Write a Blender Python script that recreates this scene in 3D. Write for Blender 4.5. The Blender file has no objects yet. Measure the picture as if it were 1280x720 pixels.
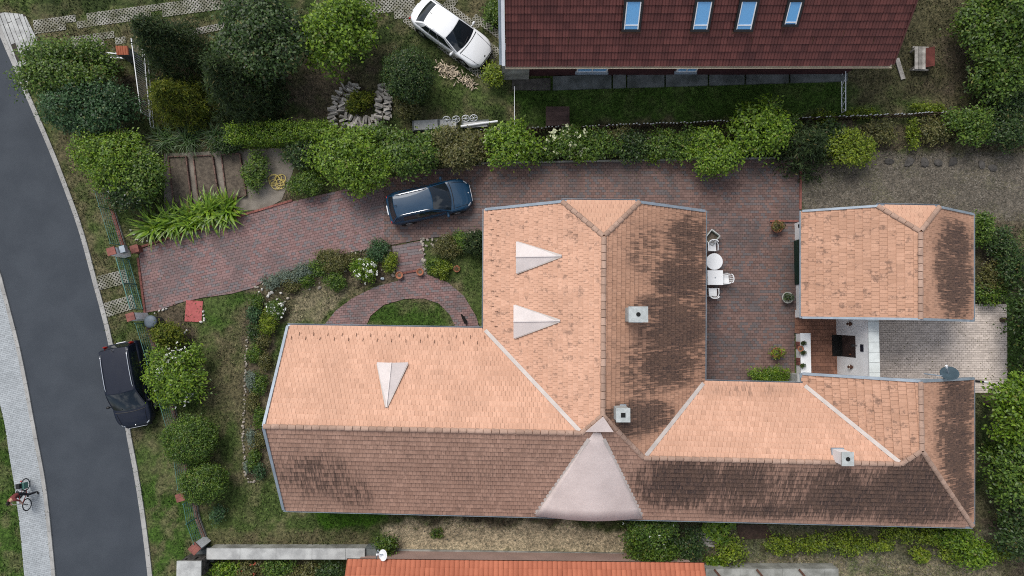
import bpy, bmesh, math, random
import numpy as np
from mathutils import Vector, Matrix, Euler

random.seed(7); RNG = np.random.default_rng(7)
SC = bpy.context.scene
COL = SC.collection

# ------------------------------------------------------------------ camera
H = 37.0; F = 851.0
CAM_EUL = Euler((math.atan(40 / F), math.atan(5 / F), 0.0))
cam_d = bpy.data.cameras.new('camera'); cam = bpy.data.objects.new('camera', cam_d); COL.objects.link(cam)
cam.location = (0, 0, H); cam.rotation_euler = CAM_EUL
cam_d.sensor_width = 36.0; cam_d.lens = F / 1280 * 36.0; cam_d.clip_end = 6000
SC.camera = cam
# ------------------------------------------------------------------ light
SUN_EL = math.radians(53); SUN_AZ = math.radians(-28)          # azimuth clockwise from +Y (picture up)
sdir = Vector((math.sin(SUN_AZ) * math.cos(SUN_EL), math.cos(SUN_AZ) * math.cos(SUN_EL), math.sin(SUN_EL)))
sd = bpy.data.lights.new('sun', 'SUN'); sun = bpy.data.objects.new('sun', sd); COL.objects.link(sun)
sd.energy = 2.1; sd.angle = math.radians(32); sd.color = (1.0, 0.97, 0.93)
sun.rotation_euler = sdir.to_track_quat('Z', 'Y').to_euler(); sun.location = sdir * 60
world = bpy.data.worlds.new('World'); SC.world = world; world.use_nodes = True
wn = world.node_tree; wn.nodes.clear()
wo = wn.nodes.new('ShaderNodeOutputWorld'); bg = wn.nodes.new('ShaderNodeBackground')
sky = wn.nodes.new('ShaderNodeTexSky'); sky.sky_type = 'NISHITA'; sky.sun_disc = False
sky.sun_elevation = SUN_EL; sky.sun_rotation = SUN_AZ; sky.air_density = 1.0; sky.dust_density = 2.5; sky.ozone_density = 1.0
# broken cloud all over the dome
tc = wn.nodes.new('ShaderNodeTexCoord'); cn = wn.nodes.new('ShaderNodeTexNoise')
cn.inputs['Scale'].default_value = 3.2; cn.inputs['Detail'].default_value = 6; cn.inputs['Roughness'].default_value = 0.55
wn.links.new(tc.outputs['Generated'], cn.inputs['Vector'])
cr = wn.nodes.new('ShaderNodeMapRange'); cr.interpolation_type = 'SMOOTHSTEP'
cr.inputs[1].default_value = 0.45; cr.inputs[2].default_value = 0.58; cr.inputs[3].default_value = 0.05; cr.inputs[4].default_value = 0.95
wn.links.new(cn.outputs['Fac'], cr.inputs[0])
cm = wn.nodes.new('ShaderNodeMix'); cm.data_type = 'RGBA'
cm.inputs[7].default_value = (8.8, 9.2, 9.8, 1)
wn.links.new(cr.outputs[0], cm.inputs[0]); wn.links.new(sky.outputs[0], cm.inputs[6])
wn.links.new(cm.outputs[2], bg.inputs[0]); bg.inputs[1].default_value = 0.08
wn.links.new(bg.outputs[0], wo.inputs[0])
SC.view_settings.view_transform = 'Standard'; SC.view_settings.look = 'None'
SC.view_settings.gamma = 1.0; SC.view_settings.use_curve_mapping = False
SC.view_settings.exposure = 0.52
SC.render.engine = 'CYCLES'; SC.cycles.pixel_filter_type = 'BLACKMAN_HARRIS'; SC.cycles.filter_width = 1.05; SC.cycles.use_denoising = False; SC.cycles.sample_clamp_indirect = 4.0
SC.cycles.max_bounces = 6; SC.cycles.diffuse_bounces = 3; SC.cycles.glossy_bounces = 3
SC.cycles.transparent_max_bounces = 6; SC.cycles.transmission_bounces = 3

# ------------------------------------------------------------------ helpers
_R = CAM_EUL.to_matrix()
def P(px, py, z=0.0):
    """where the line of sight through picture point (px, py) meets the height z"""
    d = _R @ Vector(((px - 640) / F, (360 - py) / F, -1.0))
    t = (H - z) / (-d.z)
    return Vector((d.x * t, d.y * t, z))
def PX(px_len, z=0.0): return px_len * (H - z) / F
def P2(pts, z=0.0): return [tuple(P(x, y, z)[:2]) for x, y in pts]

def smooth_mesh(me):
    me.polygons.foreach_set('use_smooth', [True] * len(me.polygons))

def add_obj(name, me, parent=None, loc=None):
    o = bpy.data.objects.new(name, me); COL.objects.link(o)
    if parent is not None: o.parent = parent
    if loc is not None: o.location = loc
    return o
def thing(name, label, cat, loc=(0, 0, 0), rz=0.0, group=None):
    o = bpy.data.objects.new(name, None); COL.objects.link(o); o.empty_display_size = 0.3
    o.location = loc; o.rotation_euler = (0, 0, rz); o['label'] = label; o['category'] = cat
    if group: o['group'] = group
    return o
def tag(o, label, cat, group=None):
    o['label'] = label; o['category'] = cat
    if group: o['group'] = group
    return o
def kind(o, k): o['kind'] = k; return o

class MB:
    def __init__(s): s.v = []; s.f = []; s.m = []
    def add(s, vs, fs, m=0):
        b = len(s.v); s.v += [tuple(v) for v in vs]
        for f in fs: s.f.append([b + i for i in f]); s.m.append(m)
        return s
    def box(s, c, size, rz=0.0, m=0, rot=None, taper=1.0):
        x, y, z = [q / 2 for q in size]
        pts = [(-x, -y, -z), (x, -y, -z), (x, y, -z), (-x, y, -z), (-x * taper, -y * taper, z), (x * taper, -y * taper, z), (x * taper, y * taper, z), (-x * taper, y * taper, z)]
        R = rot if rot is not None else Matrix.Rotation(rz, 3, 'Z')
        c = Vector(c)
        s.add([R @ Vector(p) + c for p in pts], [(0, 3, 2, 1), (4, 5, 6, 7), (0, 1, 5, 4), (1, 2, 6, 5), (2, 3, 7, 6), (3, 0, 4, 7)], m)
        return s
    def bar(s, a, b, w, h=None, m=0, up=(0, 0, 1)):
        a = Vector(a); b = Vector(b); h = h or w
        d = (b - a); L = d.length
        if L < 1e-6: return s
        d.normalize(); up = Vector(up)
        if abs(d.dot(up)) > 0.98: up = Vector((0, 1, 0))
        side = d.cross(up).normalized(); u = side.cross(d).normalized()
        R = Matrix((d, side, u)).transposed()
        return s.box((a + b) / 2, (L, w, h), m=m, rot=R)
    def cyl(s, a, b, r, r2=None, n=12, m=0, caps=True):
        a = Vector(a); b = Vector(b); r2 = r if r2 is None else r2
        d = (b - a).normalized(); up = Vector((0, 0, 1)) if abs(d.z) < 0.95 else Vector((1, 0, 0))
        x = d.cross(up).normalized(); y = d.cross(x).normalized()
        vs = []
        for p, q in ((a, r), (b, r2)):
            for i in range(n):
                t = 2 * math.pi * i / n; vs.append(p + x * (q * math.cos(t)) + y * (q * math.sin(t)))
        fs = [(i, (i + 1) % n, n + (i + 1) % n, n + i) for i in range(n)]
        if caps: fs += [tuple(range(n - 1, -1, -1)), tuple(range(n, 2 * n))]
        return s.add(vs, fs, m)
    def tube(s, pts, r, n=6, m=0):
        rs = r if isinstance(r, (list, tuple)) else [r] * len(pts)
        pts = [Vector(p) for p in pts]; vs = []; k = len(pts)
        for i, p in enumerate(pts):
            d = (pts[min(i + 1, k - 1)] - pts[max(i - 1, 0)])
            if d.length < 1e-9: d = Vector((0, 0, 1))
            d.normalize(); up = Vector((0, 0, 1)) if abs(d.z) < 0.95 else Vector((1, 0, 0))
            x = d.cross(up).normalized(); y = d.cross(x).normalized()
            for j in range(n):
                t = 2 * math.pi * j / n; vs.append(p + x * (rs[i] * math.cos(t)) + y * (rs[i] * math.sin(t)))
        fs = []
        for i in range(k - 1):
            for j in range(n):
                fs.append((i * n + j, i * n + (j + 1) % n, (i + 1) * n + (j + 1) % n, (i + 1) * n + j))
        fs += [tuple(range(n - 1, -1, -1)), tuple(range((k - 1) * n, k * n))]
        return s.add(vs, fs, m)
    def ring(s, c, R, r, axis=(0, 0, 1), n=24, k=6, m=0):
        c = Vector(c); ax = Vector(axis).normalized(); q = ax.to_track_quat('Z', 'Y')
        vs = []; fs = []
        for i in range(n):
            t = 2 * math.pi * i / n
            for j in range(k):
                u = 2 * math.pi * j / k; rad = R + r * math.cos(u)
                vs.append(c + q @ Vector((rad * math.cos(t), rad * math.sin(t), r * math.sin(u))))
        for i in range(n):
            for j in range(k):
                fs.append((i * k + j, ((i + 1) % n) * k + j, ((i + 1) % n) * k + (j + 1) % k, i * k + (j + 1) % k))
        return s.add(vs, fs, m)
    def lathe(s, prof, c=(0, 0, 0), n=16, m=0, sx=1, sy=1):
        """profile of (radius, z) turned round the vertical"""
        c = Vector(c); vs = []; fs = []; k = len(prof)
        for r, z in prof:
            for i in range(n):
                t = 2 * math.pi * i / n; vs.append(c + Vector((r * sx * math.cos(t), r * sy * math.sin(t), z)))
        for a in range(k - 1):
            for i in range(n):
                fs.append((a * n + i, a * n + (i + 1) % n, (a + 1) * n + (i + 1) % n, (a + 1) * n + i))
        fs += [tuple(range(n - 1, -1, -1)), tuple(range((k - 1) * n, k * n))]
        return s.add(vs, fs, m)
    def prism(s, poly, z0, z1, m=0):
        n = len(poly)
        A = sum(poly[i][0] * poly[(i + 1) % n][1] - poly[(i + 1) % n][0] * poly[i][1] for i in range(n))
        if A < 0: poly = poly[::-1]
        vs = [(p[0], p[1], z0) for p in poly] + [(p[0], p[1], z1) for p in poly]
        return s.add(vs, [tuple(range(n - 1, -1, -1)), tuple(range(n, 2 * n))] + [(i, (i + 1) % n, n + (i + 1) % n, n + i) for i in range(n)], m)
    def ell(s, c, r, n=10, k=6, m=0, rot=None, jit=0.0):
        c = Vector(c); vs = []; fs = []; R = rot or Matrix.Identity(3)
        for i in range(k + 1):
            ph = math.pi * i / k
            for j in range(n):
                t = 2 * math.pi * j / n; q = 1 + (random.uniform(-jit, jit) if jit else 0)
                vs.append(R @ Vector((r[0] * q * math.sin(ph) * math.cos(t), r[1] * q * math.sin(ph) * math.sin(t), r[2] * q * math.cos(ph))) + c)
        for i in range(k):
            for j in range(n):
                fs.append((i * n + j, (i + 1) * n + j, (i + 1) * n + (j + 1) % n, i * n + (j + 1) % n))
        return s.add(vs, fs, m)
    def mesh(s, name, mats, smooth=False):
        me = bpy.data.meshes.new(name); me.from_pydata(s.v, [], s.f)
        for mt in (mats if isinstance(mats, (list, tuple)) else [mats]): me.materials.append(mt)
        if len(me.materials) > 1: me.polygons.foreach_set('material_index', s.m)
        if smooth: smooth_mesh(me)
        me.update(); return me
    def build(s, name, mats, parent=None, smooth=False, loc=None):
        return add_obj(name, s.mesh(name, mats, smooth), parent, loc)

def np_mesh(name, V, Fq, mat, smooth=False):
    """V (n,3), Fq (m,k) equal-sided faces"""
    me = bpy.data.meshes.new(name); V = np.asarray(V, np.float32); Fq = np.asarray(Fq, np.int32); m, k = Fq.shape
    me.vertices.add(len(V)); me.vertices.foreach_set('co', V.ravel())
    me.loops.add(m * k); me.loops.foreach_set('vertex_index', Fq.ravel())
    me.polygons.add(m); me.polygons.foreach_set('loop_start', np.arange(0, m * k, k, dtype=np.int32))
    me.polygons.foreach_set('loop_total', np.full(m, k, np.int32))
    if smooth: me.polygons.foreach_set('use_smooth', np.ones(m, bool))
    me.update(calc_edges=True)
    if mat: me.materials.append(mat)
    return me

# value noise for layout
_NT = np.random.default_rng(3).random((256, 256))
def vn(x, y, s=1.0, o=0):
    x = np.asarray(x, float) * s + o * 17.3 + 1000; y = np.asarray(y, float) * s + o * 31.7 + 1000
    xi = np.floor(x).astype(int); yi = np.floor(y).astype(int); fx = x - xi; fy = y - yi
    fx = fx * fx * (3 - 2 * fx); fy = fy * fy * (3 - 2 * fy)
    g = lambda a, b: _NT[a % 256, b % 256]
    return (g(xi, yi) * (1 - fx) + g(xi + 1, yi) * fx) * (1 - fy) + (g(xi, yi + 1) * (1 - fx) + g(xi + 1, yi + 1) * fx) * fy
def fbm(x, y, s=1.0, o=0, n=4):
    t = 0; a = 0.5; tot = 0
    for i in range(n): t = t + a * vn(x, y, s * 2 ** i, o + i * 3); tot += a; a *= 0.5
    return t / tot
def sdist(poly, X, Y):
    """signed distance to a polygon, positive inside"""
    X = np.asarray(X, float); Y = np.asarray(Y, float)
    d = np.full(X.shape, 1e9); ins = np.zeros(X.shape, bool); n = len(poly)
    for i in range(n):
        ax, ay = poly[i]; bx, by = poly[(i + 1) % n]
        ex, ey = bx - ax, by - ay; L = ex * ex + ey * ey + 1e-12
        t = np.clip(((X - ax) * ex + (Y - ay) * ey) / L, 0, 1)
        d = np.minimum(d, np.hypot(X - ax - t * ex, Y - ay - t * ey))
        c = ((ay > Y) != (by > Y)) & (X < (bx - ax) * (Y - ay) / (by - ay + 1e-12) + ax)
        ins ^= c
    return np.where(ins, d, -d)
def clip_rect(poly, x0, y0, x1, y1):
    for ax, lim, sg in ((0, x0, 1), (0, x1, -1), (1, y0, 1), (1, y1, -1)):
        out = []; n = len(poly)
        for i in range(n):
            p = poly[i]; q = poly[(i + 1) % n]
            a = (p[ax] - lim) * sg; b = (q[ax] - lim) * sg
            if a >= 0: out.append(p)
            if (a > 0 and b < 0) or (a < 0 and b > 0):
                t = a / (a - b); out.append((p[0] + (q[0] - p[0]) * t, p[1] + (q[1] - p[1]) * t))
        poly = out
        if len(poly) < 3: return []
    return poly
def area2(poly):
    n = len(poly); return sum(poly[i][0] * poly[(i + 1) % n][1] - poly[(i + 1) % n][0] * poly[i][1] for i in range(n)) / 2
def dedupe(poly, e=1e-4):
    out = []
    for p in poly:
        if not out or math.hypot(p[0] - out[-1][0], p[1] - out[-1][1]) > e: out.append(p)
    if len(out) > 1 and math.hypot(out[0][0] - out[-1][0], out[0][1] - out[-1][1]) < e: out.pop()
    return out
def inside(poly, x, y):
    c = False; n = len(poly)
    for i in range(n):
        ax, ay = poly[i]; bx, by = poly[(i + 1) % n]
        if (ay > y) != (by > y) and x < (bx - ax) * (y - ay) / (by - ay) + ax: c = not c
    return c

# ------------------------------------------------------------------ materials
def newmat(name, rough=0.8, spec=0.3, metal=0.0):
    m = bpy.data.materials.new(name); m.use_nodes = True; nt = m.node_tree
    b = nt.nodes['Principled BSDF']; b.inputs['Roughness'].default_value = rough
    b.inputs['Specular IOR Level'].default_value = spec; b.inputs['Metallic'].default_value = metal
    return m, nt, b
def N(nt, t, **kw):
    n = nt.nodes.new(t)
    for k, v in kw.items(): setattr(n, k, v)
    return n
def put(nt, sock, v):
    if hasattr(v, 'is_output'): nt.links.new(v, sock)
    elif isinstance(v, (tuple, list)) and len(v) == 3 and sock.type == 'RGBA': sock.default_value = (*v, 1)
    else: sock.default_value = v
def mix(nt, fac, a, b, mode='MIX'):
    n = N(nt, 'ShaderNodeMix', data_type='RGBA', blend_type=mode)
    put(nt, n.inputs[0], fac); put(nt, n.inputs[6], a); put(nt, n.inputs[7], b); return n.outputs[2]
def mth(nt, op, a, b=0.0):
    n = N(nt, 'ShaderNodeMath', operation=op); put(nt, n.inputs[0], a); put(nt, n.inputs[1], b); return n.outputs[0]
def rng(nt, v, a, b, c=0.0, d=1.0, smooth=True):
    n = N(nt, 'ShaderNodeMapRange'); n.interpolation_type = 'SMOOTHSTEP' if smooth else 'LINEAR'
    put(nt, n.inputs[0], v)
    for i, q in zip((1, 2, 3, 4), (a, b, c, d)): n.inputs[i].default_value = q
    return n.outputs[0]
def wpos(nt): return N(nt, 'ShaderNodeNewGeometry').outputs['Position']
def opos(nt): return N(nt, 'ShaderNodeTexCoord').outputs['Object']
def vscale(nt, v, s):
    n = N(nt, 'ShaderNodeVectorMath', operation='MULTIPLY'); put(nt, n.inputs[0], v); n.inputs[1].default_value = s; return n.outputs[0]
def nz(nt, v, scale, detail=3, rough=0.55):
    n = N(nt, 'ShaderNodeTexNoise'); put(nt, n.inputs['Vector'], v); n.inputs['Scale'].default_value = scale
    n.inputs['Detail'].default_value = detail; n.inputs['Roughness'].default_value = rough; return n.outputs['Fac']
def bump(nt, b, h, strength=0.3, dist=0.02):
    n = N(nt, 'ShaderNodeBump'); n.inputs['Strength'].default_value = strength; n.inputs['Distance'].default_value = dist
    put(nt, n.inputs['Height'], h); nt.links.new(n.outputs[0], b.inputs['Normal'])
def rand(nt):
    """a random number for each loose piece of a mesh, mixed with one for each object"""
    a = N(nt, 'ShaderNodeNewGeometry').outputs['Random Per Island']; b = N(nt, 'ShaderNodeObjectInfo').outputs['Random']
    return mth(nt, 'FRACT', mth(nt, 'ADD', a, b))
def plain(name, c, rough=0.7, var=0.18, scale=3.0, spec=0.3, metal=0.0, c2=None, bmp=0.0, space='w', island=0.0, fine=40.0):
    m, nt, b = newmat(name, rough, spec, metal)
    v = wpos(nt) if space == 'w' else opos(nt)
    c2 = c2 or tuple(q * (1 - 2.2 * var) for q in c)
    col = mix(nt, rng(nt, nz(nt, v, scale, 4), 0.3, 0.7), c2, c)
    f2 = nz(nt, v, fine, 2)
    col = mix(nt, 1.0, col, mix(nt, rng(nt, f2, 0.25, 0.75), (1 - var,) * 3, (1 + var * 0.6,) * 3), 'MULTIPLY')
    if island: col = mix(nt, 1.0, col, mix(nt, rand(nt), (1 - island,) * 3, (1 + island,) * 3), 'MULTIPLY')
    put(nt, b.inputs['Base Color'], col)
    if bmp: bump(nt, b, f2, bmp, 0.02)
    return m
def leafmat(name, c1, c2, c3=None, gloss=0.45):
    """c1 darkest leaf hue, dealt out at random, c2 main, c3 young tips"""
    c1, c2 = [tuple(q * k for q in c) for c, k in ((c1, 1.05), (c2, 1.28))]; c3 = tuple(q * 1.22 for q in c3) if c3 else None
    m, nt, b = newmat(name, gloss, 0.35)
    r = rand(nt); col = mix(nt, r, tuple(q * 0.75 for q in c1), c2)
    cl = rng(nt, nz(nt, wpos(nt), 4.2, 4, 0.7), 0.46, 0.64)
    col = mix(nt, mth(nt, 'MULTIPLY', cl, 0.85), col, c3 or tuple(min(q * 1.5, 0.5) for q in c2))
    col = mix(nt, rng(nt, mth(nt, 'FRACT', mth(nt, 'MULTIPLY', r, 7.31)), 0.93, 1.0, 0, 0.6), col, (0.22, 0.17, 0.06))
    put(nt, b.inputs['Base Color'], col)
    tr = N(nt, 'ShaderNodeBsdfTranslucent'); put(nt, tr.inputs[0], mix(nt, 1.0, col, (1.3, 1.5, 0.6), 'MULTIPLY'))
    ms = N(nt, 'ShaderNodeMixShader'); ms.inputs[0].default_value = 0.28
    nt.links.new(b.outputs[0], ms.inputs[1]); nt.links.new(tr.outputs[0], ms.inputs[2])
    nt.links.new(ms.outputs[0], nt.nodes['Material Output'].inputs[0]); return m

MT = {}
MT['asphalt'] = plain('asphalt', (0.049, 0.057, 0.068), 0.85, 0.13, 0.55, c2=(0.038, 0.045, 0.055), bmp=0.25, fine=60)
MT['grid'] = plain('mossy_grid_concrete', (0.34, 0.325, 0.29), 0.9, 0.2, 1.2, island=0.2, c2=(0.15, 0.145, 0.10), bmp=0.3)
MT['kerb'] = plain('kerb_concrete', (0.36, 0.35, 0.33), 0.85, 0.12, 1.5, island=0.06, bmp=0.2)
MT['joint'] = plain('joint_sand', (0.055, 0.046, 0.040), 0.95, 0.15, 2.0)
MT['walk'] = plain('grey_walk_block', (0.36, 0.38, 0.39), 0.85, 0.10, 0.8, island=0.10, c2=(0.31, 0.33, 0.34))
MT['patio'] = plain('patio_block', (0.58, 0.50, 0.445), 0.85, 0.12, 0.7, island=0.14, c2=(0.49, 0.42, 0.37))
MT['concrete'] = plain('old_concrete', (0.34, 0.34, 0.31), 0.9, 0.18, 1.6, c2=(0.17, 0.17, 0.15), bmp=0.3)
MT['concrete_lt'] = plain('pale_concrete', (0.46, 0.46, 0.44), 0.9, 0.14, 1.8, c2=(0.30, 0.30, 0.29), bmp=0.3)
MT['slab_dk'] = plain('dark_slab', (0.17, 0.185, 0.185), 0.8, 0.22, 1.3, c2=(0.075, 0.085, 0.08), bmp=0.3)  # dark grey slab concrete, mottled almost to black
MT['pinkwalk'] = plain('pink_concrete', (0.40, 0.275, 0.235), 0.9, 0.08, 1.0, bmp=0.1)
MT['render_w'] = plain('white_render', (0.78, 0.78, 0.78), 0.85, 0.06, 1.2, bmp=0.1)
MT['cream'] = plain('cream_render', (0.52, 0.45, 0.34), 0.85, 0.07, 1.5)
MT['maroon'] = plain('maroon_render', (0.062, 0.022, 0.024), 0.85, 0.12, 2.0)
MT['zinc'] = plain('zinc_sheet', (0.33, 0.38, 0.43), 0.45, 0.10, 2.0, spec=0.5, metal=0.35)
MT['valley'] = plain('valley_sheet', (0.52, 0.46, 0.42), 0.55, 0.08, 2.0, spec=0.4)
MT['sheet'] = plain('pink_sheet_metal', (0.66, 0.555, 0.515), 0.6, 0.07, 0.9, spec=0.3, c2=(0.57, 0.475, 0.44), fine=12)
MT['sheet_w'] = plain('white_sheet_metal', (0.62, 0.555, 0.53), 0.5, 0.05, 1.0, spec=0.4, fine=12)
MT['chimney'] = plain('chimney_render', (0.44, 0.46, 0.45), 0.85, 0.15, 5.0, c2=(0.33, 0.35, 0.34), bmp=0.2)
MT['black'] = plain('black', (0.008, 0.008, 0.008), 0.8, 0.1)
MT['brick'] = plain('red_brick', (0.23, 0.085, 0.066), 0.85, 0.18, 4.0, island=0.2, c2=(0.15, 0.058, 0.048))
MT['redmat'] = plain('red_rubber', (0.40, 0.105, 0.10), 0.9, 0.08, 4.0, fine=70)
MT['brickfloor'] = plain('brown_clinker', (0.235, 0.115, 0.075), 0.85, 0.12, 2.0, island=0.2, c2=(0.17, 0.085, 0.06))
MT['white'] = plain('white_paint', (0.74, 0.75, 0.76), 0.5, 0.04, 2.0, spec=0.4)
MT['plastic'] = plain('white_plastic', (0.76, 0.76, 0.76), 0.35, 0.03, 2.0, spec=0.5)
MT['pickdark'] = plain('dark_brown_wood', (0.07, 0.042, 0.030), 0.85, 0.2, 5.0)
MT['wood_grey'] = plain('weathered_wood', (0.45, 0.42, 0.38), 0.9, 0.25, 3.0, c2=(0.25, 0.23, 0.205), island=0.3, bmp=0.3)
MT['wood_cut'] = plain('cut_wood', (0.56, 0.46, 0.34), 0.9, 0.2, 5.0, island=0.3)
MT['wood_red'] = plain('red_brown_board', (0.16, 0.045, 0.035), 0.85, 0.2, 3.0)
MT['wood_dk'] = plain('dark_plank', (0.085, 0.052, 0.045), 0.85, 0.22, 3.0, island=0.15)
MT['bark'] = plain('bark', (0.10, 0.075, 0.055), 0.95, 0.3, 8.0, bmp=0.5)
MT['terracotta'] = plain('terracotta', (0.38, 0.15, 0.085), 0.85, 0.12, 5.0)
MT['soil'] = plain('bed_soil', (0.13, 0.105, 0.078), 0.95, 0.28, 6.0, c2=(0.07, 0.056, 0.043), bmp=0.6, fine=22)
MT['stone'] = plain('pale_stone', (0.42, 0.37, 0.31), 0.9, 0.18, 5.0, island=0.22, bmp=0.4)
MT['stone_w'] = plain('white_stone', (0.62, 0.59, 0.54), 0.9, 0.12, 5.0, island=0.15, bmp=0.3)
MT['stone_dk'] = plain('dark_stone', (0.085, 0.078, 0.070), 0.9, 0.22, 5.0, island=0.25, bmp=0.4)
MT['gravel'] = plain('gravel_grit', (0.165, 0.145, 0.118), 0.95, 0.2, 2.0, island=0.35)
MT['fencegreen'] = plain('green_coated_wire', (0.07, 0.18, 0.15), 0.5, 0.08, 3.0, spec=0.4)
MT['steel'] = plain('galvanised_steel', (0.42, 0.44, 0.45), 0.4, 0.08, 3.0, spec=0.5, metal=0.6)
MT['rust'] = plain('rusty_steel', (0.11, 0.05, 0.032), 0.85, 0.2, 8.0)
MT['garagegreen'] = plain('dark_green_door', (0.008, 0.030, 0.022), 0.5, 0.1, 3.0)
MT['brick_old'] = plain('mossy_brick', (0.15, 0.085, 0.068), 0.9, 0.22, 4.0, island=0.3, c2=(0.095, 0.062, 0.050))
MT['path_dirt'] = plain('gritty_path', (0.235, 0.205, 0.17), 0.95, 0.22, 2.0, c2=(0.15, 0.13, 0.105), bmp=0.5, fine=25)
MT['hose'] = plain('yellow_hose', (0.58, 0.46, 0.14), 0.5, 0.06, 4.0)
MT['bin'] = plain('blue_grey_bin', (0.11, 0.135, 0.16), 0.5, 0.1, 3.0)
MT['dish'] = plain('grey_dish', (0.055, 0.085, 0.105), 0.7, 0.08, 3.0, spec=0.15)
MT['rubber'] = plain('rubber', (0.012, 0.012, 0.013), 0.75, 0.1)
MT['glazed'] = plain('pale_green_tile', (0.60, 0.63, 0.61), 0.4, 0.08, 3.0, island=0.08, spec=0.5)
MT['tub'] = plain('grey_green_tub', (0.22, 0.26, 0.22), 0.5, 0.1, 3.0)
MT['petal_w'] = plain('white_petals', (0.72, 0.72, 0.66), 0.7, 0.06, 6.0, island=0.12)
MT['petal_c'] = plain('cream_petals', (0.62, 0.64, 0.40), 0.7, 0.06, 6.0, island=0.12)
MT['petal_y'] = plain('yellow_petals', (0.50, 0.42, 0.10), 0.7, 0.06, 6.0, island=0.12)
MT['petal_r'] = plain('red_petals', (0.38, 0.06, 0.04), 0.7, 0.06, 6.0, island=0.2)
# foliage
MT['l_mid'] = leafmat('leaf_mid_green', (0.022, 0.050, 0.009), (0.066, 0.125, 0.017), (0.145, 0.215, 0.026))
MT['l_bright'] = leafmat('leaf_bright_green', (0.034, 0.076, 0.007), (0.100, 0.180, 0.014), (0.210, 0.300, 0.022))
MT['l_yellow'] = leafmat('leaf_yellow_green', (0.042, 0.072, 0.006), (0.125, 0.178, 0.013), (0.255, 0.310, 0.024))
MT['l_dark'] = leafmat('leaf_dark_green', (0.012, 0.027, 0.008), (0.032, 0.066, 0.016), (0.070, 0.115, 0.024))
MT['l_blue'] = leafmat('leaf_blue_green', (0.016, 0.042, 0.018), (0.042, 0.095, 0.036), (0.080, 0.150, 0.056))
MT['l_con'] = leafmat('conifer_dark_green', (0.010, 0.022, 0.008), (0.028, 0.050, 0.014), (0.050, 0.080, 0.020), 0.7)
MT['l_cony'] = leafmat('conifer_yellow_green', (0.024, 0.042, 0.004), (0.080, 0.110, 0.008), (0.190, 0.200, 0.012), 0.7)
MT['l_grey'] = leafmat('silver_leaf', (0.080, 0.105, 0.085), (0.150, 0.190, 0.150), (0.200, 0.240, 0.195), 0.8)
MT['l_olive'] = leafmat('leaf_olive_brown', (0.045, 0.050, 0.016), (0.110, 0.115, 0.034), (0.175, 0.155, 0.055))
MT['l_strap'] = leafmat('strap_leaf', (0.040, 0.090, 0.007), (0.110, 0.200, 0.014), (0.230, 0.330, 0.030), 0.35)
MT['l_reed'] = leafmat('dark_strap_leaf', (0.020, 0.048, 0.014), (0.048, 0.098, 0.026), (0.090, 0.150, 0.040), 0.4)
# paving of the drive: brick red and slate blocks mixed
def drive_mat(lo, hi, nm):
    m, nt, b = newmat(nm, 0.82, 0.3); r = rand(nt)
    a = mix(nt, rng(nt, r, 0.0, 0.75, smooth=False), lo, hi)
    a = mix(nt, rng(nt, mth(nt, 'FRACT', mth(nt, 'MULTIPLY', r, 13.7)), 0.62, 0.85), a, mix(nt, 0.75, a, tuple(sum(hi) / 3 * q for q in (0.86, 0.82, 0.85))))
    w = wpos(nt); d = rng(nt, nz(nt, w, 0.55, 5), 0.40, 0.66)
    a = mix(nt, mth(nt, 'MULTIPLY', d, 0.55), a, tuple(sum(lo) / 3 * q for q in (0.78, 0.68, 0.68))); d2 = rng(nt, nz(nt, w, 1.7, 6, 0.7), 0.56, 0.72); a = mix(nt, mth(nt, 'MULTIPLY', d2, 0.35), a, (0.07, 0.062, 0.052))
    a = mix(nt, 1.0, a, mix(nt, nz(nt, w, 30, 2), (0.8,) * 3, (1.15,) * 3), 'MULTIPLY')
    put(nt, b.inputs['Base Color'], a); return m
MT['drive'] = drive_mat((0.195, 0.110, 0.102), (0.250, 0.152, 0.142), 'red_drive_block'); MT['court'] = drive_mat((0.135, 0.082, 0.070), (0.190, 0.118, 0.100), 'brown_court_block')  # court blocks: browner weathering, also darkened to stand in for hedge shade
def glassmat(name, c, rough=0.05):
    m, nt, b = newmat(name, rough, 0.5); put(nt, b.inputs['Base Color'], c); b.inputs['Coat Weight'].default_value = 0.3; b.inputs['Coat Roughness'].default_value = 0.03; return m
MT['glass'] = glassmat('dark_glass', (0.010, 0.014, 0.018))
MT['skyglass'] = glassmat('sky_painted_glass', (0.13, 0.36, 0.64), 0.12)  # blue base colour paints the reflected sky into the panes
def paint(name, c, metal=0.0, rough=0.35, coat=1.0):
    m, nt, b = newmat(name, rough, 0.3, metal); put(nt, b.inputs['Base Color'], c)
    b.inputs['Coat Weight'].default_value = coat; b.inputs['Coat Roughness'].default_value = 0.04; return m
MT['p_white'] = paint('white_car_paint', (0.72, 0.73, 0.74))
MT['p_blue'] = paint('petrol_blue_car_paint', (0.003, 0.030, 0.068), 0.0, 0.4, 0.45)
MT['p_navy'] = paint('midnight_car_paint', (0.003, 0.006, 0.017), 0.0, 0.5, 0.22)
MT['chrome'] = paint('chrome_trim', (0.75, 0.76, 0.78), 0.9, 0.2, 0.0)
MT['lamp'] = paint('lamp_lens', (0.50, 0.52, 0.55), 0.2, 0.15)
MT['lamp_r'] = paint('tail_lamp', (0.35, 0.015, 0.012), 0.0, 0.2)
MT['alloy'] = paint('alloy_rim', (0.45, 0.46, 0.48), 0.7, 0.3, 0.0)
MT['trim'] = paint('black_trim', (0.012, 0.012, 0.013), 0.0, 0.45, 0.0)

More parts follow.
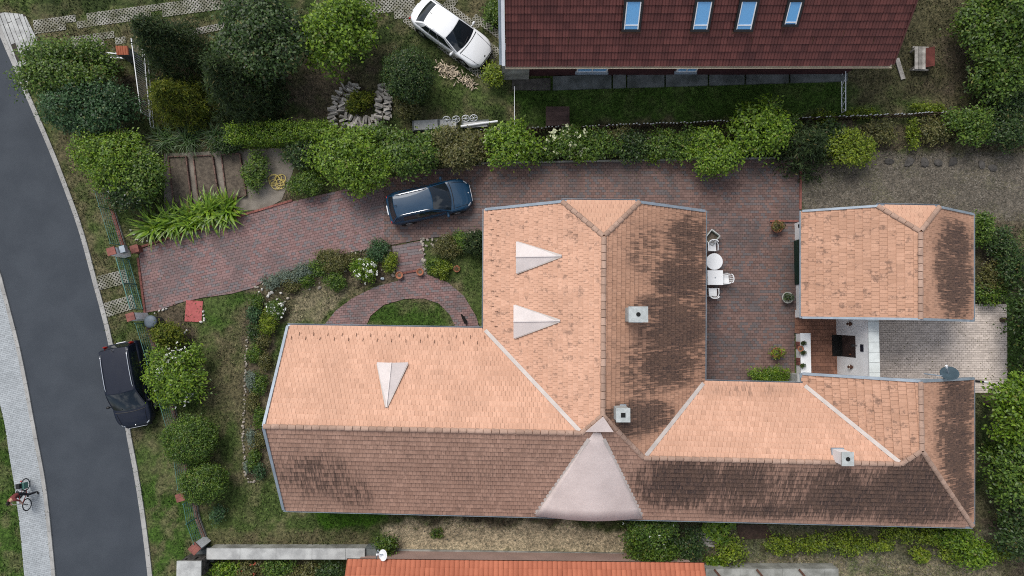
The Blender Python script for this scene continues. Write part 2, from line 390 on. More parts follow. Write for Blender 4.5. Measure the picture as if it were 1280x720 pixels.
# ------------------------------------------------------------------ ground
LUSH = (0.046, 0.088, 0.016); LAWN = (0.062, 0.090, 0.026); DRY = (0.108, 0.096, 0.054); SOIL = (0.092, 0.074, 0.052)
SAND = (0.40, 0.335, 0.235); GRAV = (0.118, 0.103, 0.085); DKG = (0.034, 0.050, 0.016); STRAW = (0.185, 0.160, 0.105)
ROADR = [(-30, -40), (0, 44), (14, 76), (27, 107), (41, 140), (55, 172), (77, 227), (100, 292), (118, 359), (128, 395), (136, 430), (149, 485), (158, 540), (170, 605), (178, 660), (185, 719), (196, 830)]
ROADL = [(-120, 60), (-60, 185), (0, 338), (6, 358), (28, 445), (46, 540), (59, 612), (70, 719), (80, 830)]
WALKL = [(-150, 150), (-80, 300), (0, 498), (7, 539), (16, 590), (24, 645), (31, 719), (40, 830)]
REG = [  # (picture polygon, colour, edge softness in m, patchiness)
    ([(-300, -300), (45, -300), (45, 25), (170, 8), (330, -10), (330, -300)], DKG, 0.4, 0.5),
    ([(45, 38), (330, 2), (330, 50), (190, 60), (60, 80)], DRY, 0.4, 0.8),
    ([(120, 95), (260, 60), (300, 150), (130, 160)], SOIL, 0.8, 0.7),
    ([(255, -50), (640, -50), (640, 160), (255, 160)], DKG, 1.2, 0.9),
    ([(330, 70), (480, 70), (480, 155), (325, 158)], SOIL, 1.0, 0.9),
    ([(440, -10), (625, -10), (625, 95), (540, 60)], DRY, 0.8, 0.75),
    ([(540, 60), (640, 105), (640, 150), (520, 150)], LAWN, 0.7, 0.9),
    ([(643, 90), (1060, 80), (1060, 150), (643, 158)], LUSH, 0.5, 0.45),
    ([(1060, -60), (1400, -60), (1400, 140), (1060, 140)], (0.070, 0.064, 0.036), 0.6, 0.6),
    ([(1150, 60), (1230, 0), (1240, 120), (1180, 130)], SOIL, 0.8, 0.9),
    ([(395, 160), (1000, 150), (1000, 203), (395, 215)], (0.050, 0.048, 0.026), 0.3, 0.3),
    ([(1000, 150), (1400, 135), (1400, 190), (1000, 195)], SOIL, 0.4, 0.8),
    ([(1000, 192), (1100, 188), (1400, 182), (1400, 282), (1215, 280), (1000, 275)], GRAV, 0.4, 0.5),
    ([(1212, 275), (1400, 275), (1400, 800), (1212, 800)], SOIL, 0.5, 0.9),
    ([(1256, 370), (1278, 370), (1280, 480), (1258, 500)], LUSH, 0.2, 0.4),
    ([(1216, 490), (1245, 490), (1250, 620), (1216, 640)], DKG, 0.3, 0.8),
    ([(205, 190), (365, 185), (365, 262), (210, 300)], SOIL, 0.2, 0.3),
    ([(250, 400), (325, 390), (325, 530), (270, 560), (245, 480)], DRY, 0.9, 0.95),
    ([(300, 400), (345, 395), (345, 600), (308, 606)], SOIL, 0.25, 0.6),
    ([(305, 345), (360, 325), (500, 298), (500, 350), (420, 365), (360, 405), (305, 405)], SOIL, 0.2, 0.6),
    ([(362, 352), (445, 345), (450, 368), (412, 405), (358, 408)], STRAW, 0.35, 0.7),
    ([(195, 385), (232, 378), (262, 420), (205, 440)], SOIL, 0.3, 0.6),
    ([(225, 400), (250, 375), (320, 362), (300, 400), (250, 425)], LUSH, 0.5, 0.9),
    ([(528, 318), (625, 300), (625, 425), (600, 420), (575, 360), (535, 345)], LAWN, 0.2, 0.5),
    ([(445, 415), (470, 380), (510, 370), (545, 375), (575, 415)], LUSH, 0.2, 0.75),
    ([(262, 600), (420, 625), (500, 640), (480, 690), (262, 690)], LAWN, 0.4, 1.0),
    ([(262, 660), (460, 660), (470, 690), (262, 690)], DRY, 0.4, 0.9),
    ([(392, 625), (505, 630), (480, 656), (440, 664), (390, 658)], (0.045, 0.105, 0.010), 0.25, 0.35),
    ([(468, 656), (560, 648), (790, 655), (790, 700), (468, 700)], SAND, 0.35, 0.15),
    ([(500, 630), (790, 630), (790, 652), (600, 662), (530, 656)], SOIL, 0.35, 0.9),
    ([(785, 640), (1260, 650), (1260, 760), (785, 760)], (0.105, 0.100, 0.070), 0.6, 0.9),
    ([(880, 690), (1260, 690), (1260, 760), (880, 760)], STRAW, 0.5, 1.1),
    ([(-200, 480), (30, 480), (40, 900), (-200, 900)], LUSH, 0.3, 0.85),
    ([(170, 500), (250, 610), (262, 690), (190, 760), (175, 640)], LUSH, 0.6, 1.0),
    ([(60, 230), (100, 235), (140, 400), (120, 390)], DRY, 0.4, 1.0),
]
_REGW = [(P2(p), c, s, k) for p, c, s, k in REG]
def ground_col(X, Y):
    n1 = fbm(X, Y, 0.45, 1); n2 = fbm(X, Y, 1.7, 5); n3 = fbm(X, Y, 5.0, 9, 3)
    t = np.clip((0.55 * n1 + 0.45 * n2 - 0.40) / 0.22, 0, 1)[..., None]
    C = np.array(LAWN) * (1 - t) + np.array(DRY) * t
    base = C.copy()
    for i, (poly, c, s, k) in enumerate(_REGW):
        xs = [q[0] for q in poly]; ys = [q[1] for q in poly]
        sel = (X > min(xs) - 2) & (X < max(xs) + 2) & (Y > min(ys) - 2) & (Y < max(ys) + 2)
        if not sel.any(): continue
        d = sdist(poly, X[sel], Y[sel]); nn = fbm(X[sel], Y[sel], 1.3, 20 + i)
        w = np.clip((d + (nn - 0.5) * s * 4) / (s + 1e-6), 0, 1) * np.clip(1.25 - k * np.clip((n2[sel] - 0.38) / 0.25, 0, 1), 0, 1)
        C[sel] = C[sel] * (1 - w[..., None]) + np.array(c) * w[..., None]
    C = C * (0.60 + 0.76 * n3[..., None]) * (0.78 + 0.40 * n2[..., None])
    return np.clip(C, 0.004, 0.6)
def axis(lo, hi, st):
    mid = np.arange(lo, hi + st / 2, st); far = np.array([3, 8, 20, 60, 150, 400, 1200, 3000.0])
    return np.concatenate([lo - far[::-1], mid, hi + far])
def make_ground():
    xs = axis(-33, 33, 0.15); ys = axis(-21, 22, 0.15); X, Y = np.meshgrid(xs, ys)
    Z = -0.045 + 0.03 * fbm(X, Y, 1.1, 40) + 0.012 * vn(X, Y, 4.0, 50); Z = np.minimum(Z, -0.012)
    V = np.stack([X, Y, Z], -1).reshape(-1, 3); nx = len(xs); ny = len(ys)
    i = np.arange(nx * ny).reshape(ny, nx)
    Fq = np.stack([i[:-1, :-1], i[:-1, 1:], i[1:, 1:], i[1:, :-1]], -1).reshape(-1, 4)
    m, nt, b = newmat('ground_grass_and_earth', 0.95, 0.15)
    at = N(nt, 'ShaderNodeVertexColor', layer_name='cover'); w = wpos(nt)
    f1 = nz(nt, w, 6, 5, 0.75); f2 = nz(nt, w, 17, 3, 0.7)
    c = mix(nt, 1.0, at.outputs[0], mix(nt, rng(nt, f1, 0.34, 0.66), (0.55, 0.58, 0.55), (1.45, 1.40, 1.32)), 'MULTIPLY')
    c = mix(nt, 1.0, c, mix(nt, rng(nt, f2, 0.32, 0.68), (0.60,) * 3, (1.40,) * 3), 'MULTIPLY')
    put(nt, b.inputs['Base Color'], c); bump(nt, b, mth(nt, 'ADD', f1, f2), 0.7, 0.06)
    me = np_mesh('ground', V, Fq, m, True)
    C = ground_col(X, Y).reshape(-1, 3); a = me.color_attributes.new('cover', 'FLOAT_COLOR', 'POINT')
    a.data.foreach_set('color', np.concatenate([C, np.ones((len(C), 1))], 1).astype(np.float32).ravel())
    return kind(add_obj('ground', me), 'structure')
make_ground()

# ------------------------------------------------------------------ roads
def dense(pl, step=0.4, z=0.0):
    pts = [P(x, y, 0) for x, y in pl]; out = []
    n = len(pts)
    for i in range(n - 1):       # Catmull-Rom
        p0 = pts[max(i - 1, 0)]; p1 = pts[i]; p2 = pts[i + 1]; p3 = pts[min(i + 2, n - 1)]
        k = max(1, int((p2 - p1).length / step))
        for j in range(k):
            t = j / k
            out.append(0.5 * ((2 * p1) + (p2 - p0) * t + (2 * p0 - 5 * p1 + 4 * p2 - p3) * t * t + (3 * p1 - p0 - 3 * p2 + p3) * t ** 3))
    out.append(pts[-1])
    for q in out: q.z = z
    return out
def resample(pl, n):
    L = [0]
    for a, b in zip(pl, pl[1:]): L.append(L[-1] + (b - a).length)
    out = []; j = 0
    for i in range(n):
        s = L[-1] * i / (n - 1)
        while j < len(pl) - 2 and L[j + 1] < s: j += 1
        t = (s - L[j]) / max(L[j + 1] - L[j], 1e-9); out.append(pl[j].lerp(pl[j + 1], t))
    return out
def ribbon(name, A, B, z, mat, n=80, k=None, thick=0.05):
    a = resample(A, n); b = resample(B, n); V = []; Fc = []
    for p, q in zip(a, b): V += [(p.x, p.y, z), (q.x, q.y, z)]
    Fc = [(2 * i, 2 * i + 1, 2 * i + 3, 2 * i + 2) for i in range(n - 1)]
    me = bpy.data.meshes.new(name); me.from_pydata(V, [], Fc); me.materials.append(mat); me.update()
    bm = bmesh.new(); bm.from_mesh(me); bmesh.ops.recalc_face_normals(bm, faces=bm.faces)
    if bm.faces and sum(f.normal.z for f in bm.faces) < 0: bmesh.ops.reverse_faces(bm, faces=bm.faces)
    bm.to_mesh(me); bm.free()
    return kind(add_obj(name, me), k or 'structure')
RR = dense(ROADR); RL = dense(ROADL); WL = dense(WALKL)
road = ribbon('road', RL, RR, 0.004, MT['asphalt'])
def kerb(line, name, side, w=0.20, z1=0.075, unit=1.0):
    root = thing(name, 'x', 'x'); del root['label'], root['category']; kind(root, 'structure')
    L = sum((b - a).length for a, b in zip(line, line[1:])); n = int(L / unit); pts = resample(line, n + 1)
    for a, b in zip(pts, pts[1:]):
        mid = (a + b) / 2
        if abs(mid.x) > 36 or abs(mid.y) > 24: continue
        d = (b - a).normalized(); s = Vector((-d.y, d.x, 0)) * side
        m = MB(); hz = random.uniform(-0.006, 0.006)
        q = [a + d * 0.006, b - d * 0.006, b - d * 0.006 + s * w, a + d * 0.006 + s * w]
        m.prism([(p.x, p.y) for p in q], -0.15, z1 + hz); m.build('kerb_stone', MT['kerb'], root)
    return root
kerb(RR, 'kerb_beside_gardens', -1 if (RR[5] - RR[0]).y > 0 else 1, 0.24, 0.06)
kerb(RL, 'kerb_beside_footway', 1 if (RL[5] - RL[0]).y > 0 else -1, 0.20, 0.07)

def pave(name, poly, angle, pw, pl, z, mat, gap=0.012, h=0.03, stagger=0.5, parent=None, jit=0.006, pieces=None, zbase=None, bed='structure'):
    """blocks laid in rows, cut along the outline; one joined part on a bed of sand"""
    ca, sa = math.cos(-angle), math.sin(-angle)
    loc = [(x * ca - y * sa, x * sa + y * ca) for x, y in poly]; cb, sb = math.cos(angle), math.sin(angle)
    if parent is None:
        m = MB(); m.prism(list(poly), z - h - 0.05, z - h + 0.012); parent = kind(m.build(name, MT['joint']), bed)
    x0 = min(p[0] for p in loc); x1 = max(p[0] for p in loc); y0 = min(p[1] for p in loc); y1 = max(p[1] for p in loc)
    mb = MB(); r = random.Random(hash(name) % 1000 if False else len(name) * 7)
    nr = int((y1 - y0) / pl) + 2
    for j in range(nr):
        yy = y0 + j * pl; off = (j % 2) * stagger * pw
        for i in range(-1, int((x1 - x0) / pw) + 2):
            xx = x0 + i * pw + off
            a, b, c, d = xx + gap / 2, yy + gap / 2, xx + pw - gap / 2, yy + pl - gap / 2
            k = [inside(loc, *q) for q in ((a, b), (c, b), (c, d), (a, d))]
            if all(k): pg = [(a, b), (c, b), (c, d), (a, d)]
            else:
                if not any(k) and not any(a < q[0] < c and b < q[1] < d for q in loc) and not inside(loc, (a + c) / 2, (b + d) / 2): continue
                pg = dedupe(clip_rect(loc, a, b, c, d))
                if len(pg) < 3 or abs(area2(pg)) < 0.10 * pw * pl: continue
                if area2(pg) < 0: pg = pg[::-1]
            zt = z + r.uniform(-jit, jit); tx = r.uniform(-0.02, 0.02); n = len(pg)
            w = [(x * cb - y * sb, x * sb + y * cb) for x, y in pg]
            vs = [(p[0], p[1], z - h) for p in w] + [(p[0], p[1], zt + tx * (q[0] - xx)) for p, q in zip(w, pg)]
            fs = [tuple(range(n, 2 * n))] + [(q, (q + 1) % n, n + (q + 1) % n, n + q) for q in range(n)]
            if pieces:
                t = MB(); t.add(vs, fs); t.build(pieces, mat, parent)
            else: mb.add(vs, fs)
    if not pieces: kind(mb.build('paving_blocks', mat, parent), 'stuff')
    return parent
# footway left of the road
def clipy(line, lo=-22, hi=22): return [p for p in line if lo < p.y < hi and p.x > -36]
wl = clipy(WL); off = [p + Vector((-0.22, 0, 0)) for p in clipy(RL)]
pave('footway', [(p.x, p.y) for p in wl[::4]] + [(p.x, p.y) for p in off[::-4]], math.radians(13), 0.20, 0.10, 0.045, MT['walk'], gap=0.008, h=0.04, jit=0.003)
# drive, court and paths
DW = [(174, 320), (178, 311), (215, 298), (262, 285), (312, 268), (365, 252), (400, 244), (430, 237), (480, 223), (480, 308), (440, 315), (400, 325), (360, 340), (330, 352), (316, 360), (290, 367), (255, 372), (230, 377), (198, 388), (182, 391)]
DE = [(480, 223), (540, 212), (600, 206), (700, 204), (860, 201), (1000, 199), (1000, 400), (993, 400), (993, 487), (860, 487), (860, 284), (620, 284), (607, 288), (530, 299), (490, 306), (480, 308)]
pave('driveway', P2(DW), math.radians(13), 0.225, 0.145, 0.03, MT['drive'])
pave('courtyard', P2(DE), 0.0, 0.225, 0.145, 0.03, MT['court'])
pave('garden_steps', P2([(490, 308), (527, 301), (534, 343), (498, 351)]), math.radians(8), 0.40, 0.16, 0.045, MT['drive'], h=0.04)
pave('garden_path', P2([(400, 422), (404, 408), (420, 388), (440, 373), (470, 358), (498, 351), (534, 343), (560, 353), (580, 370), (595, 395), (604, 424), (577, 424), (562, 393), (548, 379), (530, 373), (505, 374), (480, 381), (463, 395), (452, 422)]), math.radians(4), 0.21, 0.13, 0.028, MT['drive'])
pave('rear_patio', P2([(1085, 396), (1170, 396), (1212, 380), (1258, 380), (1259, 491), (1085, 491)]), 0.0, 0.22, 0.12, 0.03, MT['patio'])
pave('gate_terrace', P2([(993, 386), (1046, 386), (1046, 500), (1004, 500), (1004, 417), (993, 417)]), 0.0, 0.27, 0.20, 0.055, MT['brickfloor'], h=0.05)
pave('parking_bay', P2([(-14, 14), (31, 18), (40, 36), (48, 53), (48, 60), (34, 72), (38, 92), (36, 108), (28, 98), (8, 52), (-6, 28)]), math.radians(112), 1.9, 0.24, 0.03, MT['concrete_lt'], gap=0.03, pieces='paving_plank', stagger=0.35)

# lattice grass pavers
def lattice_mesh():
    m = MB(); hw, hl = 0.195, 0.295; t = 0.030
    for sgn in (1, -1):
        for k in range(-4, 5):
            c = k * 0.2; d = (0.7071, 0.7071 * sgn); nrm = (-d[1], d[0])
            o = (c, 0)
            q = [(o[0] + d[0] * e + nrm[0] * f, o[1] + d[1] * e + nrm[1] * f) for e, f in ((-1, -t), (1, -t), (1, t), (-1, t))]
            pg = dedupe(clip_rect(q, -hl, -hw, hl, hw))
            if len(pg) >= 3:
                if area2(pg) < 0: pg = pg[::-1]
                m.prism(pg, 0, 0.05 + (0.003 if sgn > 0 else 0))
    return m.mesh('grid_paver', MT['grid'])
LAT = lattice_mesh()
def lattice(name, a, b, width, z=-0.036, keep=0.90):
    root = thing(name, 'x', 'x'); del root['label'], root['category']; kind(root, 'structure')
    A, B = P(*a), P(*b); d = (B - A).normalized(); s = Vector((-d.y, d.x, 0)); L = (B - A).length; w = PX(width)
    nr = max(1, round(w / 0.4)); r = random.Random(len(name))
    for i in range(int(L / 0.6)):
        for j in range(nr):
            if r.random() > keep: continue
            p = A + d * (0.6 * i + 0.3) + s * ((j - (nr - 1) / 2) * 0.4)
            o = add_obj('grid_paver', LAT, root, (p.x, p.y, z + r.uniform(-0.008, 0.006))); o.rotation_euler = (r.uniform(-.02, .02), r.uniform(-.02, .02), math.atan2(d.y, d.x))
lattice('grass_paver_track', (42, 34), (330, -4), 18)
lattice('grass_paver_track', (90, 55), (165, 44), 14); lattice('grass_paver_track', (228, 43), (296, 29), 10)
lattice('grass_paver_track', (438, 15), (528, 8), 26, keep=0.9)
lattice('car_stand', (522, 2), (625, 78), 66, z=-0.046, keep=0.7)
lattice('wheel_track', (119, 355), (172, 342), 14, -.02, 1.0); lattice('wheel_track', (128, 389), (180, 373), 15, -.02, 1.0)

# ------------------------------------------------------------------ roofs
def tilemat(name, c_lo, c_hi, axis_, blobs, z=3.4, dirt=(0.036, 0.026, 0.024), wash=None, speck=0.0):
    """fired clay, a shade for every tile, lichen and soot in streaks down the fall of the roof"""
    m, nt, b = newmat(name, 0.85, 0.25); r = rand(nt); w = wpos(nt)
    c = mix(nt, r, tuple(q * 0.98 for q in c_lo), c_hi); c = mix(nt, rng(nt, mth(nt, 'FRACT', mth(nt, 'MULTIPLY', r, 17.3)), 0.90, 1.0, 0, 0.28), c, tuple(q * 0.62 for q in c_lo))
    big = rng(nt, nz(nt, w, 0.5, 4), 0.35, 0.7)
    c = mix(nt, mth(nt, 'MULTIPLY', big, 0.35), c, tuple(q * 0.74 for q in c_lo))
    if wash: c = mix(nt, wash[1], c, wash[0])
    st = nz(nt, vscale(nt, w, (1.0, 13.0, 1.0) if axis_ == 'x' else (13.0, 1.0, 1.0)), 1.0, 5, 0.65)
    mask = None
    for (px, py, rx, ry, k) in blobs:
        q = P(px, py, z); s = N(nt, 'ShaderNodeVectorMath', operation='SUBTRACT'); put(nt, s.inputs[0], w); s.inputs[1].default_value = (q.x, q.y, 0)
        sc = vscale(nt, s.outputs[0], (1 / PX(rx, z), 1 / PX(ry, z), 0)); ln = N(nt, 'ShaderNodeVectorMath', operation='LENGTH'); put(nt, ln.inputs[0], sc)
        e = rng(nt, ln.outputs['Value'], 1.25, 0.25, 0.0, k); mask = e if mask is None else mth(nt, 'MAXIMUM', mask, e)
    if mask is not None:
        c = mix(nt, mth(nt, 'MULTIPLY', mask, 0.45), c, (0.185, 0.105, 0.074))
        t = rng(nt, mth(nt, 'ADD', mth(nt, 'ADD', st, mth(nt, 'MULTIPLY', r, 0.22)), mth(nt, 'MULTIPLY', mask, 0.34)), 0.60, 0.88); fine = nz(nt, w, 13, 4, 0.75); t = mth(nt, 'MULTIPLY', mth(nt, 'MULTIPLY', t, rng(nt, mask, 0.0, 0.4)), rng(nt, fine, 0.25, 0.65, 0.62, 1.0)); c = mix(nt, t, c, mix(nt, r, dirt, (0.085, 0.052, 0.038)))
    if speck:
        t = rng(nt, mth(nt, 'ADD', nz(nt, w, 2.6, 5, 0.75), mth(nt, 'MULTIPLY', r, 0.12)), 0.585, 0.74, 0, speck); c = mix(nt, t, c, (0.10, 0.062, 0.048))
    c = mix(nt, 1.0, c, mix(nt, nz(nt, w, 26, 3), (0.80,) * 3, (1.16,) * 3), 'MULTIPLY')
    put(nt, b.inputs['Base Color'], c); bump(nt, b, nz(nt, w, 45, 2), 0.25, 0.01); return m
CL, CH = (0.555, 0.318, 0.216), (0.645, 0.380, 0.264)
MT['t_n'] = tilemat('clay_tile_pale', CL, CH, 'y', [(940, 489, 80, 12, 0.22)], speck=0.10)
MT['t_w'] = tilemat('clay_tile_pale_speckled', CL, CH, 'x', [], speck=0.55)
MT['t_cw'] = tilemat('clay_tile_orange', (0.46, 0.260, 0.172), (0.56, 0.325, 0.220), 'x', [], speck=0.65)
MT['t_e'] = tilemat('clay_tile_sooty', (0.40, 0.222, 0.145), (0.52, 0.295, 0.195), 'x', [(872, 370, 75, 140, .6), (800, 320, 40, 50, .35), (800, 460, 50, 50, .5), (1175, 330, 40, 70, .6), (1180, 530, 40, 80, .7), (860, 300, 45, 40, .8), (850, 350, 50, 40, 1), (845, 410, 60, 45, 1), (830, 455, 55, 35, .95), (790, 515, 60, 26, .9), (820, 385, 45, 20, .8), (1192, 305, 40, 34, 1), (1190, 355, 46, 55, .95), (1195, 500, 46, 45, .95), (1192, 560, 42, 60, 1), (1205, 620, 30, 45, 1)], speck=0.4)
MT['t_s'] = tilemat('clay_tile_brown', (0.30, 0.178, 0.130), (0.42, 0.255, 0.188), 'y', [(1000, 615, 200, 50, .50), (400, 590, 70, 44, .42), (440, 615, 40, 30, .42), (590, 585, 60, 40, .2), (845, 600, 66, 44, 1), (920, 600, 60, 40, .8), (1060, 622, 90, 36, 1.0), (1130, 605, 75, 50, 1.0), (1040, 600, 60, 30, .7), (960, 640, 90, 14, .8), (1150, 640, 80, 22, 1)], speck=0.45)  # east and south bases: real weathering plus away-from-sun shade put into the colour
MT['t_hip'] = tilemat('clay_tile_hip', CL, (0.58, 0.345, 0.235), 'y', [], speck=0.15)
MT['t_ridge'] = tilemat('ridge_tile', (0.33, 0.215, 0.160), (0.47, 0.315, 0.24), 'y', [], speck=0.35)
MT['deck'] = plain('roof_batten_shade', (0.10, 0.060, 0.045), 0.95, 0.1)

def plane_from(a, b, pitch, toward):
    a = Vector(a); b = Vector(b); d = (b - a); d.z = 0; d.normalize(); s = Vector((-d.y, d.x, 0))
    if (Vector((*toward, a.z)) - a).dot(s) < 0: s = -s
    n = Vector((-s.x * math.sin(pitch), -s.y * math.sin(pitch), math.cos(pitch)))
    return n, n.dot(a)
def vplane(a, b):
    a = Vector(a); b = Vector(b); d = (b - a); d.z = 0; d.normalize(); n = Vector((-d.y, d.x, 0)); return n, n.dot(a)
def X3(p, q, r):
    M = Matrix((p[0], q[0], r[0])); return M.inverted() @ Vector((p[1], q[1], r[1]))
def zplane(z): return Vector((0, 0, 1)), z

TILES_LEFT = {}
def tile_slope(roof, poly, plane, mat, tw, tl, lift=0.035, pick=0, profile=None, stagger=0.5, wave=None, picks=None):
    """lay tiles course by course up the slope; the ones cut by hips and valleys are trimmed"""
    n = plane[0]; u = Vector((0, 0, 1)).cross(n).normalized(); v = n.cross(u).normalized()
    if v.z < 0: v = -v; u = -u
    low = min(poly, key=lambda p: p.z); o = low
    loc = [((p - o).dot(u), (p - o).dot(v)) for p in poly]
    x0 = min(p[0] for p in loc); x1 = max(p[0] for p in loc); y1 = max(p[1] for p in loc)
    full = []; mb = MB(); rr = random.Random(int(tw * 1000 + len(poly)))
    def hz(y): return 0.02 + lift * (1 - y / tl)
    for j in range(int(y1 / tl) + 2):
        yy = -0.06 + j * tl; off = (j % 2) * tw * stagger
        for i in range(-1, int((x1 - x0) / tw) + 2):
            xx = x0 + i * tw + off; g = 0.004
            a, b, c, d = xx + g, yy, xx + tw - g, yy + tl
            pp = loc
            k = [inside(loc, *q) for q in ((a, max(b, 0.001)), (c, max(b, 0.001)), (c, d), (a, d))]
            if all(k):
                full.append((xx, yy)); continue
            if not any(k) and not inside(loc, (a + c) / 2, (b + d) / 2) and not any(a < q[0] < c and b < q[1] < d for q in loc): continue
            pg = dedupe(clip_rect(loc, a, b, c, d))
            if len(pg) < 3 or abs(area2(pg)) < 0.04 * tw * tl: continue
            if area2(pg) < 0: pg = pg[::-1]
            m = len(pg); vs = [o + u * p[0] + v * p[1] + n * (-0.02) for p in pg] + [o + u * p[0] + v * p[1] + n * hz(p[1] - yy) for p in pg]
            mb.add(vs, [tuple(range(m, 2 * m))] + [(q, (q + 1) % m, m + (q + 1) % m, m + q) for q in range(m)])
    tm = MB(); w = tw / 2 - 0.004
    if wave:
        xs = [-w + 2 * w * q / wave[1] for q in range(wave[1] + 1)]; prof = [(x, wave[0] * abs(math.sin(math.pi * wave[2] * (x + w) / (2 * w)))) for x in xs]
    else: prof = [(-w, 0), (w, 0)]
    k = len(prof); vs = []; th = 0.022
    for y, h in ((0.0, hz(0)), (tl + 0.01, hz(tl))):
        vs += [(x, y, h + e) for x, e in prof]
    vs += [(x, 0, hz(0) + e - th - 0.01) for x, e in prof]
    fs = [(q, q + 1, k + q + 1, k + q) for q in range(k - 1)] + [(2 * k + q, 2 * k + q + 1, q + 1, q) for q in range(k - 1)]
    bl, br = len(vs), len(vs) + 1
    vs += [(-w, tl, -0.02), (w, tl, -0.02)]
    fs += [(2 * k, 0, k, bl), (k - 1, 3 * k - 1, br, 2 * k - 1)]
    tm.add(vs, fs); me = None
    full = [(xx + tw / 2, yy, o + u * (xx + tw / 2) + v * (yy + tl / 2)) for xx, yy in full]
    if picks: full.sort(key=lambda t: (t[2] - Vector((picks[0], picks[1], H))).length)
    R3 = Matrix((u, v, n)).transposed()
    for idx, (cx, yy, mid) in enumerate(full):
        rot = Matrix.Rotation(rr.uniform(-0.012, 0.012), 3, 'Z') @ Matrix.Rotation(rr.uniform(-0.010, 0.014), 3, 'X')
        pos = o + u * cx + v * yy + n * rr.uniform(-0.003, 0.006)
        if idx < pick:
            if me is None: me = tm.mesh('tile', mat)
            q = add_obj('tile', me, roof); q.matrix_local = Matrix.Translation(pos) @ (R3 @ rot).to_4x4()
        else:
            A = R3 @ rot; mb.add([A @ Vector(p) + pos for p in tm.v], tm.f)
    if mb.v: kind(mb.build('tile_field', mat, roof), 'stuff')
def deck(mb, poly, n, t=0.14):
    m = len(poly); dn = n * -0.01
    mb.add([p + dn - Vector((0, 0, t)) for p in poly] + [p + dn for p in poly], [tuple(range(m - 1, -1, -1)), tuple(range(m, 2 * m))] + [(q, (q + 1) % m, m + (q + 1) % m, m + q) for q in range(m)])
def fixn(mb):
    bm = bmesh.new(); me = mb.mesh('tmp', []); bm.from_mesh(me); bmesh.ops.recalc_face_normals(bm, faces=bm.faces); bm.to_mesh(me); bm.free(); return me
def ridge_mesh(mat, r=0.115, L=0.39):
    m = MB(); n = 6; vs = []
    for x, q in ((0, r * 1.1), (L, r * 0.94)):
        for i in range(n + 1):
            t = math.pi * i / n; vs.append((x, q * math.cos(t), q * 0.75 * math.sin(t)))
    for x, q in ((0, r * 0.85),):
        for i in range(n + 1):
            t = math.pi * i / n; vs.append((x, q * math.cos(t), q * 0.6 * math.sin(t)))
    k = n + 1
    m.add(vs, [(i, i + 1, k + i + 1, k + i) for i in range(n)] + [(2 * k + i, 2 * k + i + 1, i + 1, i) for i in range(n)])
    return m.mesh('ridge_tile', mat)
RIDGE = ridge_mesh(MT['t_ridge'])
def ridge_run(roof, a, b, lift=0.03, step=0.37, me=None):
    a = Vector(a); b = Vector(b); d = (b - a); L = d.length; d.normalize(); s = Vector((0, 0, 1)).cross(d).normalized(); up = d.cross(s)
    n = max(1, round(L / step)); R = Matrix((d, s, up)).transposed()
    for i in range(n):
        p = a + d * (L * i / n) + Vector((0, 0, lift + random.uniform(-.006, .01)))
        q = add_obj('ridge_tile', me or RIDGE, roof)
        q.matrix_local = Matrix.Translation(p) @ (R @ Matrix.Rotation(random.uniform(-.03, .03), 3, 'Z')).to_4x4() @ Matrix.Scale(L / n / 0.39 * 0.93, 4, (1, 0, 0))
def gutter(house, a, b, outward, mat=None, r=0.075):
    a = Vector(a); b = Vector(b); d = (b - a).normalized(); o = Vector((*outward, 0)).normalized(); m = MB(); vs = []; n = 6
    c = o * r + Vector((0, 0, 0.005))
    for p in (a - d * 0.03, b + d * 0.03):
        for q, sg in ((r, 1), (r * 0.84, -1)):
            for i in range(n + 1):
                t = math.pi + math.pi * i / n; vs.append(p + c + o * (q * math.cos(t)) + Vector((0, 0, q * math.sin(t))))
    k = n + 1
    for i in range(n):
        m.add([], []); m.f.append([i, i + 1, 2 * k + i + 1, 2 * k + i]); m.m.append(0); m.f.append([k + i, 3 * k + i, 3 * k + i + 1, k + i + 1]); m.m.append(0)
    for e in (0, n): m.f.append([e, k + e, 3 * k + e, 2 * k + e]); m.m.append(0)
    m.v = [tuple(v) for v in vs]
    return m.build('gutter', mat or MT['zinc'], house)
def strip(house, name, a, b, w, h, mat, lift=0.0):
    m = MB(); a = Vector(a) + Vector((0, 0, lift)); b = Vector(b) + Vector((0, 0, lift)); m.bar(a, b, w, h); return m.build(name, mat, house)
def chimney(house, px, py, ztop, sx, sy, plane, mat, flue='round', crown=True, cmat=None):
    q = P(px, py, ztop); zb = (plane[1] - plane[0].x * q.x - plane[0].y * q.y) / plane[0].z - 0.6
    m = MB(); m.box((q.x, q.y, (zb + ztop - 0.08) / 2), (sx * 0.9, sy * 0.9, ztop - 0.08 - zb)); ch = m.build('chimney', mat, house)
    m = MB(); m.box((q.x, q.y, ztop - 0.04), (sx, sy, 0.08)); m.build('chimney_cap', cmat or MT['chimney'], ch)
    m = MB()
    if flue == 'round': m.cyl((q.x, q.y, ztop - 0.02), (q.x, q.y, ztop + 0.012), 0.10, n=14)
    else: m.box((q.x, q.y, ztop), (0.2, 0.2, 0.024))
    m.build('flue_opening', MT['black'], ch)
    m = MB(); m.box((q.x, q.y, zb + 0.62), (sx * 1.05, sy * 1.05, 0.10)); m.build('flashing', MT['zinc'], ch)
    return ch

